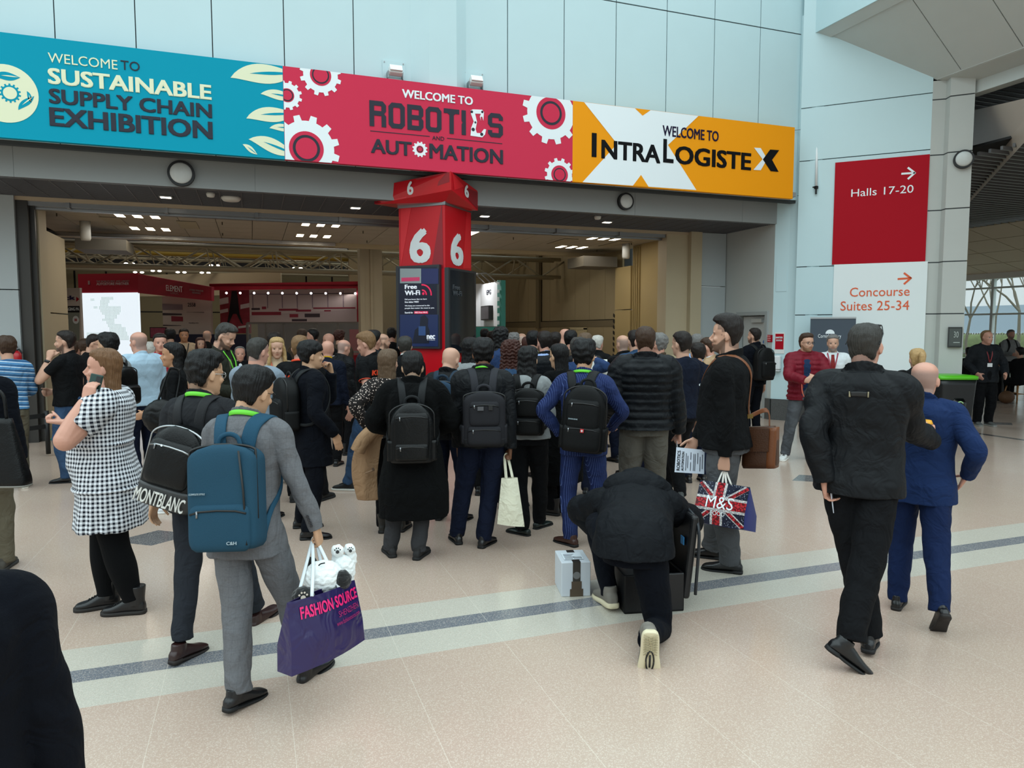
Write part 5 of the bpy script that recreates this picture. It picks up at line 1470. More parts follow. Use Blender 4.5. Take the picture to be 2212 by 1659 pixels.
def make_hair(g, hair):
    style, colr = hair[0], hair[1]
    opt = hair[2] if len(hair) > 2 else {}
    kh, H, RH = g.kh, g.H, g.RH
    t = opt.get('t', .010); tt = opt.get('top', .016); L = opt.get('len', .25)
    b = MB()
    ht = HEAD_T
    long_ = style in ('long', 'curly', 'bob', 'dreads')
    zs = np.concatenate([np.linspace(.042 if not long_ else .0, .20, 16), np.linspace(.208, .232, 6)])
    f, bk, wd = (np.interp(zs, ht[:, 0], ht[:, i]) for i in (1, 2, 3))
    if style == 'tied':
        fl = np.interp(zs, [0, .05, .09, .11, .135, .165, .185, .192], [-.045, -.03, -.015, .005, .035, .062, .075, .2])
    elif long_:
        fl = np.interp(zs, [0, .06, .10, .14, .17, .190, .198], [-.010, .0, .016, .045, .064, .078, .2])
    elif style == 'fringe':
        fl = np.interp(zs, [0, .05, .09, .12, .2], [-.045, -.035, -.022, .012, .015])
    elif style == 'receding':
        fl = np.interp(zs, [0, .05, .09, .11, .135, .165, .190, .205, .215], [-.045, -.035, -.022, .005, .022, .032, .036, .040, .05])
    elif style == 'bangs':
        fl = np.interp(zs, [0, .05, .09, .11, .138, .150, .16], [-.035, -.022, -.012, .020, .055, .085, .2])
    else:
        fl = np.interp(zs, [0, .05, .09, .11, .135, .165, .182, .190], [-.045, -.035, -.022, .008, .035, .058, .074, .2])
    top = sstep((zs - .14) / .08)
    th = t * (1 if long_ else np.interp(zs, [.04, .06, .10, .14], [-.5, .15, .45, 1]))
    fr = np.minimum(f + t * .7 + opt.get('quiff', 0) * top, fl)
    zr = zs + tt * top
    back = bk - th - (opt.get('backt', 0))
    w_ = wd + th
    if style == 'fringe':
        keep = zs < .175
        zs, zr, fr, back, w_ = zs[keep], zr[keep], fr[keep], back[keep], w_[keep]
        fr = np.minimum(fr, .012)
    b.loft(H(np.column_stack([0 * zr, (fr + back) / 2, zr])), RH[:, 0], RH[:, 1], w_ * kh, np.maximum((fr - back) / 2, .008) * kh, n=36, e=2.3)
    if long_:
        wl = opt.get('w', .085)
        q = smooth_path([(.10, -.045, wl * .98, .060), (.02, -.050, wl * 1.02, .052), (-.06, -.062, wl * 1.08, .046), (-.06 - (L - .06) * .5, -.075, wl * 1.08, .040), (-L, -.085, wl * .85, .022)], 18)
        b.loft(H(np.column_stack([0 * q[:, 0], q[:, 1] + opt.get('fwd', 0) * np.clip(-q[:, 0] * 4, 0, 1), q[:, 0]])), RH[:, 0], RH[:, 1], q[:, 2] * kh, q[:, 3] * kh, n=32, e=2.4)
        if opt.get('sides', 0):
            for sx in (-1, 1):
                q = smooth_path([(sx * .066, .035, .165, .018), (sx * .080, .030, .10, .021), (sx * .086, .034, .03, .023), (sx * .090, .052, -.05, .024), (sx * .086, .070, -.05 - opt['sides'], .014)], 14)
                b.tube(H(q[:, :3]), q[:, 3] * kh, n=12, up=RH[:, 1])
    if style == 'tied':
        tl = opt.get('tail', .16)
        b.ball(H((0, -.108, .168)), np.array([.026, .026, .028]) * kh, R=RH)
        q = smooth_path([(0, -.105, .168, .018), (0, -.150, .185, .030), (0, -.172, .150, .034), (0, -.165, .150 - tl * .6, .030), (0, -.150, .150 - tl, .010)], 14)
        b.tube(H(q[:, :3]), q[:, 3] * kh, n=14, up=RH[:, 0])
    if style == 'cap':
        pass
    amp = opt.get('rough', .0022); fr_ = opt.get('freq', 95)
    if style == 'curly': amp, fr_ = .011, 150
    if style == 'dreads': amp, fr_ = .008, 110
    seed = abs(hash(colr) % 7) + g.h * 10
    Hi = lambda co: ((co - g.ho) @ RH) / kh
    def disp(co, no):
        l = Hi(co)
        a = np.arctan2(l[:, 0], l[:, 1] + .03)
        st = np.sin(a * opt.get('strands', 34) + 2.2 * np.sin(l[:, 2] * 25 + seed) + 1.5 * np.sin(a * 9)) if style not in ('curly',) else 0
        return (wob(l, fr_, seed) * amp + st * (.0016 if long_ else .0010)) * kh + opt.get('swell', 0)
    o = link('hair', solid(b, min(g.vx * .8, .009), 2, disp), hairmat(colr), g.o)
    if style == 'beanie': o.name = 'beanie'
    g.hair = o

def make_glasses(g, colr):
    H, RH, kh = g.H, g.RH, g.kh
    b = MB()
    th = np.linspace(0, 2 * PI, 17)
    for sx in (-1, 1):
        b.tube(H(np.column_stack([sx * .032 + np.cos(th) * .0235, .096 - .004 * np.cos(th) * sx, .114 + np.sin(th) * .0175])), .0020 * kh, n=6, up=RH[:, 1])
        b.tube(H([(sx * .055, .092, .118), (sx * .073, .070, .119), (sx * .079, .010, .118), (sx * .081, -.012, .110)]), .0018 * kh, n=6, up=RH[:, 2])
    b.tube(H([(-.009, .098, .117), (.009, .098, .117)]), .0018 * kh, n=6, up=RH[:, 2])
    b.build('glasses', mat('specs_' + colr.strip('#'), colr, .3, .4), g.o, True)

def torso(g, b, z0, z1, th, n=40, flare=0.0, fold=0.0, seed=0.0, puff=0.0, pitch=.055, chan=None, m=None, e=2.25, hemr=0.0, belly=1.0, gather=0.0):
    k = g.k
    m = m or max(14, int((z1 - z0) / .02))
    zz = np.linspace(z0, z1, m) * k
    rx, rf, rb, cy = bare(g.tbl, zz)
    fl = flare * np.clip((.98 - zz / k) / .4, 0, 1)
    rx, rf, rb = rx + th + fl, rf + th + fl * .8, rb + th + fl * .8
    th_ = np.linspace(0, 2 * PI, n, endpoint=False)
    mod = np.ones((m, n))
    zk = zz / k
    if fold:
        for zc, wd, am in ((1.08, .10, 1.0), (1.36, .06, .6), (.85, .1, .45)):
            A = am * fold * np.exp(-((zk - zc) / wd) ** 2)
            mod += A[:, None] * np.sin(16 * zk[:, None] + 2 * np.cos(th_[None] + seed) + 1.6 * np.sin(3 * th_[None] + seed) + seed)
    if puff:
        mod *= 1 + puff * (np.abs(np.sin(PI * zz / pitch))[:, None] ** .5 - .75)
    if gather:
        mod += gather * np.clip((1.05 - zk) / .45, 0, 1)[:, None] * np.sin(th_[None] * 15 + seed + 2 * np.sin(th_ * 4))
    if chan is not None:       # open front: (half angle at hem, half angle at collar, depth)
        a0, a1, dp = chan
        wa = np.interp(zk, [z0, 1.15, z1], [a0, (a0 + a1) / 2, a1])
        dd = np.abs(th_ - PI / 2)
        mod *= 1 - dp * (1 - sstep((dd[None] - wa[:, None] * .75) / (wa[:, None] * .5 + .02)))
    if hemr:
        mod[0] *= 1 - hemr
    b.loft(np.column_stack([0 * zz, cy, zz]), (1, 0, 0), (0, 1, 0), rx, rf, rb, n=n, e=e, mod=mod)
    b.v[-1] = g.T(b.v[-1])

def collar_ring(g, b, z0, z1, r, tilt=.3, flare=.0, back=0.0, n=24):
    k = g.k
    zs = np.linspace(z0, z1, 5) * k
    P = np.column_stack([0 * zs, np.full(5, -.014 * k) - back * np.linspace(0, 1, 5), zs])
    Y = unit(np.array([0, 1, -tilt]))
    rr = (r + flare * np.linspace(0, 1, 5)) * k
    b.loft(P, (1, 0, 0), Y, rr, rr * 1.02, n=n)
    b.v[-1] = g.T(b.v[-1], 1.0)

def make_shirt(g, s):
    b = MB()
    torso(g, b, s.get('z0', .86), 1.475, s.get('th', .004), n=30)
    collar_ring(g, b, 1.455, s.get('collar', 1.515), .066 * (1 if s.get('collar', 1.5) > 1.49 else 1.1), .35)
    g.shirt = link('shirt', solid(b, max(g.vx, .008), 2), s['m'], g.o)
    if s.get('tie'):
        t = MB()
        zs = np.linspace(1.46, 1.02, 12) * g.k
        rx, rf, rb, cy = bare(g.tbl, zs)
        P = g.T(np.column_stack([0 * zs, cy + rf + s.get('th', .004) + .010, zs]))
        t.tube(P, np.interp(np.linspace(0, 1, 12), [0, .06, .12, .9, 1], [.018, .016, .022, .04, .03]), flat=.16, up=(0, 1, 0), n=12)
        t.build('tie', s['tie'], g.o, True)

def make_top(g, s):
    """jackets, coats, shirts, sweaters and dresses: torso and sleeves in one skin"""
    k, T = g.k, g.T
    b = MB()
    th = s.get('th', .018)
    hem = s.get('hem', .84)
    fold = s.get('fold', .012)
    seed = s.get('seed', g.h * 31 % 6)
    torso(g, b, hem, 1.49, th, flare=s.get('flare', .012), fold=fold, seed=seed, puff=s.get('puff', 0), pitch=s.get('pitch', .055) * k, chan=s.get('open'), hemr=.0, gather=s.get('gather', 0))
    sl = s.get('sleeve', 'long')
    sr = s.get('sr', 1.0)
    for i, sg in enumerate((1, -1)):
        a, e, w_ = g.sh[i], g.el[i], g.wr[i]
        inner = T(np.array([sg * .085 * k, -.018 * k, 1.435 * k]), 1.0)
        base = (np.array([.060, .067, .059, .053, .049, .042, .038]) + (th - .018) * .9) * k * sr * (.55 + .45 * min(g.tbl[7, 1] / (.177 * k), 1.5))
        cap_ = a + (a - inner) * .10
        if sl == 'long':
            wend = w_ + unit(w_ - e) * s.get('cuff', .012)
            pts = [inner, cap_, a * .45 + e * .55, e, e * .5 + w_ * .5, wend]
            rad = [base[0], base[1], base[2], base[3], base[4], base[6] * s.get('cuffr', 1.0)]
            fo = ((.5, .10, fold * 4.5, 3.2), (.9, .10, fold * 3.0, 3.5), (.28, .12, fold * 2.5, 2.0)) if fold else ()
            if s.get('elastic'): rad[-1] *= .8
            limb(b, pts, rad, folds=fo, seed=seed + i * 2, up=(.2, 1, .1), puff=s.get('puff', 0), pitch=s.get('pitch', .055) * k, m=40)
        elif sl == 'short':
            f = s.get('sl', .62)
            tip = a * (1 - f) + e * f
            pts = [inner, cap_, a * .6 + e * .4 if f > .5 else a * .8 + e * .2, tip]
            rad = [base[0], base[1] * s.get('ball', 1.0), base[2] * 1.02 * s.get('ball', 1.0), base[2] * s.get('slr', 1.05)]
            limb(b, pts, rad, folds=((.8, .3, fold * 2.5, 1.5),), seed=seed + i, up=(.2, 1, .1), m=18)
        elif sl == 'none':
            pts = [inner, cap_]
            b.tube(np.array(pts), [base[0], base[1] * .9], n=16, up=(0, 1, 0))
    c = s.get('collar', 'crew')
    if c == 'stand': collar_ring(g, b, 1.44, 1.525, .080 + th * .4, .32, .004)
    elif c == 'suit': collar_ring(g, b, 1.43, 1.505, .078 + th * .3, .55, .002)
    elif c == 'polo': collar_ring(g, b, 1.44, 1.505, .072, .5, .006)
    elif c == 'crew': collar_ring(g, b, 1.44, 1.482, .074, .4, 0)
    elif c == 'hood':
        collar_ring(g, b, 1.43, 1.515, .086, .4, .01)
        for ax_, r_ in (((0, -.105, 1.465), (.115, .060, .062)), ((.075, -.060, 1.475), (.058, .060, .046)), ((-.075, -.060, 1.475), (.058, .060, .046)), ((0, -.135, 1.42), (.085, .040, .07))):
            b.ball(T(np.array(ax_) * k, 1.0), np.array(r_) * k, R=g.RT, n=16, m=10)
    elif c == 'turtle': collar_ring(g, b, 1.44, 1.535, .068, .2, 0)
    wn_ = s.get('wrinkle', .0065)
    def disp(co, no):
        l = co
        return (np.abs(wob(l * [1, 1, .6], 24, seed)) * 1.5 - .5 + wob(l * [1, 1, .8], 60, seed + 2) * .35) * wn_
    o = link(s.get('name', 'jacket'), solid(b, g.vx, 2 if s.get('puff') else 3, disp if not s.get('puff') else lambda co, no: wob(co, 75, seed) * .0022), s['m'], g.o)
    g.jacket = o
    g.th, g.hem = th, hem
    if s.get('zones'):
        s['zones'](g, o)
    return o

def make_legs(g, s):
    """trousers: seat and both legs in one skin"""
    k, T = g.k, g.T
    if s.get('none'): return
    b = MB()
    fit = s.get('fit', 1.0)
    th = s.get('th', .008)
    fold = s.get('fold', .02)
    seed = s.get('seed', g.h * 17 % 6)
    zz = np.linspace(.845, s.get('waist', 1.05), 10) * k
    rx, rf, rb, cy = bare(g.tbl, zz)
    b.loft(np.column_stack([0 * zz, cy, zz]), (1, 0, 0), (0, 1, 0), (rx + th) * np.linspace(.93, 1, 10), rf + th, rb + th, n=28, e=2.2)
    b.v[-1] = T(b.v[-1])
    wq = g.tbl[3, 1] / (.175 * k)
    for i in (0, 1):
        hp, kn, an = g.hip[i], g.kn[i], g.an[i]
        up_ = hp + np.array([0, -.01, .03]) * k
        q = s.get('r', (.098, .094, .076, .070, .064, .062))
        q = np.array(q) * fit * k * (.4 + .6 * wq)
        end = an + unit(an - kn) * s.get('len', .030) * k
        if s.get('len', .03) > 0:
            end = end + g.fM[i][0] @ np.array([0, .012, 0]) * k
        pts = [up_, hp * .62 + kn * .38, kn, kn * .55 + an * .45, an * .9 + kn * .1, end]
        fo = ((.50, .07, fold * 1.6, 4), (.95, .09, fold * 2.2, 5), (.12, .10, fold * 1.2, 2.5), (.72, .12, fold * .8, 3)) if fold else ()
        limb(b, pts, q, folds=fo, seed=seed + 2 * i, m=46, up=(0, 1, .2), n=24)
    wn_ = s.get('wrinkle', .0065)
    disp = lambda co, no: (np.abs(wob(co * [1, 1, .7], 24, seed)) * 1.4 - .5 + wob(co * [1, 1, .8], 58, seed) * .35) * wn_
    g.trousers = link(s.get('name', 'trousers'), solid(b, g.vx, 3, disp), s['m'], g.o)

def shoe_mesh(style, k):
    """upper and sole, heel at y=-.075, toe at .2, ankle over the origin"""
    ys = np.array([-.080, -.070, -.045, 0, .04, .08, .12, .155, .180, .196])
    wd = np.array([.016, .028, .034, .035, .037, .043, .047, .044, .034, .014])
    tp = {'dress': [.050, .066, .078, .092, .082, .066, .052, .044, .036, .024], 'sneaker': [.050, .074, .088, .098, .092, .078, .064, .055, .046, .030],
          'boot': [.060, .090, .105, .115, .105, .082, .064, .056, .048, .030], 'pump': [.048, .060, .064, .050, .036, .040, .042, .036, .028, .018]}[style]
    tp = np.array(tp)
    q = smooth_path(np.column_stack([ys, wd, tp]), 26)
    up = MB()
    P = np.column_stack([0 * q[:, 0], q[:, 0], .012 + (q[:, 2] - .012) / 2])
    up.loft(P * k, (1, 0, 0), (0, 0, 1), q[:, 1] * k, (q[:, 2] - .012) / 2 * k, n=22, e=2.5)
    if style == 'boot':
        up.loft(np.array([(0, -.020, .06), (0, -.024, .11), (0, -.026, .165), (0, -.026, .19)]) * k, (1, 0, 0), (0, 1, 0), np.array([.040, .043, .050, .052]) * k, np.array([.056, .052, .056, .058]) * k, n=20)
    elif style != 'pump':
        up.loft(np.array([(0, -.022, .05), (0, -.022, .085), (0, -.022, .105)]) * k, (1, 0, 0), (0, 1, 0), np.array([.036, .038, .036]) * k, np.array([.050, .046, .044]) * k, n=20)
    so = MB()
    th = {'dress': .010, 'sneaker': .022, 'boot': .024, 'pump': .010}[style]
    ex = {'dress': .002, 'sneaker': .005, 'boot': .005, 'pump': .001}[style]
    P = np.column_stack([0 * q[:, 0], q[:, 0] * 1.015, np.full(26, th / 2)])
    z = np.interp(q[:, 0], [-.08, -.02, .02, .2], [.012, .012, 0, 0]) if style in ('dress',) else 0 * q[:, 0]
    P[:, 2] += z * .4
    so.loft(P * k, (1, 0, 0), (0, 0, 1), (q[:, 1] + ex) * k, np.full(26, th / 2 + .003) * k, n=20, e=5)
    if style in ('dress', 'boot'):
        so.loft(np.array([(0, -.046, 0), (0, -.046, .022)]) * k, (1, 0, 0), (0, 1, 0), np.array([.034, .034]) * k, np.array([.036, .036]) * k, n=20, e=3)
    if style == 'pump':
        so.loft(np.array([(0, -.058, 0), (0, -.054, .046)]) * k, (1, 0, 0), (0, 1, 0), np.array([.022, .028]) * k, np.array([.020, .026]) * k, n=16, e=3)
    return up, so

def make_shoes(g, sp):
    style, colr = sp[0], sp[1]
    solec = sp[2] if len(sp) > 2 else '#0b0b0c'
    for i in (0, 1):
        if len(sp) > 3 and sp[3] is not None and sp[3] == i: continue
        Rf, bp = g.fM[i]
        sc_ = sp[4] if len(sp) > 4 else 1.0
        up, so = shoe_mesh(style, g.k * sc_)
        off = np.array([0, -.115 * g.k, 0])
        for q in (up, so):
            q.v = [(v + off) @ Rf.T + bp for v in q.v]
        o = link('shoe', solid(up, min(g.vx * .8, .007), 2), mat('shoe_' + style + colr.strip('#'), colr, .32 if style in ('dress', 'boot', 'pump') else .7, spec=.5, bump=.15, bscale=60), g.o)
        so.build('sole', mat('sole_' + solec.strip('#'), solec, .7), o, True)
        if style in ('sneaker', 'boot') and g.loc[1] < 9:
            l = MB()
            for j, y in enumerate(np.linspace(.04, .105, 5)):
                zt = np.interp(y, [.04, .08, .12], [.094, .080, .066] if style == 'sneaker' else [.108, .085, .067])
                p = np.array([(-.022, y + .006, zt - .008), (0, y, zt + .002), (.022, y - .004, zt - .008)]) * g.k
                l.tube((smooth_path(p, 7) + off) @ Rf.T + bp, .0032 * g.k, n=6, up=Rf[:, 2])
            l.build('laces', mat('lace_' + ('w' if colr not in ('#101012', '#0d0d0e') else 'b'), '#c9c8c4' if style == 'sneaker' and colr > '#555555' else '#151516', .8), o, True)

def make_lanyard(g, s):
    """ribbon round the neck; green fair lanyards"""
    k, T = g.k, g.T
    b = MB()
    if s.get('back', 1):
        a = np.linspace(R_(200), R_(340), 18)
        r = s.get('r', .088) * k
        P = np.column_stack([np.cos(a) * r, np.sin(a) * r * 1.02 - .014 * k, (s.get('z', 1.503) + .028 * -np.sin(a)) * k - .02 * k])
        P = T(P, 1.0)
        T_, X, Y = frames(P, g.RT[:, 2])
        b.loft(P, X, Y, .003, s.get('w', .010), n=8, e=4)
    if s.get('front'):
        for sg in (-1, 1):
            zs = np.linspace(1.48, s['front'], 12) * k
            rx, rf, rb, cy = bare(g.tbl, zs)
            x = np.linspace(.075, .006, 12) * k * sg
            th = getattr(g, 'th', .01) if not s.get('in') else .006
            P = T(np.column_stack([x, cy + (rf + th) * np.sqrt(np.maximum(0, 1 - (x / (rx + th)) ** 2)) + .008, zs]))
            T_, X, Y = frames(P, g.RT[:, 0])
            b.loft(P, X, Y, .003, .009, n=8, e=4)
    o = b.build('lanyard', s['m'], g.o, True)
    if s.get('badge'):
        z = (s['front'] - .05) * k
        rx, rf, rb, cy = bare(g.tbl, z)
        c = T(np.array([0, cy + rf + (getattr(g, 'th', .01) if not s.get('in') else .006) + .014, z]))
        q = MB(); q.box(c, (.085, .004, .065), R=g.RT)
        q.build('badge', mat('badge_white', '#dfe2e4', .4), o)
    return o

# ---------------------------------------------------------------- backpacks and straps
def chest_frame(g):
    return lambda p: g.T(np.asarray(p, float) * g.k, 1.0)

def surf_bvh(g):
    if not hasattr(g, 'bvh'):
        me = g.jacket.data
        n = len(me.vertices); co = np.empty(n * 3); me.vertices.foreach_get('co', co)
        g.bvh = BVHTree.FromPolygons([tuple(v) for v in co.reshape(-1, 3)], [tuple(p.vertices) for p in me.polygons])
    return g.bvh

def on_surface(g, pts, off=.006):
    """lay path points (rest coordinates /k) on the jacket"""
    bv = surf_bvh(g); out, nr = [], []
    for p in pts:
        q = g.T(np.asarray(p, float) * g.k, 1.0)
        l, n, i, dd = bv.find_nearest(Vector(q))
        n = np.array(n); out.append(np.array(l) + n * off); nr.append(n)
    return np.array(out), np.array(nr)

def ribbon(P, N, wd, thk, n=10):
    b = MB()
    T_ = np.gradient(P, axis=0); T_ /= np.linalg.norm(T_, axis=1)[:, None]
    X = np.cross(N, T_); X /= np.linalg.norm(X, axis=1)[:, None]
    Y = np.cross(T_, X)
    b.loft(P, X, Y, wd / 2, thk / 2, n=n, e=4)
    return b

def smooth_rows(A, it=3):
    A = A.copy()
    for _ in range(it):
        A[1:-1] = (A[:-2] + 2 * A[1:-1] + A[2:]) / 4
    return A

def backpack(g, label, m, dims=(.30, .44, .16), zc=1.20, tilt=0.0, shift=0.0, e=3.6, topround=.5, strapm=None, pockets=((-.10, .20, .24, .05),), zipm=None, handle=True, strapx=.085, strap_w=.055, name='backpack', roll=0.0, sidep=False, logo=None, one=None, gap=.0, base=None):
    """worn on g's back: body with rounded top, front pockets, zips, pulls, grab handle, two shoulder straps"""
    k = g.k
    W_, Hh, D_ = dims
    RT = g.RT @ rot('x', R_(tilt)) @ rot('y', R_(roll))
    rx, rf, rb, cy = bare(g.tbl, zc * k)
    c = g.T(np.array([shift, cy - rb - getattr(g, 'th', .02) - D_ / 2 * .92 - gap, zc * k]), 1.0)
    F = lambda p: np.asarray(p, float) @ RT.T + c              # bag frame: x right, y forward, z up
    rt = root(name, g.W(c), g.rz, label, 'backpack')
    inv = lambda me: (me.transform(Matrix.Rotation(0, 4, 'Z')), me)[1]
    def put(nm, mb, mt, par=rt, smooth=True):
        mb.v = [v - c for v in mb.v]
        return mb.build(nm, mt, par, smooth)
    zipm = zipm or mat('zip_black', '#0a0a0b', .5)
    metal = mat('zip_pull', '#8d8f92', .3, .9)
    z = np.linspace(-Hh / 2, Hh / 2, 26)
    t = z / Hh + .5
    wv = W_ / 2 * np.where(t > 1 - topround * .5, np.sqrt(np.maximum(.02, 1 - ((t - 1 + topround * .5) / (topround * .5)) ** 2 * .92)), np.where(t < .12, .90 + .10 * np.sqrt(np.maximum(0, 1 - ((.12 - t) / .12) ** 2)), 1.0))
    dv = D_ / 2 * np.where(t > .72, .62 + .38 * np.sqrt(np.maximum(0, 1 - ((t - .72) / .28) ** 2)), np.where(t < .10, .86 + .14 * np.sqrt(np.maximum(0, 1 - ((.10 - t) / .10) ** 2)), 1.0))
    b = MB()
    b.loft(F(np.column_stack([0 * z, 0 * z, z])), RT[:, 0], RT[:, 1], wv, dv, n=36, e=e)
    body = put('bag_body', b, m)
    yb = -D_ / 2
    for (pz, ph, pw, pd) in pockets:
        z2 = np.linspace(-ph / 2, ph / 2, 16); t2 = z2 / ph + .5
        f2 = np.sqrt(np.maximum(.05, 1 - np.abs(2 * t2 - 1) ** 5 * .95))
        b = MB()
        b.loft(F(np.column_stack([0 * z2, np.full(16, yb + .012), z2 + pz])), RT[:, 0], RT[:, 1], pw / 2 * (.75 + .25 * f2), .010 + pd * f2, n=30, e=4)
        po = put('front_pocket', b, m)
        b = MB()
        zt = pz + ph / 2 - .028
        b.tube(F([(-pw * .46, yb - pd * .55, zt - .012), (-pw * .3, yb - pd * .86, zt), (0, yb - pd * 1.0 + .001, zt + .004), (pw * .3, yb - pd * .86, zt), (pw * .46, yb - pd * .55, zt - .012)]), .0045, n=6, up=RT[:, 2])
        put('zip', b, zipm, rt)
        b = MB(); b.box(F((-pw * .33, yb - pd * .90, zt - .012)), (.008, .005, .030), R=RT)
        put('zip_pull', b, metal, rt)
    # main zip arch
    a = np.linspace(R_(8), R_(172), 21)
    b = MB()
    q = np.array([(np.cos(x) * W_ * .485, -D_ * .22, Hh * (.5 - topround * .25) + np.sin(x) * Hh * topround * .245) for x in a])
    q = np.vstack([[(W_ * .488, -D_ * .22, -Hh * .22)], q, [(-W_ * .488, -D_ * .22, -Hh * .22)]])
    b.tube(F(q), .006, n=6, up=RT[:, 1])
    put('zip', b, zipm)
    if base:
        b = MB(); z3 = np.linspace(-Hh / 2 - .004, -Hh / 2 + Hh * .14, 8)
        b.loft(F(np.column_stack([0 * z3, 0 * z3, z3])), RT[:, 0], RT[:, 1], np.interp(z3, z, wv) + .003, np.interp(z3, z, dv) + .003, n=36, e=e)
        put('base_panel', b, base)
    if handle:
        b = MB()
        hp = smooth_path([(-.055, D_ * .18, Hh / 2 - .035), (-.045, D_ * .16, Hh / 2 + .025), (0, D_ * .16, Hh / 2 + .045), (.045, D_ * .16, Hh / 2 + .025), (.055, D_ * .18, Hh / 2 - .035)], 14)
        b.tube(F(hp), .011, n=8, flat=.5, up=RT[:, 1])
        put('handle', b, strapm or m)
    if sidep:
        for sx in (-1, 1):
            b = MB(); z4 = np.linspace(-Hh * .46, -Hh * .12, 8)
            b.loft(F(np.column_stack([np.full(8, sx * (W_ / 2 - .012)), 0 * z4, z4])), RT[:, 0], RT[:, 1], .026, D_ * .36, n=18, e=3.5)
            put('side_pocket', b, m)
    # straps over the shoulders
    sm = strapm or m
    zs = 1.0
    for sx in ((-1, 1) if one is None else (one,)):
        zt = zc + (Hh / 2 - .05) / k
        x0 = strapx
        path = [(sx * x0 * .8, -.20, min(zt, 1.40)), (sx * x0 * .95, -.16, 1.44), (sx * x0 * 1.15, -.07, 1.50), (sx * x0 * 1.3, .02, 1.49), (sx * x0 * 1.45, .12, 1.42), (sx * x0 * 1.6, .16, 1.32), (sx * x0 * 1.9, .15, 1.22), (sx * .19, .06, 1.10), (sx * .19, -.10, 1.00 + max(0, (zc - 1.2)))]
        path = smooth_path(path, 40)
        P, N = on_surface(g, path, .008)
        P, N = smooth_rows(P, 4), smooth_rows(N, 8)
        N /= np.linalg.norm(N, axis=1)[:, None]
        p0 = F((sx * x0 * k * .8 if abs(shift) < .05 else sx * x0 * k * .6, D_ * .40, Hh / 2 - .02))
        pe = F((sx * W_ * .46, D_ * .3, -Hh * .38))
        P = np.vstack([[p0], P, [pe]]); N = np.vstack([[N[0]], N, [N[-1]]])
        P = smooth_rows(P, 2)
        wds = np.interp(np.arange(len(P)), [0, 4, 24, 30, len(P) - 1], [strap_w, strap_w, strap_w, .028, .024])
        b = ribbon(P, N, wds, .014)
        put('shoulder_strap', b, sm)
    if logo:
        b = MB()
        lx, lz, lw, lh = logo[:4]
        b.box(F((lx, yb - (logo[5] if len(logo) > 5 else .004), lz)), (lw, .004, lh), R=RT)
        put('badge', b, logo[4])
    rt.rotation_euler = (0, 0, g.rz)
    g.bag = (F, RT, c, yb, rt)
    return rt

def decal(g, s, at, width, height, m, name='lettering', bold=.02, nrm=(0, -1, 0), par=None):
    """lettering that follows the cloth: at = rest point / k on the back or front"""
    me = text_mesh(s, 1.0, .02, bold)
    n_ = len(me.vertices); co = np.empty(n_ * 3); me.vertices.foreach_get('co', co); co = co.reshape(-1, 3)
    lo, hi = co.min(0), co.max(0)
    u = (co[:, 0] - (lo[0] + hi[0]) / 2) / (hi[0] - lo[0]) * width
    v = (co[:, 1] - (lo[1] + hi[1]) / 2) / (hi[1] - lo[1]) * height
    N = g.RT @ unit(nrm); Z = g.RT @ np.array([0, 0, 1.]); X = np.cross(Z, N)
    C = g.T(np.array(at) * g.k, 1.0)
    bv = surf_bvh(g)
    out = []
    for i in range(n_):
        p = C + X * u[i] + Z * v[i]
        h = bv.ray_cast(Vector(p + N * .4), Vector(-N))
        q = np.array(h[0]) if h[0] is not None else p
        out.append(q + N * (.002 + (.003 if co[i, 2] > 0 else 0)))
    me.vertices.foreach_set('co', np.array(out).ravel())
    return link(name, me, m, par or g.o)
# ---------------------------------------------------------------- cloth
def cl(name, colr, rough=.85, b2=.55, bs=420, **k):
    return mat(name, colr, rough, bump=.30, bscale=bs, bump2=b2, b2scale=9, vary=.12, vscale=7, spec=.15, **k)
def pat(name, fn, rough=.85):
    """cloth with a woven or printed pattern in the wearer's own coordinates"""
    m = bpy.data.materials.new(name); m.use_nodes = True
    nt = m.node_tree; N, K = nt.nodes, nt.links
    b = N['Principled BSDF']; b.inputs['Roughness'].default_value = rough; b.inputs['Specular IOR Level'].default_value = .25
    tc = N.new('ShaderNodeTexCoord'); sp = N.new('ShaderNodeSeparateXYZ'); K.new(tc.outputs['Object'], sp.inputs[0])
    def M(op, a, c=None, d=None):
        n = N.new('ShaderNodeMath'); n.operation = op
        for i, q in enumerate((a, c, d)):
            if q is None: continue
            if isinstance(q, (int, float)): n.inputs[i].default_value = q
            else: K.new(q, n.inputs[i])
        return n.outputs[0]
    def mix(f, a, c):
        n = N.new('ShaderNodeMix'); n.data_type = 'RGBA'
        if isinstance(f, (int, float)): n.inputs[0].default_value = f
        else: K.new(f, n.inputs[0])
        for i, q in ((6, a), (7, c)):
            if isinstance(q, (tuple, list)): n.inputs[i].default_value = q
            else: K.new(q, n.inputs[i])
        return n.outputs[2]
    K.new(fn(N, K, M, mix, tc, sp), b.inputs['Base Color'])
    n = N.new('ShaderNodeTexNoise'); n.inputs['Scale'].default_value = 9; n.inputs['Distortion'].default_value = 1.2; K.new(tc.outputs['Object'], n.inputs['Vector'])
    bp_ = N.new('ShaderNodeBump'); bp_.inputs['Strength'].default_value = .5; bp_.inputs['Distance'].default_value = .035; K.new(n.outputs[0], bp_.inputs['Height']); K.new(bp_.outputs[0], b.inputs['Normal'])
    MATS[name] = m
    return m
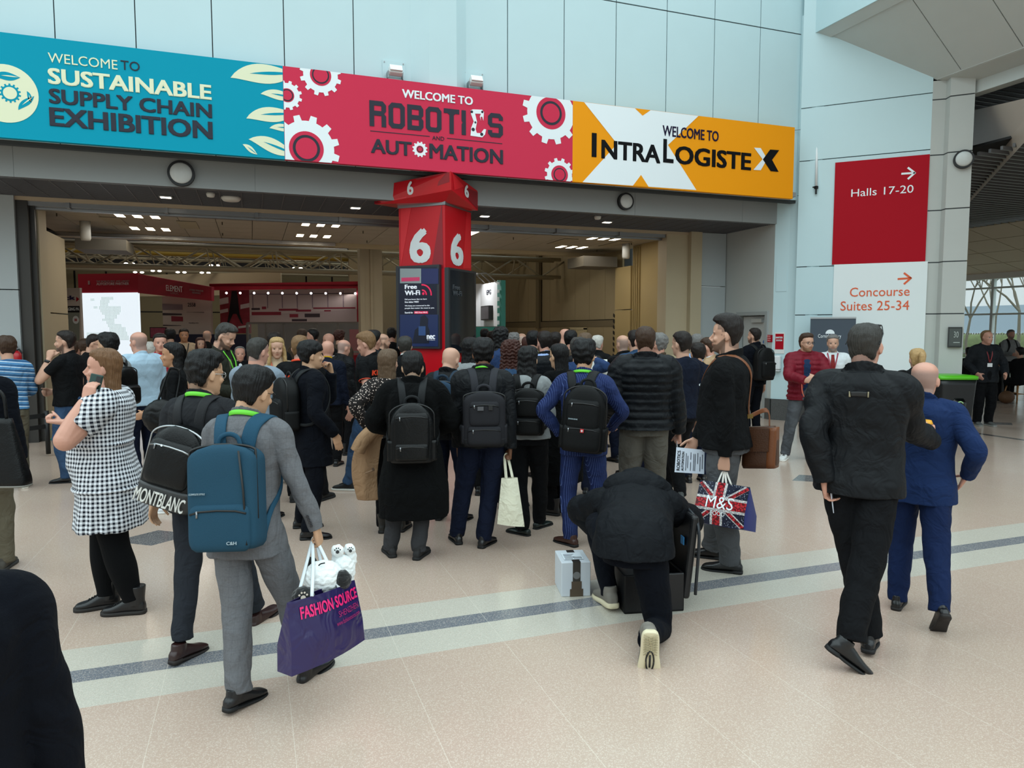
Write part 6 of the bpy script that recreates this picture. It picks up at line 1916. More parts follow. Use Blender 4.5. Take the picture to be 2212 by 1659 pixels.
def _gingham(N, K, M, mix, tc, sp):
    a = M('MULTIPLY', M('ARCTAN2', sp.outputs[0], sp.outputs[1]), .24 / .025)
    z = M('DIVIDE', sp.outputs[2], .025)
    ga = M('GREATER_THAN', M('FRACT', M('ADD', a, 20.0)), .5); gz = M('GREATER_THAN', M('FRACT', z), .5)
    return mix(M('MULTIPLY', M('ADD', ga, gz), .5), lin('#d9dce2'), lin('#111522'))
def _stripes(N, K, M, mix, tc, sp):
    z = M('FRACT', M('DIVIDE', M('ADD', sp.outputs[2], M('MULTIPLY', sp.outputs[0], .12)), .052))
    c = mix(M('GREATER_THAN', z, .55), lin('#4a7ba6'), lin('#38648f'))
    c = mix(M('LESS_THAN', M('ABSOLUTE', M('SUBTRACT', z, .5)), .07), c, lin('#c8d3dc'))
    return mix(M('LESS_THAN', M('ABSOLUTE', M('SUBTRACT', z, .88)), .05), c, lin('#1f3550'))
def _pinstripe(N, K, M, mix, tc, sp):
    x = M('FRACT', M('DIVIDE', M('ADD', sp.outputs[0], M('MULTIPLY', sp.outputs[1], .8)), .017))
    return mix(M('LESS_THAN', x, .09), lin('#16244f'), lin('#55689c'))
def _floral(N, K, M, mix, tc, sp):
    v = N.new('ShaderNodeTexVoronoi'); v.inputs['Scale'].default_value = 58; K.new(tc.outputs['Object'], v.inputs['Vector'])
    return mix(M('LESS_THAN', v.outputs['Distance'], .30), lin('#1b1716'), lin('#c9b7ad'))
def _plaidgrey(N, K, M, mix, tc, sp):
    n = N.new('ShaderNodeTexNoise'); n.inputs['Scale'].default_value = 130; K.new(tc.outputs['Object'], n.inputs['Vector'])
    x = M('FRACT', M('DIVIDE', sp.outputs[0], .035)); z = M('FRACT', M('DIVIDE', sp.outputs[2], .045))
    f = M('MULTIPLY', M('ADD', M('LESS_THAN', x, .08), M('LESS_THAN', z, .08)), .25)
    return mix(f, mix(n.outputs[0], lin('#57585b'), lin('#6b6c70')), lin('#4c4d51'))
def _jeans(N, K, M, mix, tc, sp):
    n = N.new('ShaderNodeTexNoise'); n.inputs['Scale'].default_value = 6; K.new(tc.outputs['Object'], n.inputs['Vector'])
    return mix(n.outputs[0], lin('#16263f'), lin('#3f5d80'))
def _wornjeans(N, K, M, mix, tc, sp):
    n = N.new('ShaderNodeTexNoise'); n.inputs['Scale'].default_value = 7; n.inputs['Detail'].default_value = 5; K.new(tc.outputs['Object'], n.inputs['Vector'])
    return mix(n.outputs[0], lin('#1d1f22'), lin('#61656a'))
def _camo(N, K, M, mix, tc, sp):
    n = N.new('ShaderNodeTexNoise'); n.inputs['Scale'].default_value = 20; K.new(tc.outputs['Object'], n.inputs['Vector'])
    return mix(M('GREATER_THAN', n.outputs[0], .52), lin('#a8a08a'), lin('#7d7764'))
C_ = dict(
    gingham=pat('gingham', _gingham), stripes=pat('striped_cotton', _stripes), pin=pat('pinstripe', _pinstripe), floral=pat('floral', _floral), suitgrey=pat('suit_grey', _plaidgrey), jeans=pat('jeans', _jeans), worn=pat('worn_jeans', _wornjeans), camo=pat('camo', _camo),
    black=cl('black_cloth', '#0b0c0e'), blackwool=cl('black_wool', '#050607', .95), char=cl('charcoal', '#232427'), dgrey=cl('dark_grey_cloth', '#37383b'), navy=cl('navy_cloth', '#0f1524'), navyblk=cl('navy_black', '#070a12', .95), blue=cl('blue_suit', '#16294f'),
    navyt=cl('navy_trousers', '#10172a'), greyt=cl('grey_trousers', '#515356'), chino=cl('grey_chino', '#5d5a53'), chart=cl('charcoal_trousers', '#24272d'), blackt=cl('black_trousers', '#0b0c0f'), bluet=cl('blue_trousers', '#122143'),
    tights=cl('tights', '#060709', .9, .1), olive=cl('olive_shirt', '#25261f'), greyblue=cl('greyblue_sweater', '#7d8a97', .85, .25), beige=cl('beige_top', '#b49d83'), sky=cl('sky_shirt', '#a0b8c9', .8, .22), white=cl('white_shirt', '#cdd3d6', .8, .22), lav=cl('lavender_shirt', '#8fa3cc', .8),
    greyknit=cl('grey_knit', '#878b8c', .95, .35, 260), denim=cl('denim_jacket', '#2c4460'), khaki=cl('khaki', '#5a5446'), brown=cl('brown_jacket', '#4b3f33'), tan=cl('tan_blazer', '#a58a6c'), shirtblue=cl('blue_shirt', '#7ea3cf', .8), moss=cl('moss_jumper', '#3d3a1a'),
    red=cl('red_nylon', '#6c1423', .5, .2), puff=cl('black_nylon', '#0d1014', .42, .25), shell=cl('shell_jacket', '#121417', .55, .5), parka=cl('parka', '#0a0d12', .7, .45), redc=cl('red_polo', '#a3222e'), yellow=cl('yellow_cloth', '#b98f1d'), bluejk=cl('blue_jacket', '#26395d'), tee=cl('navy_tee', '#1c2f4c'), dred=cl('dark_red_tie', '#7a2423', .6),
    camel=cl('camel_coat', '#94765a'), graphite=cl('graphite_jacket', '#1a1d21', .7), black2=cl('ink_jacket', '#0d0e11', .5))
G_lan = mat('lanyard_green', '#62c72d', .5); K_org = mat('print_redorange', '#e0431f', .5)
# ---------------------------------------------------------------- the crowd
T_ = lambda m, **k: dict(m=C_[m], **k)
FIST = (62, 80, 55); GRIP = (75, 85, 60); REL = (20, 28, 20); POCK = (5, 8, 5)
P = {}
# --- near people
P['coat'] = person('person in a navy black coat cut off by the lower left corner, nearest the camera', -245, 1.25, 862, 0, height=1.47, top_=T_('navyblk', collar='suit', hem=.55, th=.035, flare=.05, name='coat', fold=.02), legs=T_('blackt'), hair=('short', 'dark'), hands=((.27, .02, .86, 1, -.35, -.1), None), lod=1.3)
P['phone'] = person('woman in a black and white gingham dress on the phone, black boots', 222, 4.28, 757, -74, fem=True, w=1.30, belly=.08, armfat=1.45, skin_='pink', hair=('long', 'lightbrown', {'len': .37, 'w': .076, 't': .012}), head=(-10, 2, 0),
    top_=T_('gingham', name='dress', collar='crew', hem=.59, th=.022, flare=.035, sleeve='short', sl=.66, ball=1.30, slr=1.15, gather=.035, fold=.008, sr=1.15), legs=dict(m=C_['tights'], name='tights', fit=1.12, th=0, fold=0, wrinkle=.001, r=(.092, .088, .066, .066, .046, .044), len=0), shoes=('boot', '#101012', '#1a1512'),
    hands=(('px', 138, 912, .20, .6, -.4, -1), ('px', 186, 868, -.20, -.2, .35, -1)), hcurl=(FIST, (30, 40, 30)), hdir=((0, 1, .12), (.10, -.25, 1)), hpalm=((0, .05, 1), (1, -.3, 0)), feet=(('px', 232, 1312, -8, 0, 0), ('px', 288, 1325, 6, 0, 0)))
P['blazer'] = person('man in a dark grey blazer with green lanyard and black leather rucksack, walking', 425, 3.86, 765, 32, skin_='asian', hair=('short', 'black', {'t': .014, 'top': .030, 'quiff': .012, 'rough': .006}), head=(25, -2, 0), scalp='black', glasses='#b9b9b9', lean=4,
    top_=T_('char', collar='suit', hem=.80, fold=.014), shirt=T_('black'), legs=T_('chart', fit=.96), shoes=('dress', '#2c1715', '#1b1210'), feet=(('px', 560, 1342, 12, -14, 0), ('px', 392, 1428, 10, 4, 0)), hands=((.22, .20, .95), (-.30, -.02, .86)), lanyard=dict(m=G_lan, w=.012))
P['grey'] = person('man in a light grey suit carrying a purple shopping bag, blue rucksack on his back', 519, 3.30, 797, 24, skin_='asian', w=.98, hair=('short', 'black', {'t': .015, 'top': .020, 'rough': .003}), head=(16, -8, 6), glasses='#101010', lean=7, twist=-4,
    top_=T_('suitgrey', collar='suit', hem=.76, fold=.016, flare=.022), legs=dict(m=C_['suitgrey'], fit=1.04), shoes=('dress', '#101012'), feet=(('px', 668, 1462, 22, -10, 0), ('px', 512, 1532, 22, 6, 0)), hands=(('px', 697, 1175, .10, .5, -1, -.1), (-.26, .12, .84)), hcurl=(GRIP, REL), hdir=((.15, .25, -1), None), hpalm=((-1, 0, 0), None), lanyard=dict(m=G_lan, w=.012))
P['black_l'] = person('man in a black polo shirt and jeans with hand at his mouth', 142, 8.0, 716, -62, w=1.12, hair=('short', 'dark', {'t': .008}), beard='dark', scalp='dark', top_=T_('black', name='polo_shirt', collar='polo', hem=.90, th=.014, sleeve='short', sl=.60), legs=dict(m=C_['jeans'], name='jeans'),
    hands=((.10, .22, 1.05), ('px', 106, 776, -.15, -.3, .4, -1)), hcurl=(FIST, (60, 70, 40)), hdir=(None, (.2, -.1, 1)), hpalm=(None, (1, -.2, 0)), head=(-12, 0, 0))
P['stripe'] = person('man in a blue striped top cut off by the left frame edge', 12, 1062, 728, -14, hair=('short', 'brown', {'t': .016, 'top': .02, 'rough': .004}), top_=T_('stripes', name='top', collar='crew', hem=.92, th=.018, fold=.012), legs=T_('khaki', name='trousers'), shoes=('sneaker', '#151516', '#c9c5ba'), hands=((.20, .30, 1.06), (-.16, .32, 1.04)), hcurl=(FIST, FIST))
P['khaki'] = person('person in khaki trousers and quilted jacket half out of frame, leather bag at the hip', -62, 4.95, 740, 8, top_=T_('navyblk', collar='stand', hem=.86, puff=.06, th=.03, name='quilted_jacket'), legs=T_('khaki', fit=1.1), hair=('short', 'brown'), shoes=('sneaker', '#3a362f', '#2b2a28'), feet=((.12, .0, 12, 0, 0), (-.1, -.1, -5, 0, 0)))
P['profile'] = person('woman in black with long dark hair in profile and a black shoulder bag', 372, 1108, 742, -80, fem=True, skin_='olive', hair=('long', 'black', {'len': .34, 'w': .078, 't': .012}), top_=T_('black', name='top', collar='crew', hem=.92, th=.010), legs=T_('char'), shoes=('sneaker', '#c9ccd0', '#d5d5d2'), hands=((.12, .20, 1.05), (-.16, .24, 1.04)), head=(-6, 0, 0))
P['baldblue'] = person('broad bald man in a pale blue shirt before the lit map', 300, 8.0, 717, -28, w=1.25, belly=.04, skin_='pink', hair=None, scalp='grey', top_=T_('sky', name='shirt', collar='polo', hem=.90, th=.022), legs=T_('navyt'), head=(-14, 0, 0))
P['hoodie'] = person('black haired man in a pale hoodie with a black rucksack behind the gingham dress', 232, 7.2, 722, -42, hair=('short', 'black', {'t': .018, 'top': .025, 'rough': .005}), skin_='asian', top_=T_('greyknit', name='hoodie', collar='hood', hem=.90, th=.02), legs=T_('black'), shoes=('sneaker', '#151516'))
P['specs'] = person('man in black with glasses looking down to the right, left of the map', 196, 9.6, 722, 105, hair=('short', 'dark'), glasses='#202020', head=(0, -18, 0), top_=T_('black', collar='crew', hem=.88), legs=T_('blackt'))
P['redface'] = person('dark haired man in a red collared top facing the camera, right of the map', 345, 9.4, 722, 176, hair=('short', 'dark'), skin_='pink', top_=T_('redc', name='polo_shirt', collar='polo', hem=.9), legs=T_('blackt'))
P['whitehair'] = person('white haired person half hidden behind the bald man', 322, 10.4, 740, 10, hair=('short', 'white', {'rough': .004}), top_=T_('beige', hem=.9), legs=T_('blackt'))
P['beard'] = person('tall bearded man in a dark olive overshirt with green lanyard, looking down', 470, 7.2, 698, 118, hair=('short', 'darkgrey', {'quiff': .018, 'top': .024, 't': .007, 'rough': .004}), beard='dark', scalp='darkgrey', head=(0, -22, 0), lean=3, top_=T_('olive', collar='polo', hem=.86, th=.03, open=(.2, .2, .2)), shirt=T_('khaki', collar=1.47), legs=T_('blackt'), lanyard=dict(m=G_lan, back=0, front=1.2), hands=((.14, .26, 1.08), (-.12, .28, 1.06)))
P['sweater'] = person('man in a pale grey blue sweater with folded arms seen from behind', 553, 6.35, 732, 28, w=1.10, hair=('short', 'darkgrey', {'t': .007}), scalp='grey', skin_='pink', head=(22, -4, 0), top_=T_('greyblue', name='sweater', collar='crew', hem=.92, th=.022), legs=T_('navyt'), hands=((.02, .22, 1.16, 1, -.4, -.4), (-.02, .24, 1.14, -1, -.4, -.4)))
P['blonde'] = person('blonde woman in a beige top facing the camera with a patterned lanyard', 597, 7.9, 730, 178, fem=True, hair=('long', 'blond', {'len': .24, 'w': .084, 't': .010, 'sides': .20}), top_=T_('beige', name='top', collar='turtle', hem=.92, th=.012), legs=T_('blackt'), lanyard=dict(m=mat('lanyard_orange', '#b5553a', .5), back=0, front=1.15), hands=((.12, .24, 1.12), (-.10, .26, 1.10)), hcurl=(FIST, FIST), head=(0, -6, 0))
P['small'] = person('grey haired man in a dark suit facing us in the gap beside the sweater', 517, 11.2, 750, 178, hair=('receding', 'grey'), skin_='pink', top_=T_('black', collar='suit', hem=.8, open=(.1, .2, .2)), shirt=T_('white'), legs=T_('blackt'))
P['kuka1'] = person('man in a black shirt with orange back lettering, right of the blonde woman', 647, 7.05, 727, 8, hair=('short', 'sandy', {'t': .006}), scalp='grey', skin_='pink', top_=T_('black', name='shirt', collar='crew', hem=.90, th=.020, sleeve='long'), legs=T_('blackt'), shoes=('sneaker', '#151516', '#151516'), lanyard=dict(m=K_org, w=.010), feet=((.20, 0, 30, 0, 0), (-.1, 0, -5, 0, 0)))
P['navycoat'] = person('man in a navy wool coat with hand at his mouth, facing right', 668, 5.95, 738, 70, skin_='asian', hair=('bangs', 'black', {'t': .018, 'top': .018, 'rough': .004}), head=(6, 0, 0), top_=T_('navyblk', name='coat', collar='suit', hem=.64, th=.034, flare=.03), shirt=T_('white'), legs=T_('navyblk', fit=1.08), feet=(('px', 668, 1165, 22, 0, 0), ('px', 652, 1140, 20, 0, 0)),
    hands=((.25, .12, .94, .4, -1, 0), ('px', 716, 806, .14, -.2, .3, -1)), hcurl=(POCK, (55, 60, 40)), hdir=((0, .3, -1), (.1, -.25, 1)), hpalm=(None, (.2, -1, -.2)))
P['guard'] = person('security guard in a dark jacket with a grey reflective band and black boots', 738, 985, 733, 55, hair=None, scalp='grey', skin_='pink', w=1.1, head=(0, -14, 0), top_=T_('black2', collar='stand', hem=.84, th=.035), legs=T_('blackt', fit=1.1), shoes=('boot', '#101012'))
P['kuka2'] = person('young man in a black polo with red trim and jeans looking down to the left', 797, 7.55, 718, -62, skin_='pink', hair=('short', 'sandy', {'t': .010, 'top': .024, 'quiff': .010}), scalp='sandy', head=(-8, -14, 0), top_=T_('black', name='polo_shirt', collar='polo', hem=.90, th=.016, sleeve='short', sl=.62), legs=dict(m=C_['jeans'], name='jeans'), shoes=('sneaker', '#151516', '#d5d3cc'), hands=((.2, .1, .94), (-.24, .06, .93, -.4, -1, 0)), hcurl=(POCK, POCK), feet=((.10, -.1, 5, 0, 0), (-.10, .22, -8, 0, 0)))
P['floral'] = person('woman with long ombre hair in a floral blouse holding a camel coat', 838, 6.0, 757, 14, fem=True, hair=('long', 'ash', {'len': .27, 'w': .084, 't': .012}), head=(12, 4, 0), top_=T_('floral', name='blouse', collar='crew', hem=.92, th=.022, sr=1.15), legs=T_('blackt'), shoes=('boot', '#1b1a17', '#0d0d0d'), feet=((.12, 0, 5, 0, 0), (-.06, -.05, -2, 0, 0)), hands=((.16, .26, 1.04), ('px', 795, 925, -.05, -.6, -1, -.2)), hcurl=(FIST, FIST))
P['longcoat'] = person('man in a long black wool coat with a black leather rucksack, seen from behind', 890, 5.30, 760, 2, skin_='asian', w=1.06, hair=('short', 'black', {'t': .010, 'top': .016}), scalp='black', head=(0, -14, 0), top_=T_('blackwool', name='coat', collar='stand', hem=.36, th=.045, flare=.055, sr=1.14, fold=.008), legs=T_('dgrey'), shoes=('sneaker', '#151516', '#0f0f10'), feet=(('px', 905, 1205, 20, 0, 0), ('px', 845, 1200, -18, 0, 0)), hands=((.18, .26, 1.06, 1, -.5, -.4), (-.18, .26, 1.06, -1, -.5, -.4)))
P['baldpack'] = person('bald man in a dark jacket with a blue rucksack looking down', 968, 6.30, 748, 18, hair=None, scalp=None, skin_='fair', head=(10, -22, 0), top_=T_('black2', collar='stand', hem=.84, th=.03), legs=T_('navyt'), shoes=('dress', '#101012'), feet=((.13, .0, 12, 0, 0), (-.12, .05, -6, 0, 0)), hands=((.10, .30, 1.06), (-.16, .20, .98)))
P['greypack'] = person('man in a black shell jacket and navy trousers with a grey rucksack and cream tote', 1043, 5.58, 733, -2, skin_='brown', w=1.04, hair=('short', 'black', {'t': .015, 'top': .018, 'rough': .005}), top_=T_('shell', collar='stand', hem=.86, th=.032, fold=.016), legs=T_('navyt', fit=1.06), feet=(('px', 1046, 1180, 28, 0, 0), ('px', 988, 1172, -14, 0, 0)), hands=(('px', 1104, 985, .02, .5, -1, 0), ('px', 990, 965, .10, -.5, -1, 0)), hcurl=(GRIP, (45, 50, 30)), hdir=((0, .1, -1), (0, .15, -1)), lanyard=dict(m=G_lan, w=.008, z=1.52))
P['greyknit'] = person('woman in a grey jumper with black bobbed hair and a small black rucksack', 1140, 5.95, 750, 8, fem=True, skin_='asian', w=1.05, hair=('bob', 'black', {'len': .15, 'w': .088, 't': .014, 'rough': .004}), head=(8, -6, 0), top_=T_('greyknit', name='jumper', collar='crew', hem=.90, th=.024), legs=T_('blackt'), shoes=('pump', '#16201d', '#0e0f0f'), feet=(('px', 1165, 1140, 30, 0, 0), ('px', 1130, 1155, -60, 0, 0)), hands=((.14, .26, 1.06), (-.14, .26, 1.06)))
P['curly'] = person('woman with curly dark red hair and denim jacket beside the grey jumper', 1104, 6.75, 740, 14, fem=True, hair=('curly', 'red', {'len': .24, 'w': .100, 't': .024, 'top': .03}), top_=T_('denim', collar='polo', hem=.86), legs=T_('blackt'))
P['longhair'] = person('woman with long straight black hair and glasses in a long black coat, holding a phone', 1208, 6.55, 745, -42, fem=True, skin_='asian', hair=('long', 'black', {'len': .36, 'w': .074, 't': .010, 'rough': .001}), glasses='#303030', top_=T_('blackwool', name='coat', collar='crew', hem=.34, th=.03, flare=.06), legs=T_('blackt'), shoes=('boot', '#101012', '#0d0d0e'), feet=((.08, 0, -14, 0, 0), (-.08, 0, -20, 0, 0)), hands=((.10, .32, 1.18, .6, -.4, -1), (-.10, .30, 1.16, -.6, -.4, -1)), hcurl=((50, 50, 30), (50, 50, 30)))
P['pin'] = person('man in a blue pinstripe suit with a big black rucksack and brown shoes', 1262, 5.55, 738, 10, skin_='asian', hair=('short', 'black', {'t': .020, 'top': .026, 'rough': .006}), head=(4, 0, 0), top_=T_('pin', collar='suit', hem=.80, th=.022, fold=.014), legs=dict(m=C_['pin'], fit=.98), shoes=('dress', '#3a211a'), feet=((.14, .10, 16, 0, 0), ('px', 1232, 1178, -55, 0, 0)), hands=((.20, .24, 1.0, 1, -.5, 0), ('px', 1208, 935, .16, -1, -.6, 0)), hcurl=(FIST, POCK), lanyard=dict(m=G_lan, w=.011))
P['puffer'] = person('broad man in a black quilted puffer jacket and grey chinos, seen from behind', 1394, 5.95, 707, -6, w=1.14, skin_='pink', hair=('short', 'brown', {'t': .006, 'top': .010}), scalp='brown', top_=T_('puff', name='puffer_jacket', collar='stand', hem=.90, th=.045, puff=.12, pitch=.058, elastic=True, sr=1.08), legs=T_('chino', fit=1.08), hands=((.30, .06, .86, .6, -1, 0), (-.26, .16, .95)), hcurl=(GRIP, REL), shoes=('sneaker', '#4b4137', '#2b2a28'))
P['navyjump'] = person('man in a navy jumper walking left in black jeans and dark grey trainers', 1474, 7.0, 718, -40, skin_='fair', hair=('short', 'dark', {'t': .007}), scalp='dark', head=(-10, 0, 0), top_=T_('navy', name='jumper', collar='crew', hem=.88, th=.020), legs=T_('blackt'), shoes=('sneaker', '#3d4141', '#4a4d4c'), feet=((.08, .30, 0, 0, 0), ('px', 1470, 1090, 38, 12, 0)))
P['leaflet'] = person('tall man in a black quarter zip holding a leaflet and flag shopping bag', 1572, 4.95, 687, -78, w=1.16, belly=.05, skin_='fair', hair=('short', 'dark', {'t': .009, 'top': .034, 'quiff': .020, 'strands': 26}), beard='brown', scalp='dark', head=(-6, 2, 0), top_=T_('black', name='quarter_zip', collar='stand', hem=.88, th=.022, fold=.012), legs=T_('greyt', fit=1.02), shoes=('dress', '#101012', '#0c0c0d'), feet=(('px', 1540, 1206, 0, 0, 0), ('px', 1578, 1236, -4, 0, 0)),
    hands=(('px', 1506, 945, .26, .4, -1, -.2), ('px', 1566, 985, -.12, -.5, -1, 0)), hcurl=((40, 40, 20), GRIP), hdir=((0, .5, -.9), (0, .05, -1)), hpalm=((-1, 0, 0), (1, .1, 0)))
P['blackjk'] = person('man in a black shell jacket and black jeans walking away with sunglasses on his head', 1868, 3.84, 702, 6, w=1.10, skin_='pink', hair=('short', 'darkgrey', {'t': .007, 'top': .012}), scalp='darkgrey', head=(8, 0, 0), lean=3, top_=T_('shell', collar='stand', hem=.84, th=.036, fold=.020, flare=.02, sr=1.0), legs=T_('blackt', fit=1.08), shoes=('dress', '#0d0e10', '#0b0b0c'),
    feet=(('px', 1802, 1446, 62, 34, 0), ('px', 1876, 1408, -2, 6, 0)), hands=(('px', 2008, 950, .24, -.3, -.6, -1), ('px', 1780, 1035, .02, -.5, -1, 0)), hcurl=((55, 50, 30), (45, 45, 25)), hdir=((.10, .8, .45), (.1, .35, -1)), hpalm=((-1, .2, .3), (1, 0, 0)), knee=((.55, 1, .2), None))
P['bluesuit'] = person('bald man in a bright navy suit walking away beside the black shell jacket', 2000, 4.30, 783, 12, w=1.12, skin_='pink', hair=None, scalp='grey', head=(-4, 0, 0), lean=2, top_=T_('blue', collar='suit', hem=.78, th=.026, fold=.012, flare=.03), shirt=T_('sky', collar=1.522), legs=T_('bluet'), shoes=('dress', '#0d0d0f', '#1a1412'), feet=(('px', 2042, 1380, -30, 50, 0), ('px', 1938, 1312, -6, 0, 0)), hands=((.27, .10, .98, .9, -1, 0), (-.26, .10, .88)), hcurl=(POCK, REL), hdir=((-.4, .3, -.8), None))
# kneeling man
P['kneel'] = person('kneeling man in a hooded black parka bent over a black case, cream soled trainer', 1375, 4.02, 1000, 2, height=1.76, lean=74, drop=.46, pel=(0, -.02), w=1.04, hair=('short', 'brown'), head=(0, -30, 0), top_=T_('parka', name='parka', collar='hood', hem=.90, th=.050, fold=.014, flare=.03, sr=1.05), legs=T_('navyblk', name='jeans', fit=.98, r=(.104, .098, .076, .066, .055, .052)), shoes=('sneaker', '#6f6a62', '#cfc4a6', None, 1.16),
    feet=((.12, -.62, -8, 78, 0), ('px', 1316, 1312, -22, 8, 0)), knee=((.2, .6, -1), (-.45, 1, .6)), hands=((.14, .62, .30, .6, .1, .4), (-.18, .60, .34, -.6, .1, .4)), hcurl=(FIST, FIST))
# --- by the right pier
P['redjk'] = person('man with glasses in a dark red quilted jacket and worn grey jeans looking at us', 1742, 9.35, 722, 168, w=1.08, hair=('short', 'brown', {'quiff': .012, 'top': .022}), beard='sandy', glasses='#2a2a2a', head=(-22, 0, 0), top_=T_('red', name='quilted_jacket', collar='stand', hem=.84, th=.040, puff=.16, pitch=.066, open=(.34, .22, .24)), shirt=T_('tee', collar=1.47, th=.010), legs=dict(m=C_['worn'], name='jeans'), shoes=('sneaker', '#c9ccca', '#d9d8d2'), feet=((.24, .05, 25, 0, 0), (-.10, .0, -10, 0, 0)),
    hands=(('px', 1738, 822, -.28, 1, -.5, -.3), ('px', 1768, 820, -.28, -1, -.5, -.3)), hcurl=((45, 50, 30), (45, 50, 30)), hdir=((-.9, .3, .1), (.9, .3, .1)), hpalm=((0, -1, 0), (0, -1, 0)))
P['tie'] = person('grey bearded man in a white shirt and dark red tie', 1800, 10.35, 725, 176, w=1.12, hair=('short', 'grey', {'top': .02}), beard='grey', top_=T_('white', name='shirt', collar='polo', hem=.92, th=.016), legs=T_('blackt'), lanyard=dict(m=mat('lanyard_red', '#8c2038', .5), back=0, front=1.16))
P['navypack'] = person('bearded man in navy with a black rucksack in front of the grey door', 1630, 11.2, 710, -44, hair=('short', 'dark', {'t': .007, 'top': .016}), beard='dark', scalp='dark', head=(-20, 4, 0), top_=T_('navyblk', collar='stand', hem=.88), legs=T_('navyblk'), shoes=('sneaker', '#6b5d52', '#4d463f'))
P['ponytail'] = person('blonde woman with a ponytail and black fur hooded coat behind the shell jacket', 1984, 7.4, 755, -18, fem=True, hair=('tied', 'blond', {'t': .006, 'tail': .20}), top_=T_('black', name='coat', collar='hood', hem=.7, th=.04, wrinkle=.02), legs=T_('blackt'))
P['darkjk'] = person('man in a dark grey hooded jacket with a lanyard beside the green lidded bin', 2132, 12.7, 715, 150, w=1.12, skin_='pink', hair=('receding', 'sandy', {'t': .007}), head=(-16, 0, 0), top_=T_('graphite', collar='hood', hem=.80, th=.034, open=(.2, .16, .2)), shirt=T_('black', collar=1.47), legs=T_('blackt', fit=1.1), shoes=('sneaker', '#5a5c5a', '#8f8f8a'), hands=((.26, .20, .98, 1, -1, 0), (-.24, .20, .98, -1, -1, 0)), hcurl=(POCK, POCK), lanyard=dict(m=mat('lanyard_maroon', '#7d1f25', .5), back=0, front=1.18, badge=1, **{'in': 1}))
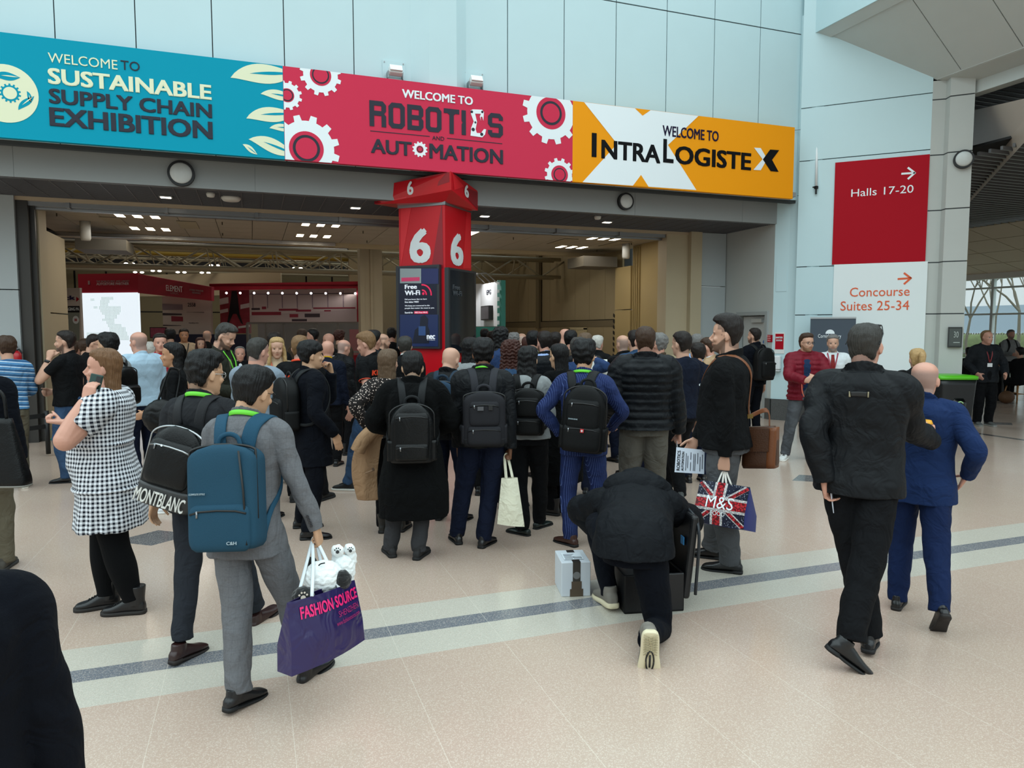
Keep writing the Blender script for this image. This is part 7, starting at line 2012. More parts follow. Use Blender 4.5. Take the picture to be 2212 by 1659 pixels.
# --- middle and far crowd: (key, label, px, d, top, yaw, options)
far = [
    ('f1', 'man with dark grey hair between the long black hair and the pinstripe suit', 1250, 7.3, 731, 6, dict(hair=('short', 'darkgrey', {'t': .014, 'rough': .004}), top_=T_('bluejk', hem=.85), hands=(('px', 1287, 778, -.05, .6, -1, 0), None), hcurl=(GRIP, REL), hdir=((0, .1, -1), None))),
    ('f2', 'man with curly grey hair and brown jacket, right of the puffer jacket', 1423, 7.75, 721, -58, dict(hair=('receding', 'grey', {'t': .013, 'rough': .005}), skin_='pink', top_=T_('brown', collar='suit', hem=.85))),
    ('f3', 'man in a navy polo close behind the navy jumper', 1508, 7.95, 742, -20, dict(hair=('short', 'dark'), top_=T_('navy', collar='polo', hem=.86))),
    ('f4', 'man in a light blue shirt before the cream post', 1506, 9.3, 723, -16, dict(hair=('short', 'grey', {'t': .006}), skin_='pink', scalp='grey', top_=T_('shirtblue', collar='polo', hem=.9))),
    ('f5', 'bearded man in a tan blazer in profile before the grey door leaf', 1533, 8.7, 730, -78, dict(hair=('short', 'brown', {'t': .007}), beard='brown', skin_='pink', head=(0, -8, 0), shirt=T_('white'), top_=T_('tan', collar='suit', hem=.8, open=(.1, .15, .15)))),
    ('f6', 'shaven headed man in black holding a plastic bottle near the striped corner', 1346, 9.2, 724, -34, dict(hair=None, scalp='grey', top_=T_('black', collar='stand', hem=.86), hands=((.2, .3, 1.0), ('px', 1322, 795, -.1, -.6, -1, 0)), hcurl=(FIST, FIST))),
    ('f7', 'man in a denim blue shirt just left of the puffer jacket', 1372, 8.3, 715, -26, dict(hair=('short', 'dark'), top_=T_('denim', collar='polo', hem=.88))),
    ('f8', 'white haired man in a long dark coat against the yellow wall', 1291, 10.3, 726, 24, dict(hair=('short', 'white', {'t': .012}), skin_='pink', top_=T_('black', collar='stand', hem=.6))),
    ('f9', 'grey brown haired man in a dark padded jacket beside the white haired man', 1264, 8.5, 721, 18, dict(hair=('short', 'ash', {'t': .012}), top_=T_('puff', collar='stand', hem=.86, puff=.04))),
    ('f10', 'man in a navy body warmer over a pale blue shirt', 1176, 8.2, 718, -24, dict(hair=('short', 'dark', {'t': .010, 'top': .02}), beard='dark', skin_='pink', shirt=None, top_=T_('lav', name='shirt', collar='polo', hem=.9), vest=1)),
    ('f11', 'dark haired man in a moss green jumper with white collar', 1152, 9.0, 716, 14, dict(hair=('short', 'black'), skin_='pink', shirt=T_('white', collar=1.525), top_=T_('moss', name='jumper', collar='crew', hem=.88))),
    ('f12', 'woman with dark auburn hair between the curly hair and the moss jumper', 1139, 10.2, 729, 4, dict(fem=True, hair=('bob', 'red', {'len': .12}), top_=T_('black', hem=.86))),
    ('f13', 'person with black dreadlocks in a blue jacket left of the curly hair', 1082, 8.3, 708, 12, dict(hair=('dreads', 'black', {'len': .24, 'w': .088, 't': .014}), skin_='dark', top_=T_('bluejk', collar='polo', hem=.85))),
    ('f14', 'woman with curly grey hair behind the dreadlocks', 1110, 11.0, 721, 8, dict(fem=True, hair=('short', 'grey', {'t': .02, 'rough': .008, 'top': .025}), top_=T_('brown', hem=.86))),
    ('f15', 'pale bald man against the cream notice door', 1127, 11.9, 720, 20, dict(hair=None, scalp='white', top_=T_('graphite', collar='stand', hem=.86))),
    ('f16', 'woman with shoulder length black hair in a pale grey jumper at the totem foot', 1016, 7.35, 731, 14, dict(fem=True, hair=('bob', 'black', {'len': .17, 'w': .09, 't': .016}), top_=T_('greyknit', name='jumper', hem=.88))),
    ('f17', 'man with short black hair under the green stand strip', 1047, 13.2, 711, 2, dict(hair=('short', 'black'), skin_='brown', top_=T_('black', hem=.86))),
    ('f18', 'bald headed man just right of the totem, only his pate showing', 1040, 10.2, 732, -8, dict(hair=None, skin_='brown', top_=T_('navy', hem=.86))),
    ('f19', 'bald man in a dark jacket bending his head, tallest before the brown wall', 1217, 10.3, 709, 60, dict(hair=None, skin_='pink', head=(0, -16, 0), shirt=T_('white'), top_=T_('navy', collar='suit', hem=.8))),
    ('f20', 'man in a pale camouflage shirt raising a camera', 1199, 9.6, 719, 14, dict(hair=('short', 'dark'), top_=T_('camo', hem=.86), hands=((.06, .24, 1.56, .8, 0, -1), (-.06, .24, 1.56, -.8, 0, -1)), hcurl=(GRIP, GRIP))),
    ('f21', 'man with dark hair right of the bald bending man', 1233, 9.2, 715, 10, dict(hair=('short', 'black'), skin_='pink', top_=T_('brown', hem=.86))),
    ('f22', 'balding grey haired man with a white collar in front of the totem screen', 875, 8.5, 728, 4, dict(hair=('receding', 'darkgrey'), scalp='grey', shirt=T_('white', collar=1.53), top_=T_('black', collar='suit', hem=.8))),
    ('f23', 'person in a black beanie behind the red trimmed polo', 806, 8.7, 716, 40, dict(hair=('beanie', 'black', {'t': .018, 'top': .022}), skin_='pink', top_=T_('graphite', collar='stand', hem=.86))),
    ('f24', 'shaven headed bearded man in profile right of the beanie', 826, 10.6, 721, 80, dict(hair=None, scalp='dark', beard='brown', shirt=T_('white'), top_=T_('black', collar='suit', hem=.8))),
    ('f25', 'tall man in black with his back to us, left of the totem', 846, 12.8, 709, 0, dict(hair=('short', 'black'), w=1.12, top_=T_('black', hem=.86))),
    ('f26', 'bald man with glasses in black before the red cabinet panels', 710, 11.6, 720, -60, dict(hair=None, skin_='pink', glasses='#202020', top_=T_('black', hem=.86))),
    ('f27', 'man with curly auburn hair right of the bald man with glasses', 733, 12.4, 714, 20, dict(hair=('short', 'red', {'t': .02, 'rough': .008}), top_=T_('brown', hem=.86))),
    ('f28', 'bald man with a yellow collar close behind the reflective jacket', 707, 8.9, 736, 14, dict(hair=None, skin_='pink', shirt=T_('yellow', collar=1.53), top_=T_('navy', collar='polo', hem=.86))),
    ('f29', 'dark haired man in a navy suit in profile before the glass cabinet', 676, 12.2, 711, -70, dict(hair=('short', 'black'), skin_='pink', top_=T_('navy', collar='suit', hem=.8))),
    ('f30', 'dark haired man in a brown jumper left of the navy suit', 652, 12.9, 712, 10, dict(hair=('short', 'brown'), top_=T_('brown', hem=.86))),
    ('f31', 'person with dark hair behind the blonde woman', 592, 10.0, 719, 20, dict(hair=('short', 'dark', {'t': .016}), top_=T_('black', hem=.86))),
    ('f32', 'bald man in a dark suit near the stand counter', 447, 14.0, 714, 14, dict(hair=None, scalp='grey', top_=T_('black', collar='suit', hem=.8))),
    ('f33', 'red haired woman facing us near the stand counter', 432, 12.6, 730, 172, dict(fem=True, hair=('long', 'red', {'len': .2, 'sides': .12}), top_=T_('beige', hem=.86))),
    ('f34', 'man in a pale shirt with lanyard facing us beside the bearded man', 397, 13.4, 711, 176, dict(hair=('short', 'dark'), skin_='tan', top_=T_('beige', collar='polo', hem=.86), lanyard=dict(m=M_dark, back=0, front=1.2))),
    ('f35', 'dark haired man in a dark jacket left of the pale shirt', 367, 12.6, 711, -14, dict(hair=('short', 'black', {'t': .014}), top_=T_('black', hem=.86))),
    ('f36', 'man in grey between the black polo and the map panel', 160, 11.2, 738, 30, dict(hair=('short', 'brown'), skin_='pink', top_=T_('brown', hem=.86))),
    ('f37', 'man with short brown hair in navy behind the black polo', 182, 10.3, 733, 12, dict(hair=('short', 'brown'), top_=T_('navy', hem=.86))),
    ('f38', 'dark haired person before the white wall of the green edged stand', 1063, 12.8, 716, 30, dict(hair=('short', 'dark'), top_=T_('brown', hem=.86))),
    ('f39', 'person with dark hair in front of the green stand base', 1093, 12.2, 722, -20, dict(hair=('bob', 'dark', {'len': .1}), fem=True, top_=T_('black', hem=.86))),
    ('f40', 'bearded man in a grey shirt with a rucksack standing by the window', 2184, 19.0, 713, 140, dict(hair=('short', 'grey', {'t': .006}), beard='grey', skin_='pink', top_=T_('greyknit', collar='polo', hem=.9), hands=((.16, .3, 1.1), (-.2, .3, 1.2)), hcurl=(FIST, FIST))),
]
for key, label, px_, d_, top__, yaw_, o in far:
    vest = o.pop('vest', 0)
    o.setdefault('legs', T_('blackt' if len(key) % 2 else 'navyt')); o.setdefault('lod', 1.15)
    P[key] = person(label, px_, d_, top__, yaw_, **o)
    if vest:
        g = P[key]; b = MB(); torso(g, b, .88, 1.475, .038, puff=.04); collar_ring(g, b, 1.44, 1.515, .086, .32)
        link('body_warmer', solid(b, g.vx, 2), C_['puff'], g.o)
print('people', len(P), 'faces', sum(len(m.polygons) for m in bpy.data.meshes))
# ---------------------------------------------------------------- rucksacks
B_ = lambda n, c='#141517', r=.7, **k: mat(n, c, r, bump=.35, bscale=300, vary=.12, spec=.2, **k)
L_blk = mat('leather_black', '#060708', .36, spec=.25, bump=.35, bscale=120, bump2=.12, b2scale=7)
bk = backpack(P['grey'], 'steel blue rucksack on the back of the grey suit', B_('canvas_blue', '#1f4154', .85), dims=(.325, .46, .15), zc=1.085, e=5.5, topround=.30, roll=-3, pockets=((-.135, .205, .285, .018),), strapm=B_('strap_blue', '#20465c', .8), strapx=.10, strap_w=.068)
F, RT, c_, yb, rt_ = P['grey'].bag
rel = lambda p: F(p) - c_
o = rel((.045, yb - .022, -.205)); fit_text('C&H', o, RT[:, 0], RT[:, 2], .045, .014, mat('print_silver', '#9fb0b8', .4), rt_, ext=.002)
o = rel((-.135, yb - .006, .012)); fit_text('COMPLETE STYLE', o, RT[:, 0], RT[:, 2], .075, .008, mat('print_silver'), rt_, ext=.002)
b = MB(); b.tube([rel((.10, yb - .004, .20)), rel((.118, yb - .004, .02)), rel((.128, yb - .004, -.21))], .005, 6, up=RT[:, 1]); b.build('zip', mat('zip_black'), rt_, True)
bk = backpack(P['blazer'], 'black leather rucksack with silver zip and white graffiti lettering along its foot', L_blk, dims=(.33, .43, .16), zc=1.09, roll=14, e=3.2, topround=.8, pockets=((.02, .24, .25, .028),), zipm=mat('zip_silver', '#a8abad', .3, .9), handle=False, strapm=B_('strap_char', '#1b1c1f', .5), shift=-.03)
F, RT, c_, yb, rt_ = P['blazer'].bag
z2 = np.linspace(-.215, -.105, 8); b = MB(); b.loft(F(np.column_stack([0 * z2, 0 * z2, z2])) - c_, RT[:, 0], RT[:, 1], np.interp(z2, [-.215, -.19, -.1], [.150, .166, .168]), np.interp(z2, [-.215, -.19, -.1], [.072, .083, .084]), n=36, e=3.4); b.build('base_panel', mat('leather_grey', '#2c2d2e', .45), rt_, True)
o = F((-.145, yb - .008, -.205)) - c_; fit_text('MONTBLANC', o, RT[:, 0], RT[:, 2], .29, .075, mat('graffiti_white', '#d0d0cb', .5), rt_, ext=.002, bold=.015, shear=.2)
b = MB(); b.disc(F((-.04, yb - .034, .115)) - c_, -RT[:, 1], .006, .002, 10); b.build('star_stud', mat('print_white'), rt_)
backpack(P['longcoat'], 'black leather rucksack on the long wool coat', L_blk, dims=(.33, .43, .15), zc=1.10, e=3.0, topround=.85, pockets=((.0, .30, .25, .016), (-.13, .13, .24, .030)), strapm=B_('strap_black', '#17191b', .6), sidep=True)
bk = backpack(P['greypack'], 'charcoal grey rucksack with leather handle on the black shell jacket', B_('canvas_char', '#1f1f23', .75), dims=(.325, .41, .16), zc=1.115, e=4.5, topround=.42, pockets=((.04, .19, .23, .022), (-.125, .15, .26, .030)), strapm=B_('strap_grey', '#2c2d32', .75), strap_w=.06, sidep=True, base=B_('canvas_dark', '#1c1c1f'))
F, RT, c_, yb, rt_ = P['greypack'].bag
b = MB(); b.box(F((-.03, yb - .030, .085)) - c_, (.045, .006, .030), R=RT); b.build('logo_patch', mat('patch_silver', '#55565a', .4, .5), rt_); b = MB(); b.box(F((.045, yb - .030, .09)) - c_, (.030, .006, .034), R=RT); b.build('logo_patch', M_black, rt_)
backpack(P['greyknit'], 'small black nylon rucksack on the grey jumper', B_('nylon_black', '#070809', .55), dims=(.265, .38, .13), zc=1.17, e=4, topround=.5, pockets=((.04, .16, .20, .018), (-.115, .14, .22, .026)), shift=.03)
bk = backpack(P['pin'], 'large black rucksack with a small red cross patch on the pinstripe suit', B_('nylon_ink', '#060708', .6), dims=(.335, .50, .19), zc=1.13, e=3.6, topround=.75, pockets=((.03, .24, .25, .035), (-.14, .20, .29, .040)), shift=.045, roll=4, strapm=B_('strap_black'), strap_w=.07, sidep=True)
F, RT, c_, yb, rt_ = P['pin'].bag
b = MB(); b.box(F((.01, yb - .048, -.075)) - c_, (.026, .006, .028), R=RT); pch = b.build('red_patch', mat('patch_red', '#b02326', .4), rt_); b = MB(); b.box(F((.01, yb - .053, -.075)) - c_, (.016, .003, .005), R=RT); b.box(F((.01, yb - .053, -.075)) - c_, (.005, .003, .016), R=RT); b.build('patch_cross', mat('print_white'), pch)
o = F((-.10, yb - .040, .0)) - c_; fit_text('SWISSGEAR', o, RT[:, 0], RT[:, 2], .07, .010, mat('print_silver'), rt_, ext=.002)
backpack(P['baldpack'], 'dusty blue rucksack on the bald man beside the grey rucksack', B_('canvas_dusk', '#22384c', .8), dims=(.30, .42, .15), zc=1.19, topround=.6, pockets=((-.08, .22, .24, .03),), strapm=B_('strap_dusk', '#20303f', .7))
backpack(P['navycoat'], 'black rucksack on the navy wool coat', B_('nylon_black'), dims=(.30, .43, .17), zc=1.20, topround=.7, pockets=((-.07, .24, .24, .03),), strapm=B_('strap_black'), sidep=True)
backpack(P['hoodie'], 'black leather rucksack on the pale hoodie', L_blk, dims=(.28, .36, .14), zc=1.22, topround=.6)
backpack(P['navypack'], 'big black rucksack on the man before the grey door', B_('nylon_ink'), dims=(.34, .50, .20), zc=1.20, topround=.75, pockets=((-.08, .26, .26, .04),))
backpack(P['f40'], 'dark rucksack on the man by the window', B_('nylon_black'), dims=(.28, .40, .15), zc=1.22)
# lettering on shirts
decal(P['kuka1'], 'KUKA', (.0, -.2, 1.325), .26, .055, K_org, bold=.03)
decal(P['kuka2'], 'KUKA', (-.02, -.2, 1.315), .24, .055, K_org, bold=.03)
g = P['guard']
b = MB(); zz_ = np.array([1.17, 1.19, 1.21, 1.22]) * g.k; rx, rf, rb, cy = bare(g.tbl, zz_); b.loft(np.column_stack([0 * zz_, cy, zz_]), (1, 0, 0), (0, 1, 0), rx + .047, rf + .047, rb + .047, n=36); b.v[-1] = g.T(b.v[-1]); b.build('reflective_band', mat('band_grey', '#9a9c9b', .4), g.o, True)
pts, nr = on_surface(g, smooth_path([(-.12, -.2, 1.20), (-.14, -.2, 1.36), (-.13, -.06, 1.50), (-.12, .12, 1.40)], 20), .006); ribbon(smooth_rows(pts, 3), nr, .045, .006).build('reflective_band', mat('band_grey'), g.o, True)
for kk in ('kuka2',):
    g = P[kk]; b = MB()
    for i in (0, 1):
        a_, e_ = g.sh[i], g.el[i]; q = a_ * .38 + e_ * .62; d_ = unit(e_ - a_)
        X_ = unit(np.cross(d_, [.1, .3, 1])); Y_ = np.cross(d_, X_); th_ = np.linspace(0, 2 * PI, 25)
        b.tube(np.array([q + (X_ * _c(t) + Y_ * _s(t)) * .066 * g.k for t in th_]), .004, 6, up=d_)
    b.build('sleeve_trim', K_org, g.o, True)
g = P['tie']; t = MB(); zs = np.linspace(1.455, 1.02, 12) * g.k; rx, rf, rb, cy = bare(g.tbl, zs)
t.tube(g.T(np.column_stack([0 * zs, cy + rf + .026, zs])), np.interp(np.linspace(0, 1, 12), [0, .06, .12, .9, 1], [.020, .018, .024, .042, .03]), flat=.16, up=(0, 1, 0), n=12); t.build('tie', C_['dred'], g.o, True)
g = P['blackjk']; pts, nr = on_surface(g, [(x, -.2, 1.375) for x in np.linspace(-.045, .045, 7)], .006); ribbon(pts, nr, .026, .006).build('back_tab', M_black, g.o, True)
for x0 in (-.050, .042): pts, nr = on_surface(g, [(x0 + u, -.2, 1.375) for u in (0, .004, .008)], .009); ribbon(pts, nr, .030, .006).build('tab_end', mat('tab_khaki', '#8a8168', .8), g.o, True)
g = P['grey']; b = MB(); ax_ = unit(g.wr[0] - g.el[0]); sd_ = unit(np.cross(ax_, [1, 0, .2]))
for i in range(4): b.disc(g.wr[0] - ax_ * (.025 + .016 * i) - sd_ * -.046 * g.k, sd_ * (1 if (g.Rw @ sd_) @ V_F < 0 else -1), .007, .006, 10)
b.build('cuff_buttons', mat('button_dark', '#26262a', .4), g.o)
# ---------------------------------------------------------------- things in hands
def hand_pt(g, i, along=0.0, out=0.0):
    p, fd, tx, pn = g.hand[i]
    return g.W(p + fd * along + pn * out)
# gathered seams of the gingham dress
g = P['phone']
for z_ in (1.145, .855):
    b = MB(); th_ = np.linspace(0, 2 * PI, 90, endpoint=False); zz = np.array([-.014, -.006, .006, .014]) + z_
    rx, rf, rb, cy = bare(g.tbl, zz * g.k); fl_ = .035 * np.clip((.98 - zz) / .4, 0, 1) + np.array([.018, .030, .030, .018])
    b.loft(np.column_stack([0 * zz, cy, zz * g.k]), (1, 0, 0), (0, 1, 0), rx + fl_, rf + fl_, rb + fl_, n=90, e=2.25, mod=1 + .008 * np.sin(th_[None] * 30 + zz[:, None] * 200)); b.v[-1] = g.T(b.v[-1]); b.build('gathered_seam', C_['gingham'], g.o, True)
# phone at the ear
g = P['phone']; p, fd, tx, pn = g.hand[1]
R3 = g.Rw @ np.column_stack([pn, tx, fd]); c_ = g.W(p + pn * .012 + fd * .01)
b = MB(); b.box((0, 0, 0), (.010, .074, .155), R=R3); o = b.build('mobile_phone', mat('phone_green', '#12352f', .4)); o.location = c_; bevel(o, .004, 2); tag(o, 'dark green phone held at the ear of the gingham dress', 'phone')
b = MB(); b.box(R3 @ np.array([-.006, .018, .05]), (.004, .030, .034), R=R3); b.build('camera_bump', M_black, o)
q = g.wr[0]; d_ = unit(g.wr[0] - g.el[0]); b = MB(); X_ = unit(np.cross(d_, [0, 0, 1])); b.loft([q - d_ * .035, q - d_ * .010], X_, np.cross(d_, X_), .040, .036, n=20); b.build('watch', mat('watch_pale', '#b9c0bd', .4), g.o, True)
q = P['black_l'].wr[1]; g = P['black_l']; d_ = unit(g.wr[1] - g.el[1]); b = MB(); X_ = unit(np.cross(d_, [0, 1, .2])); b.loft([q - d_ * .045, q - d_ * .015], X_, np.cross(d_, X_), .036, .034, n=16); b.build('watch', M_black, g.o, True)
# flag shopping bag
def bag(nm, corners, depth_vec, m, bulge=.03, label=None, cat_='bag', n=9):
    """carrier bag: front quad (tl, tr, br, bl), pushed back along depth_vec, sides bellied"""
    tl, tr, br, bl = (np.asarray(q, float) for q in corners); dv = np.asarray(depth_vec, float)
    cen = (tl + tr + br + bl) / 4 + dv / 2; cen0 = np.array([cen[0], cen[1], min(bl[2], br[2])])
    nrm = -unit(dv)
    def pt(u, v, back):
        q = (tl * (1 - u) + tr * u) * (1 - v) + (bl * (1 - u) + br * u) * v
        s_ = _s(PI * u) * _s(PI * min(1, v * .5 + .25))
        sq = dv * (.30 + .70 * min(1, v * 1.6)) if back else dv * (.30 - .30 * min(1, v * 1.6))
        return q + sq + nrm * (bulge * s_ if not back else -bulge * s_) - cen0
    b = MB()
    V = [pt(i / (n - 1), j / (n - 1), k) for k in (0, 1) for j in range(n) for i in range(n)]
    f = []
    for k in (0, 1):
        for j in range(n - 1):
            for i in range(n - 1):
                a = k * n * n + j * n + i; q = (a, a + n, a + n + 1, a + 1); f.append(q if k == 0 else q[::-1])
    fr = lambda i, j: j * n + i; bk_ = lambda i, j: n * n + j * n + i
    for j in range(n - 1):
        f.append((fr(0, j), bk_(0, j), bk_(0, j + 1), fr(0, j + 1))); f.append((fr(n - 1, j), fr(n - 1, j + 1), bk_(n - 1, j + 1), bk_(n - 1, j)))
    for i in range(n - 1): f.append((fr(i, n - 1), bk_(i, n - 1), bk_(i + 1, n - 1), fr(i + 1, n - 1)))
    b.add(V, f)
    r0 = root(nm, cen0, 0, label, cat_)
    o = b.build('bag_panel', m, r0, True)
    sd = o.modifiers.new('t', 'SOLIDIFY'); sd.thickness = .002
    o.modifiers.new('e', 'EDGE_SPLIT').split_angle = R_(50)
    return r0, cen0, pt
def on_bag(pt, poly, off, m, nm, par, sub=6):
    """print cut to the bag's front (u right, v down), following its belly"""
    bmx = bmesh.new(); vs = [bmx.verts.new((u, v, 0)) for u, v in poly]; bmx.faces.new(vs)
    bmesh.ops.triangulate(bmx, faces=bmx.faces[:]); bmesh.ops.subdivide_edges(bmx, edges=bmx.edges[:], cuts=sub, use_grid_fill=True)
    bmesh.ops.triangulate(bmx, faces=bmx.faces[:])
    for v in bmx.verts:
        p = pt(v.co.x, v.co.y, 0); e = .01
        a = pt(v.co.x + e, v.co.y, 0) - p; c2 = pt(v.co.x, v.co.y + e, 0) - p
        nn = unit(np.cross(c2, a)); v.co = p + nn * off
    me = bpy.data.meshes.new(nm); bmx.to_mesh(me); bmx.free()
    return link(nm, me, m, par, True)
def bag_text(pt, s, u0, v0, u1, v1, m, par, off=.004, bold=0.0, shear=0.0, spacing=1.0):
    me = text_mesh(s, 1.0, .0, bold, shear=shear, spacing=spacing)
    n_ = len(me.vertices); co = np.empty(n_ * 3); me.vertices.foreach_get('co', co); co = co.reshape(-1, 3); lo, hi = co.min(0), co.max(0)
    out = []
    for q in co:
        u = u0 + (u1 - u0) * (q[0] - lo[0]) / (hi[0] - lo[0]); v = v1 - (v1 - v0) * (q[1] - lo[1]) / (hi[1] - lo[1])
        p = pt(u, v, 0); a = pt(u + .01, v, 0) - p; c2 = pt(u, v + .01, 0) - p
        out.append(p + unit(np.cross(c2, a)) * off)
    me.vertices.foreach_set('co', np.array(out).ravel())
    return link('lettering', me, m, par)
def berries(name, a, b_, sc, th=.42):
    def fn(N, K, M, mix, tc, sp):
        v = N.new('ShaderNodeTexVoronoi'); v.inputs['Scale'].default_value = sc; K.new(tc.outputs['Object'], v.inputs['Vector'])
        return mix(M('GREATER_THAN', v.outputs['Distance'], th), lin(a), lin(b_))
    return pat(name, fn, .4)
dM = 4.80
cs = [at_dist(1504, 1034, dM), at_dist(1612, 1050, dM - .02), at_dist(1606, 1144, dM - .02), at_dist(1499, 1126, dM)]
ms, c0_, pt = bag('shopping_bag', cs, at_dist(1638, 1070, dM + .13) - at_dist(1612, 1062, dM), mat('bag_blue', '#1d2a6e', .35), .02, 'red white and blue flag shopping bag with big white letters')
M_nv, M_rd, M_wd = berries('print_blueberry', '#9aa3b5', '#141a2e', 85, .22), berries('print_raspberry', '#b3202b', '#5a0f15', 75, .52), berries('print_daisy', '#d8d6d2', '#a3a3a6', 90)
on_bag(pt, [(0, 0), (1, 0), (1, 1), (0, 1)], .002, M_nv, 'flag_ground', ms)
for p1_, p2_, w1, m_, of in (((0, 0), (1, 1), .085, M_wd, .0028), ((1, 0), (0, 1), .085, M_wd, .0028), ((0, .03), (1, 1.0), .038, M_rd, .0034), ((1, .03), (0, 1), .038, M_rd, .0034)):
    d_ = np.array(p2_, float) - np.array(p1_, float); n_ = np.array([-d_[1], d_[0]], float); n_ = n_ / np.linalg.norm(n_); a_, e_ = np.array(p1_) + d_ * .02, np.array(p2_) - d_ * .02
    on_bag(pt, [tuple(np.clip(q, 0, 1)) for q in (a_ + n_ * w1, a_ - n_ * w1, e_ - n_ * w1, e_ + n_ * w1)], of, m_, 'flag_diagonal', ms)
for poly, m_, of in (([(.33, 0), (.58, 0), (.58, 1), (.33, 1)], M_wd, .0040), ([(0, .34), (1, .34), (1, .68), (0, .68)], M_wd, .0041), ([(.38, 0), (.53, 0), (.53, 1), (.38, 1)], M_rd, .0047), ([(0, .40), (1, .40), (1, .62), (0, .62)], M_rd, .0048)):
    on_bag(pt, poly, of, m_, 'flag_cross', ms)
bag_text(pt, 'M&S', .22, .33, .76, .62, P_white, ms, .0065); bag_text(pt, 'FOOD', .34, .68, .62, .78, P_white, ms, .0065)
hp = hand_pt(P['leaflet'], 1)
for u in (.42, .60):
    b = MB(); a_, e_ = pt(u - .05, .02, 0) + c0_, pt(u + .05, .02, 0) + c0_
    b.tube(smooth_path([a_, a_ * .35 + hp * .65 + (0, 0, .0), hp + (np.array([.01, 0, .0])), e_ * .35 + hp * .65, e_], 16) - c0_, .007, 8, flat=.4); b.build('handle', mat('cord_white', '#d5d2cb', .7), ms, True)
# leaflet
g = P['leaflet']; hp = hand_pt(g, 0)
cs = [at_dist(1461, 966, 5.16), at_dist(1522, 972, 5.10), at_dist(1521, 1024, 5.10), at_dist(1457, 1020, 5.16)]
n_ = unit(np.cross(cs[3] - cs[0], cs[1] - cs[0])); n_ = n_ if n_ @ (CAM - cs[0]) > 0 else -n_
b = MB(); b.prism(np.array(cs) - n_ * .002, n_ * .002); lf = b.build('leaflet', mat('paper', '#d3dbe8', .6)); tag(lf, 'white folded robotics leaflet held by the quarter zip man', 'leaflet')
mt = lambda u, v: (cs[0] * (1 - u) + cs[1] * u) * (1 - v) + (cs[3] * (1 - u) + cs[2] * u) * v
def sidew(s, u0, u1, v0, v1, m=P_black, bold=0):   # writing that runs up the page
    o = mt(u1, v1); X_, Y_ = mt(u1, v0) - o, mt(u0, v1) - o
    fit_text(s, o + n_ * .002, X_, Y_, np.linalg.norm(X_), np.linalg.norm(Y_), m, lf, ext=.0006, bold=bold)
sidew('ROBOTICS', .06, .17, .12, .92, P_black, .02); sidew('AUTOMATION', .22, .30, .15, .92, P_black, .02)
for i, (u, v0, v1) in enumerate(((.36, .2, .9), (.42, .3, .8), (.52, .15, .45), (.52, .55, .9), (.62, .2, .9), (.67, .2, .9), (.76, .15, .6), (.84, .3, .9), (.92, .2, .8))):
    flat('text_line', [mt(u, v0), mt(u + .02, v0), mt(u + .02, v1), mt(u, v1)], n_, P_char, lf, 1, .0005)
# satchel
g = P['leaflet']
sb = root('satchel', at_dist(1642, 1010, 5.00), 0, 'brown leather satchel hanging behind the quarter zip man', 'bag'); s0 = np.array(sb.location)
M_lb = mat('leather_brown', '#452713', .45, bump=.4, bscale=90, vary=.25, vscale=12); M_tan = mat('leather_tan', '#6f3d1b', .5, bump=.4, bscale=90)
b = MB(); zs_ = np.linspace(0, .29, 12); rr_ = np.interp(zs_, [0, .03, .2, .29], [.115, .125, .12, .095])
Xs = unit(at_dist(1670, 1000, 5.0) - at_dist(1612, 1000, 5.12)); Ys = unit(np.cross([0, 0, 1], Xs))
b.loft(np.column_stack([0 * zs_, 0 * zs_, zs_]), Xs, Ys, rr_, np.interp(zs_, [0, .03, .29], [.05, .055, .04]), n=28, e=4.5); b.build('bag_body', M_lb, sb, True)
b = MB(); b.loft(np.column_stack([0 * zs_, 0 * zs_, zs_]) * [1, 1, .97] + Xs * .085, Xs, Ys, .034, np.interp(zs_, [0, .03, .29], [.054, .060, .044]), n=20, e=4); b.build('side_gusset', M_tan, sb, True)
b = MB(); b.box(-Ys * .055 + [0, 0, .20] - Xs * .02, (.19, .012, .16), R=np.column_stack([Xs, Ys, AZ])); b.build('flap', M_lb, sb)
g.th = .022
pth = [at_dist(1655, 940, 5.0), at_dist(1650, 905, 4.98), at_dist(1637, 860, 4.93)]
sp_, nr = on_surface(g, smooth_path([(.0, -.22, 1.10), (-.01, -.22, 1.24), (-.04, -.20, 1.37), (-.07, -.10, 1.465), (-.085, .0, 1.49), (-.06, .12, 1.42), (.0, .20, 1.28), (.10, .20, 1.12)], 34), .008)
sp_ = smooth_rows(sp_, 4); nr = smooth_rows(nr, 6); nr /= np.linalg.norm(nr, axis=1)[:, None]
W_ = g.W(sp_); Nw = nr @ g.Rw.T
W2 = np.vstack([smooth_path([s0 + Xs * .06 + [0, 0, .26], s0 + Xs * .04 + [0, 0, .40], W_[0]], 10)[:-1], W_]); N2 = np.vstack([np.repeat(Nw[:1], 9, 0), Nw])
rb_ = ribbon(W2, N2, .034, .006); rb_.v = [v - s0 for v in rb_.v]; rb_.build('strap', M_tan, sb, True)
b = MB(); q = W2[9] - s0; b.box(q + Nw[0] * .006, (.045, .010, .03)); b.build('buckle', mat('brass', '#8d7440', .35, .8), sb)
b = MB(); pz, nz = on_surface(g, [(-.05, .2, 1.30)], .004); 
b.box(pz[0], (.045, .006, .012), R=g.RT); b.build('chest_tab', mat('print_white'), g.o)
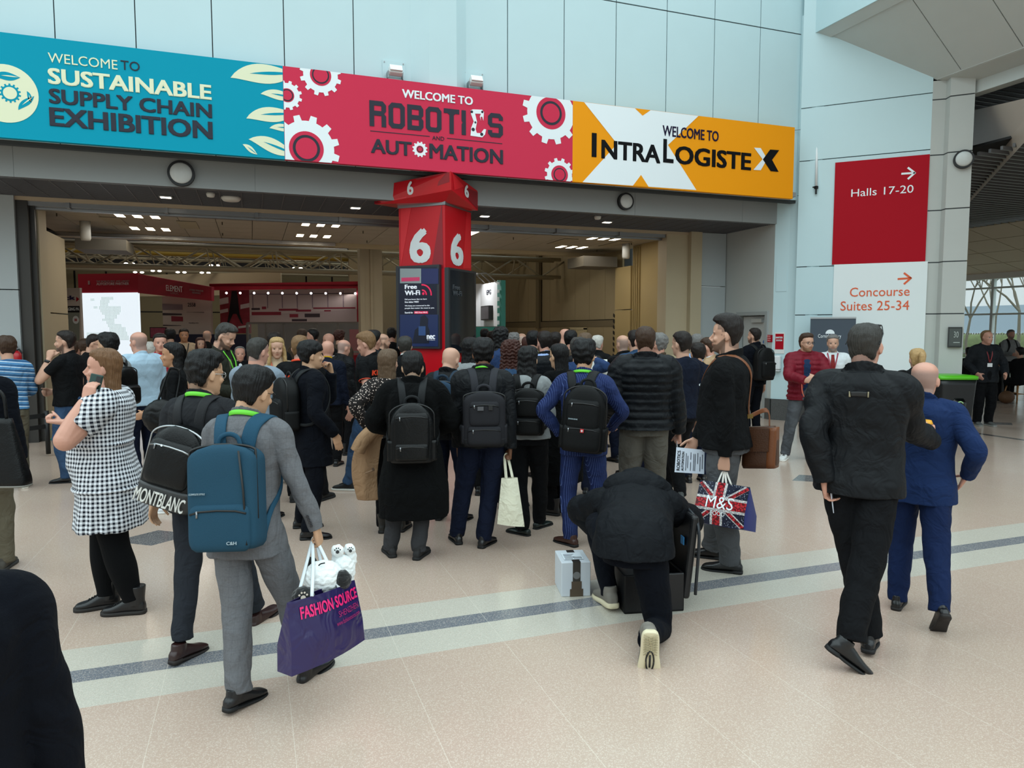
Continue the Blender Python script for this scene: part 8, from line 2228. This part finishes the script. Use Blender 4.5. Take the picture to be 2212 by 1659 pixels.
# purple bag with two soft toys
A0, A1, A2, A3 = at_dist(629, 1305, 3.02), at_dist(775, 1255, 3.36), at_dist(788, 1382, 3.36), at_dist(630, 1462, 3.02)
back_ = unit(np.cross(A1 - A0, [0, 0, 1])); back_ = back_ if back_ @ V_F > 0 else -back_
M_pb = mat('bag_purple', '#241a4d', .30, vary=.2, vscale=5, bump2=.5, b2scale=6)
pb, pc0, pt = bag('shopping_bag', [A0, A1, A2, A3], back_ * .09, M_pb, .035, 'glossy purple shopping bag with pink lettering carried by the grey suit')
M_pk = mat('print_pink', '#e0206f', .4)
bag_text(pt, 'FASHION SOURCE', .13, .10, .97, .27, M_pk, pb, .004, .03); bag_text(pt, 'SHENZHEN', .60, .33, .95, .42, mat('print_pink2', '#a02062', .4), pb, .004); bag_text(pt, 'www.fashionsource.com', .55, .46, .95, .53, mat('print_pink2'), pb, .004)
hp = hand_pt(P['grey'], 0)
for off_, u0, u1 in ((0, .30, .70), (.10, .34, .74)):
    a_, e_ = pt(u0, 0, 0) + pc0 + back_ * off_, pt(u1, 0, 0) + pc0 + back_ * off_
    b = MB(); b.tube(smooth_path([a_, a_ * .5 + hp * .5 + np.array([0, 0, .02]), hp + np.array([-.008, 0, .008]), hp + np.array([.008, 0, .008]), e_ * .5 + hp * .5 + np.array([0, 0, .02]), e_], 24) - pc0, .008, 8, flat=.4); b.build('handle', mat('cord_pale', '#cfd6da', .6), pb, True)
M_fw, M_fb = mat('plush_white', '#dfe3e3', .95, bump=1.0, bscale=90, sheen=.5), mat('plush_black', '#0b0b0c', .95, bump=1.0, bscale=90, sheen=.3)
fuzz = lambda co, no: wob(co, 190, 1) * .0035
def plush(label, parts):
    c0 = np.array(parts[0][1]); r0 = root('plush_panda', c0, 0, label, 'soft toy')
    for nm, c, r, m in parts:
        b = MB(); b.ball(np.array(c) - c0, r, 20, 14); o = link(nm, solid(b, .006, 2, fuzz), m, r0)
    return r0
d1_ = 3.20
p1_ = plush('white and black soft toy panda lying head up in the purple bag', [('head', at_dist(698, 1248, 3.31), (.092, .085, .080), M_fw), ('body', at_dist(720, 1290, 3.36), (.07, .05, .06), M_fw), ('ear', at_dist(672, 1215, 3.36), (.028, .024, .028), M_fb), ('paw', at_dist(655, 1290, 3.16), (.050, .046, .048), M_fb), ('paw', at_dist(740, 1252, 3.30), (.042, .04, .045), M_fb)])
p2_ = plush('white soft toy upside down in the purple bag, its two feet sticking up', [('body', at_dist(738, 1235, 3.42), (.065, .055, .085), M_fw), ('leg', at_dist(730, 1207, 3.42), (.030, .030, .060), M_fw), ('leg', at_dist(757, 1207, 3.46), (.030, .030, .060), M_fw), ('foot', at_dist(729, 1190, 3.40), (.030, .034, .030), M_fw), ('foot', at_dist(755, 1187, 3.45), (.028, .032, .030), M_fw)])
def paw_print(c, s, par, m, n_=None):
    n_ = unit(CAM - c) if n_ is None else n_
    X_ = unit(np.cross([0, 0, 1], n_)); Y_ = np.cross(n_, X_); b = MB(); p0 = np.array(par.location)
    for u, v, r in ((0, -.35, .42), (-.62, .12, .17), (-.24, .48, .17), (.24, .48, .17), (.62, .12, .17)): b.disc(c + (X_ * u + Y_ * v) * s - p0, n_, r * s, .003, 14)
    b.build('paw_pads', m, par)
paw_print(at_dist(729, 1189, 3.40) + unit(CAM - at_dist(729, 1189, 3.40)) * .036, .020, p2_, M_black)
paw_print(at_dist(757, 1187, 3.45) + unit(CAM - at_dist(757, 1187, 3.45)) * .034, .018, p2_, M_black)
paw_print(at_dist(655, 1287, 3.16) + unit(CAM - at_dist(655, 1287, 3.16)) * .050, .026, p1_, mat('pad_beige', '#b3a79a', .7))
b = MB(); c_ = at_dist(698, 1230, 3.22); n_ = unit(CAM - c_); b.tube(smooth_path([at_dist(688, 1222, 3.250), at_dist(693, 1218, 3.255), at_dist(702, 1216, 3.26)], 8) - np.array(p1_.location), .003, 6); b.build('stitched_mouth', M_black, p1_, True)
# cream tote
hp = hand_pt(P['greypack'], 0); dT = 5.52
cs = [at_dist(1083, 1034, dT), at_dist(1118, 1033, dT), at_dist(1133, 1138, dT), at_dist(1074, 1132, dT)]
tb, tc0, pt = bag('tote_bag', cs, V_F * [1, 1, 0] * .09, mat('canvas_cream', '#d9d6c0', .85, bump=.4, bscale=200, bump2=.5, b2scale=10), .03, 'cream cotton tote bag hanging from the hand of the grey rucksack man')
for off_ in (0, .05):
    b = MB(); a_, e_ = pt(.3, 0, 0) + tc0 + V_F * off_, pt(.7, 0, 0) + tc0 + V_F * off_
    b.tube(smooth_path([a_, hp + np.array([-.015, 0, -.02]), hp + np.array([0, 0, .02]), hp + np.array([.015, 0, -.02]), e_], 18) - tc0, .012, 8, flat=.25, up=V_F); b.build('handle', mat('canvas_cream'), tb, True)
# camel coat over an arm
cm0 = at_dist(795, 1000, 5.86); ct = root('folded_coat', cm0, 0, 'camel trench coat hanging over the arm of the floral blouse', 'coat')
b = MB(); q = smooth_path([(818, 935, .055, .05), (800, 950, .085, .06), (790, 985, .105, .06), (788, 1030, .100, .055), (796, 1080, .085, .045)], 16)
Pq = np.array([at_dist(x, y, 5.86) for x, y in q[:, :2]]); th_ = np.linspace(0, 2 * PI, 30, endpoint=False); mod = 1 + .10 * np.sin(th_[None] * 5 + np.linspace(0, 4, 16)[:, None])
b.loft(Pq - cm0, V_R, V_F, q[:, 2], q[:, 3], n=30, mod=mod); link('coat_body', solid(b, .008, 2), C_['camel'], ct)
b = MB(); b.tube(smooth_path([at_dist(812, 925, 5.75), at_dist(785, 950, 5.72), at_dist(772, 975, 5.72)], 10) - cm0, [.06] * 10, 16); link('coat_sleeve', solid(b, .008, 2), C_['camel'], ct)
b = MB(); b.tube([at_dist(790, 1022, 5.76) - cm0, at_dist(808, 1015, 5.76) - cm0], .022, 12, flat=.35); b.build('cuff_strap', mat('camel_dark', '#7c6048', .8), ct, True)
b = MB(); b.disc(at_dist(806, 1013, 5.735) - cm0, -V_F, .010, .006, 14); b.build('button', mat('button_brown', '#4a3626', .4), ct)
# leather tote at the left edge
t0 = at_dist(16, 1050, 4.62); lt_ = root('leather_tote', t0, 0, 'black leather tote bag cut off by the left frame edge', 'bag'); 
b = MB(); zs_ = np.linspace(0, .44, 14); b.loft(np.column_stack([0 * zs_, 0 * zs_, zs_]) + V_R * (np.interp(zs_, [0, .44], [-.02, -.06]))[:, None], V_R, V_F * [1, 1, 0], np.interp(zs_, [0, .05, .44], [.165, .17, .11]), np.interp(zs_, [0, .04, .44], [.06, .065, .03]), n=30, e=4); b.build('bag_body', L_blk, lt_, True)
b = MB(); b.tube(smooth_path([V_R * -.12 + [0, 0, .42], V_R * -.10 + [0, 0, .62], V_R * .0 + [0, 0, .60], V_R * .02 + [0, 0, .42]], 16), .010, 8); b.build('handle', L_blk, lt_, True)
b = MB(); b.loft(np.array([[0, 0, .0], [0, 0, .012]]) + V_R * -.02, V_R, V_F * [1, 1, 0], [.166, .166], [.062, .062], n=30, e=4); b.build('base_piping', mat('piping_grey', '#77756e', .5), lt_, True)
# shoulder bag of the dark haired woman
g = P['profile']; c_ = at_dist(352, 900, 6.50); shb = root('shoulder_bag', c_ - [0, 0, .0], 0, 'soft black shoulder bag under the arm of the long haired woman', 'bag')
b = MB(); b.ball((0, 0, 0), (.17, .09, .16), 20, 14); link('bag_body', solid(b, .009, 2, lambda co, no: np.abs(wob(co, 40, 2)) * .008), L_blk, shb)
b = MB(); a_ = at_dist(372, 795, 6.55) - c_; b.tube(smooth_path([(-.04, 0, .13), a_ + np.array([-.04, 0, -.05]), a_, a_ + np.array([.06, .02, -.06]), (.10, .02, .10)], 20), .010, 8); b.build('strap', L_blk, shb, True)
# coffee cup, cards, sunglasses
g = P['blackjk']; hp = hand_pt(g, 0, .0, .012)
cu = root('coffee_cup', hp - [0, 0, .05], 0, 'white paper coffee cup with yellow lid in the shell jacket man\'s hand', 'cup')
b = MB(); b.loft([(0, 0, -.02), (0, 0, .085)], (1, 0, 0), (0, 1, 0), [.030, .040], [.030, .040], n=28); b.build('cup_body', mat('paper_cup', '#d8d8d2', .6), cu, True)
b = MB(); b.loft([(0, 0, .083), (0, 0, .088), (0, 0, .092), (0, 0, .104), (0, 0, .106)], (1, 0, 0), (0, 1, 0), [.043, .044, .041, .037, .030], [.043, .044, .041, .037, .030], n=28); b.build('lid', mat('lid_yellow', '#d99a1b', .4), cu, True)
def card(g, i, lab, nm='card', size=(.07, .003, .13), m=None, along=.04, out=.0, R=None, cat_=None):
    p, fd, tx, pn = g.hand[i]
    R3 = g.Rw @ (np.column_stack([tx, pn, fd]) if R is None else R)
    o = MB().box((0, 0, 0), size, R=R3).build(nm, m or mat('paper')); o.location = g.W(p + fd * along + pn * out); return tag(o, lab, cat_ or nm)
card(P['blackjk'], 1, 'folded white paper in the left hand of the shell jacket man', 'paper', (.05, .004, .14))
b = MB(); H = P['blackjk'].H; RH = P['blackjk'].RH
for sx in (-1, 1):
    b.ball(H((sx * .036, .050, .232)), np.array([.030, .026, .008]) * P['blackjk'].kh, 14, 8, R=RH); b.tube(H([(sx * .066, .045, .228), (sx * .084, .0, .185), (sx * .084, -.07, .125)]), .003, 6)
sg_ = b; sg_.v = [P['blackjk'].W(v) for v in sg_.v]; o = sg_.build('sunglasses', mat('lens_dark', '#0d0d10', .15), None, True); tag(o, 'dark sunglasses pushed up on the shell jacket man\'s head', 'sunglasses')
card(P['puffer'], 0, 'white leaflet in the hand of the puffer jacket man', 'leaflet', (.10, .003, .16), along=.07)
card(P['longhair'], 0, 'white paper held by the long haired woman in black', 'paper', (.06, .003, .12), along=.02)
card(P['redjk'], 0, 'pale phone held by the man in the red jacket', 'mobile_phone', (.07, .010, .14), mat('phone_pale', '#a9a79b', .4), along=.05, out=.0, cat_='phone')
g = P['redjk']; b = MB(); hp = g.hand[0][0]; b.tube(smooth_path([hp, hp + [.01, .02, -.16], hp + [.06, .02, -.24], hp + [.11, .02, -.16], hp + [.12, 0, 0]], 20), .007, 8, flat=.4); o = b.build('lanyard', mat('lanyard_orange'), g.o, True)
bt_ = root('water_bottle', hand_pt(P['f6'], 1) - [0, 0, .08], 0, 'clear plastic bottle held by the shaven headed man', 'bottle'); b = MB(); b.loft([(0, 0, 0), (0, 0, .15), (0, 0, .18), (0, 0, .21)], (1, 0, 0), (0, 1, 0), [.032, .032, .014, .014], [.032, .032, .014, .014], n=16); b.build('bottle_body', mat('plastic_clear', '#b9c6cf', .15, alpha=.7), bt_, True); b = MB(); b.disc((0, 0, .21), (0, 0, 1), .016, .02, 12); b.build('cap', mat('cap_blue', '#3b6fb0', .4), bt_)
wb_ = root('cotton_bag', at_dist(1288, 806, 7.25), 0, 'white cotton bag with navy print between the pinstripe suit and puffer', 'bag'); b = MB(); b.loft([(0, 0, -.14), (0, 0, .0), (0, 0, .14)], V_R, V_F * [1, 1, 0], [.13, .13, .11], [.04, .05, .02], n=20, e=4); b.build('bag_body', mat('canvas_white', '#cfcec6', .85), wb_, True); b = MB(); b.disc(-V_F * .05, -V_F, .055, .004, 24); b.build('navy_print', mat('print_navy', '#1d2a5c', .5), wb_)
# kneeling man's hood, box and case
g = P['kneel']; b = MB(); H = g.H
b.ball(H((0, -.045, .13)), np.array([.165, .150, .140]) * g.kh, 24, 16, R=g.RH); b.ball(g.T(np.array([0, -.09, 1.44]) * g.k, 1.0), np.array([.22, .12, .12]) * g.k, 20, 12, R=g.RT)
link('hood', solid(b, g.vx, 4, lambda co, no: np.abs(wob(co, 26, 3)) * .009), C_['parka'], g.o)
c_h = np.array([0, -.045, .13]); dl = g.RH.T @ (rot('z', -g.rz) @ (unit(CAM - g.W(H(c_h))) + np.array([0, 0, .55])))
dl = unit(dl); pz = H(c_h + dl / np.sqrt(np.sum((dl / np.array([.165, .150, .140])) ** 2)) * 1.06); nz_ = g.RH @ dl; Xz = unit(np.cross(nz_, [0, .3, 1])); b = MB(); b.box(pz, (.055, .030, .014), R=np.column_stack([Xz, np.cross(nz_, Xz), nz_])); b.build('reflective_tab', mat('band_grey'), g.o)
Rf, bp0 = g.fM[0]; kk_ = g.k * 1.16; Sx = lambda x, y, z=-.006: Rf @ (np.array([x, y - .115 / 1.16, z]) * kk_) + bp0
b = MB(); b.tube([Sx(.017 * _c(t), .06 + .05 * _s(t)) for t in np.linspace(0, 2 * PI, 21)], .004, 6, up=Rf[:, 2]); b.tube([Sx(0, .03), Sx(0, .09)], .005, 6, up=Rf[:, 2]); b.build('sole_logo', M_black, g.o, True)
b = MB(); b.tube(smooth_path([Sx(-.008, -.06), Sx(.004, .0), Sx(-.02, .07), Sx(-.012, .16)], 16), .0025, 6, up=Rf[:, 2])
for y in np.linspace(-.06, .015, 7): b.tube([Sx(-.030, y + .014), Sx(.030, y - .014)], .0022, 5, up=Rf[:, 2]); b.tube([Sx(-.030, y - .014), Sx(.030, y + .014)], .0022, 5, up=Rf[:, 2])
b.tube([Sx(.036 * _c(t), .10 + .072 * _s(t)) for t in np.linspace(0, PI, 15)], .003, 6, up=Rf[:, 2]); b.build('tread', mat('sole_tread', '#a99d7d', .8), g.o, True)
bx0 = on_floor(1250, 1284); Rb = rot('z', R_(-14)); cbx = root('cardboard_box', bx0 + [0, .10, 0], R_(-14), 'white cardboard parcel with black tape beside the kneeling man', 'box')
b = MB(); b.bx(-.095, .095, -.13, .13, 0, .225); o = b.build('carton', mat('card_white', '#c3c9d0', .6), cbx); bevel(o, .003, 1)
b = MB(); b.bx(-.022, .028, -.1325, -.13, 0, .226); b.bx(-.022, .028, -.1325, .12, .2255, .228); b.build('tape', mat('tape_dark', '#2b2620', .35), cbx)
b = MB(); b.bx(-.040, .046, -.134, -.131, 0, .05); b.bx(-.03, .036, -.134, -.131, .05, .10); b.build('tape_flare', mat('tape_brown', '#4d3f30', .4), cbx)
b = MB(); b.bx(-.07, .06, -.08, .06, .2285, .2295); lb = b.build('address_label', mat('label_paper', '#d5dde4', .5), cbx); b = MB()
for i in range(6): b.bx(-.06, -.01 + .01 * (i % 3), -.07 + i * .018, -.063 + i * .018, .2296, .2300)
for i in range(9): b.bx(.0 + i * .006, .003 + i * .006, -.07, -.03, .2296, .2300)
b.build('printed_lines', P_char, lb)
b = MB(); b.disc((.003, -.1335, .14), (0, -1, 0), .024, .001, 24); b.build('round_mark', mat('tape_grey', '#6d6d6d', .5), cbx)
q = on_floor(1440, 1318); cs_ = root('equipment_case', q + [-.12, .20, 0], R_(-12), 'open black equipment case in front of the kneeling man', 'case')
M_cs = mat('case_black', '#0b0c0f', .4, bump=.3, bscale=200)
b = MB(); b.bx(-.12, .26, -.20, .20, 0, .02); b.bx(-.12, .26, -.20, -.185, 0, .24); b.bx(-.12, .26, .185, .20, 0, .24); b.bx(-.12, -.105, -.20, .20, 0, .24); b.bx(.245, .26, -.20, .20, 0, .24); o = b.build('case_body', M_cs, cs_); bevel(o, .012, 2)
b = MB(); b.box((.30, .03, .33), (.05, .46, .52), R=rot('y', R_(6))); o = b.build('case_lid', M_cs, cs_); bevel(o, .02, 3)
b = MB(); b.tube(smooth_path([(.33, -.20, .10), (.34, -.21, .50), (.335, -.05, .595), (.33, .22, .58)], 20), .010, 8); b.build('lid_trim', mat('case_trim', '#2f3338', .3, .4), cs_, True)
b = MB(); b.bx(-.09, .10, -.14, .12, .12, .20); o = b.build('case_contents', mat('plastic_grey', '#3b4046', .3), cs_); bevel(o, .02, 2)
b = MB(); b.box((.272, -.12, .42), (.004, .05, .05)); b.build('blue_tag', mat('tag_blue', '#2b86c4', .4), cs_)
# ---------------------------------------------------------------- furniture by the walls
bq = on_floor(2048, 938)
bn = root('recycling_bin', bq + np.array([-.02, .02, 0]), -YAW, 'black recycling bin with bright green lid beside the pale column', 'bin')
b = MB(); zs_ = np.linspace(0, .93, 10); b.loft(np.column_stack([0 * zs_, 0 * zs_, zs_]), (1, 0, 0), (0, 1, 0), np.interp(zs_, [0, .93], [.25, .31]), np.interp(zs_, [0, .93], [.26, .31]), n=40, e=7); b.build('bin_body', mat('bin_black', '#0e1012', .35), bn, True)
b = MB(); b.loft([(0, 0, .92), (0, 0, .97), (0, 0, .985)], (1, 0, 0), (0, 1, 0), [.335, .335, .30], [.325, .325, .29], n=40, e=6); b.build('lid', mat('lid_green', '#55b81f', .35), bn, True)
b = MB(); b.loft([(.0, -.20, .02), (.0, -.23, .55), (.0, -.24, .62)], (1, 0, 0), (0, 1, 0), [.13, .13, .08], [.10, .10, .07], n=24, e=4); b.build('foot_panel', mat('bin_gloss', '#08090a', .18), bn, True)
b = MB(); t_ = np.linspace(R_(30), R_(330), 16); b.tube(np.array([(.05 * _c(t), -.335, .52 + .05 * _s(t)) for t in t_]), .009, 6, up=(0, 1, 0)); b.build('recycling_mark', mat('mark_green', '#a9d59a', .5), bn)
# queue barrier by the left pillar
qb = on_floor(105, 985); qr = root('queue_barrier', qb, 0, 'black belt barrier running left from the cream wall', 'barrier'); e0 = on_floor(4, 1003)
b = MB(); b.disc((0, 0, 0), (0, 0, 1), .16, .03, 28); b.tube([(0, 0, .03), (0, 0, .62)], .03, 12); b.build('post', M_black, qr, True)
b = MB(); b.disc(e0 - qb, (0, 0, 1), .16, .03, 28); b.tube([e0 - qb + [0, 0, .03], e0 - qb + [0, 0, .62]], .03, 12); b.build('post', M_black, qr, True)
for z in (.41, .56):
    b = MB(); d_ = e0 - qb; b.box(d_ / 2 + [0, 0, z], (np.linalg.norm(d_), .006, .06), R=np.column_stack([unit(d_), unit(np.cross([0, 0, 1], d_)), AZ])); b.build('belt', mat('belt_black', '#0a0a0b', .8), qr)
b = MB(); b.prism([on_floor(80, 948), on_floor(122, 952), on_floor(122, 925), on_floor(92, 922)], (0, 0, .012)); tag(b.build('floor_mat', mat('mat_teal', '#2b9a9a', .6)), 'small teal floor mat by the belt barrier', 'mat')
for x, y, dz, lab in ((26, 766, .34, 'taller red fire extinguisher against the left grey door leaf'), (37, 772, .2, 'shorter red extinguisher sign against the left grey door leaf')):
    c_ = at_Y(x, y, 12.46); r0 = root('fire_extinguisher', (c_[0], c_[1], c_[2] - dz / 2), 0, lab, 'fire extinguisher'); b = MB(); b.loft([(0, 0, 0), (0, 0, dz * .8), (0, 0, dz * .95), (0, 0, dz)], (1, 0, 0), (0, 1, 0), [.06, .06, .03, .015], [.06, .06, .03, .015], n=16); b.build('cylinder_body', mat('extinguisher_red', '#b5202a', .3), r0, True); b = MB(); b.tube([(0, 0, dz), (.03, 0, dz + .02), (.07, 0, dz * .8)], .012, 6); b.build('nozzle', M_black, r0)
# cafe corner
M_wood = mat('wood_oak', '#a2713f', .45, vary=.2, stretch=(3, 3, .6), vscale=10)
def chair(c, rz, lab):
    r0 = root('wooden_chair', c, rz, lab, 'chair', 'cafe chairs')
    b = MB(); b.loft([(0, 0, .43), (0, 0, .46)], (1, 0, 0), (0, 1, 0), .21, .20, n=24, e=3); b.build('seat', M_wood, r0, True)
    for sx in (-1, 1):
        for sy in (-1, 1): b = MB(); b.tube([(sx * .21, sy * .21, 0), (sx * .15, sy * .14, .44)], [.013, .017], 8); b.build('leg', M_wood, r0, True)
    b = MB(); b.tube([(-.19, -.18, .20), (-.19, .18, .20)], .009, 6); b.tube([(.19, -.18, .20), (.19, .18, .20)], .009, 6); b.tube([(-.19, 0, .20), (.19, 0, .20)], .009, 6); b.build('stretcher', M_wood, r0, True)
    b = MB(); b.tube(smooth_path([(-.19, -.17, .45), (-.20, -.24, .72), (0, -.28, .88), (.20, -.24, .72), (.19, -.17, .45)], 18), .013, 8)
    for x in (-.1, 0, .1): b.tube([(x, -.18, .45), (x * .9, -.265, .84)], .007, 6)
    b.build('backrest', M_wood, r0, True)
def cafe_table(c, lab):
    r0 = root('cafe_table', c, 0, lab, 'table', 'cafe tables'); b = MB(); b.disc((0, 0, .71), (0, 0, 1), .38, .03, 32); b.build('table_top', mat('table_white', '#c9c6bf', .4), r0); b = MB(); b.tube([(0, 0, .02), (0, 0, .71)], .03, 10); b.disc((0, 0, 0), (0, 0, 1), .24, .02, 24); b.build('pedestal', M_black, r0)
fl = lambda x, d: np.array([*(CAM + sight(x, 712) * d)[:2], 0.0])
cafe_table(fl(2172, 17.0), 'white round cafe table between the seated pair'); cafe_table(fl(2120, 18.2), 'white round cafe table behind the dark jacket man')
chair(fl(2205, 16.9), R_(80), 'wooden spindle chair under the seated man at the right frame edge'); chair(fl(2150, 18.9), R_(-60), 'wooden spindle chair under the seated man facing us'); chair(fl(2100, 17.4), R_(20), 'wooden spindle chair beside the pale column')
SIT = dict(drop=.42, feet=((.12, .40, 5, 0, 0), (-.12, .40, -5, 0, 0)), knee=((.1, 1, .6), (-.1, 1, .6)), legs=T_('blackt'), lod=1.1)
P['s1'] = person('seated man in black with his back to us at the right frame edge', 2206, 16.8, 752, -50, height=1.72, hair=('short', 'black'), top_=T_('black', hem=.86), hands=((.15, .38, .78), (-.15, .38, .78)), **SIT)
P['s2'] = person('seated dark haired man facing us between the standing pair', 2153, 18.7, 746, 165, height=1.74, hair=('short', 'dark'), skin_='tan', top_=T_('black', hem=.86), hands=((.12, .40, .80), (-.12, .40, .80)), **SIT)
P['s3'] = person('seated person in black beside the pale column', 2096, 17.4, 755, -10, height=1.70, hair=('short', 'black'), top_=T_('black', hem=.86), hands=((.12, .38, .78), (-.12, .38, .78)), **SIT)
# backpack on the floor by the chair
b = MB(); c_ = fl(2182, 16.5); tb_ = root('holdall', c_, 0, 'brown bag on the floor beneath the right hand wooden chair', 'bag'); b.ball((0, 0, .15), (.20, .14, .15), 18, 12); link('bag_body', solid(b, .015, 2), mat('bag_tan', '#5a3d24', .7), tb_)
# ---------------------------------------------------------------- outside the window
struct('ground_outside', MB().bx(24.3, 80, -20, 60, -.1, .02), mat('lawn', '#5b6150', .9, vary=.3, vscale=2))
def tree(c, h, seed, lab):
    rg = random.Random(seed); b = MB()
    def grow(p, d, L, r, lv):
        q = p + d * L; m_ = p + d * L * .5 + np.array([rg.uniform(-1, 1), rg.uniform(-1, 1), 0]) * L * .06
        b.tube([p, m_, q], [r, r * .85, r * .65], 5 if lv > 1 else 7, cap=False)
        if lv >= 5: return
        for i in range(3 if lv < 4 else 2):
            dd = unit(d + np.array([rg.uniform(-1, 1), rg.uniform(-1, 1), rg.uniform(-.3, .6)]) * .75)
            grow(q, dd, L * rg.uniform(.62, .82), r * .62, lv + 1)
    grow(np.zeros(3), np.array([0, 0, 1.]), h * .28, h * .009, 0)
    o = b.build('bare_tree', mat('bark', '#6b6455', .9), None, True); o.location = c; return tag(o, lab, 'tree')
def outp(x, X_): q = at_X(x, 712, X_); return np.array([q[0], q[1], 0.0])
for x, X_, h_, sd, lab in ((2095, 31, 8, 1, 'bare tree seen through the left window panes'), (2150, 37, 8.5, 5, 'bare tree seen through the middle window panes'), (2200, 31.5, 9, 9, 'bare tree seen through the right window panes'), (2240, 39, 8, 12, 'bare tree beyond the right frame edge panes')):
    tree(outp(x, X_), h_, sd, lab)
b = MB(); q0, q1 = outp(2060, 42), outp(2300, 42)
for i in range(60):
    t = i / 59; q = q0 * (1 - t) + q1 * t; b.ball(q + [0, 0, .55], (.6, .6, .75 + .25 * _s(i * 2.3)), 8, 6)
hd = b.build('hedge', mat('hedge_leaf', '#5e6b3f', .9, bump=1, bscale=20, vary=.5, vscale=6), None, True); tag(hd, 'long low clipped hedge outside the windows', 'hedge', None, 'stuff')
b = MB(); q = outp(2150, 60); b.box(q + [0, 10, 1.8], (10, 60, 3.6)); bd = b.build('building', mat('building_blue', '#a3b4c4', .7)); tag(bd, 'long pale blue building beyond the trees', 'building'); b = MB(); b.box(q + [-5.02, 10, 1.0], (.05, 50, .9)); b.build('window_band', mat('building_white', '#c9d3d8', .5), bd)
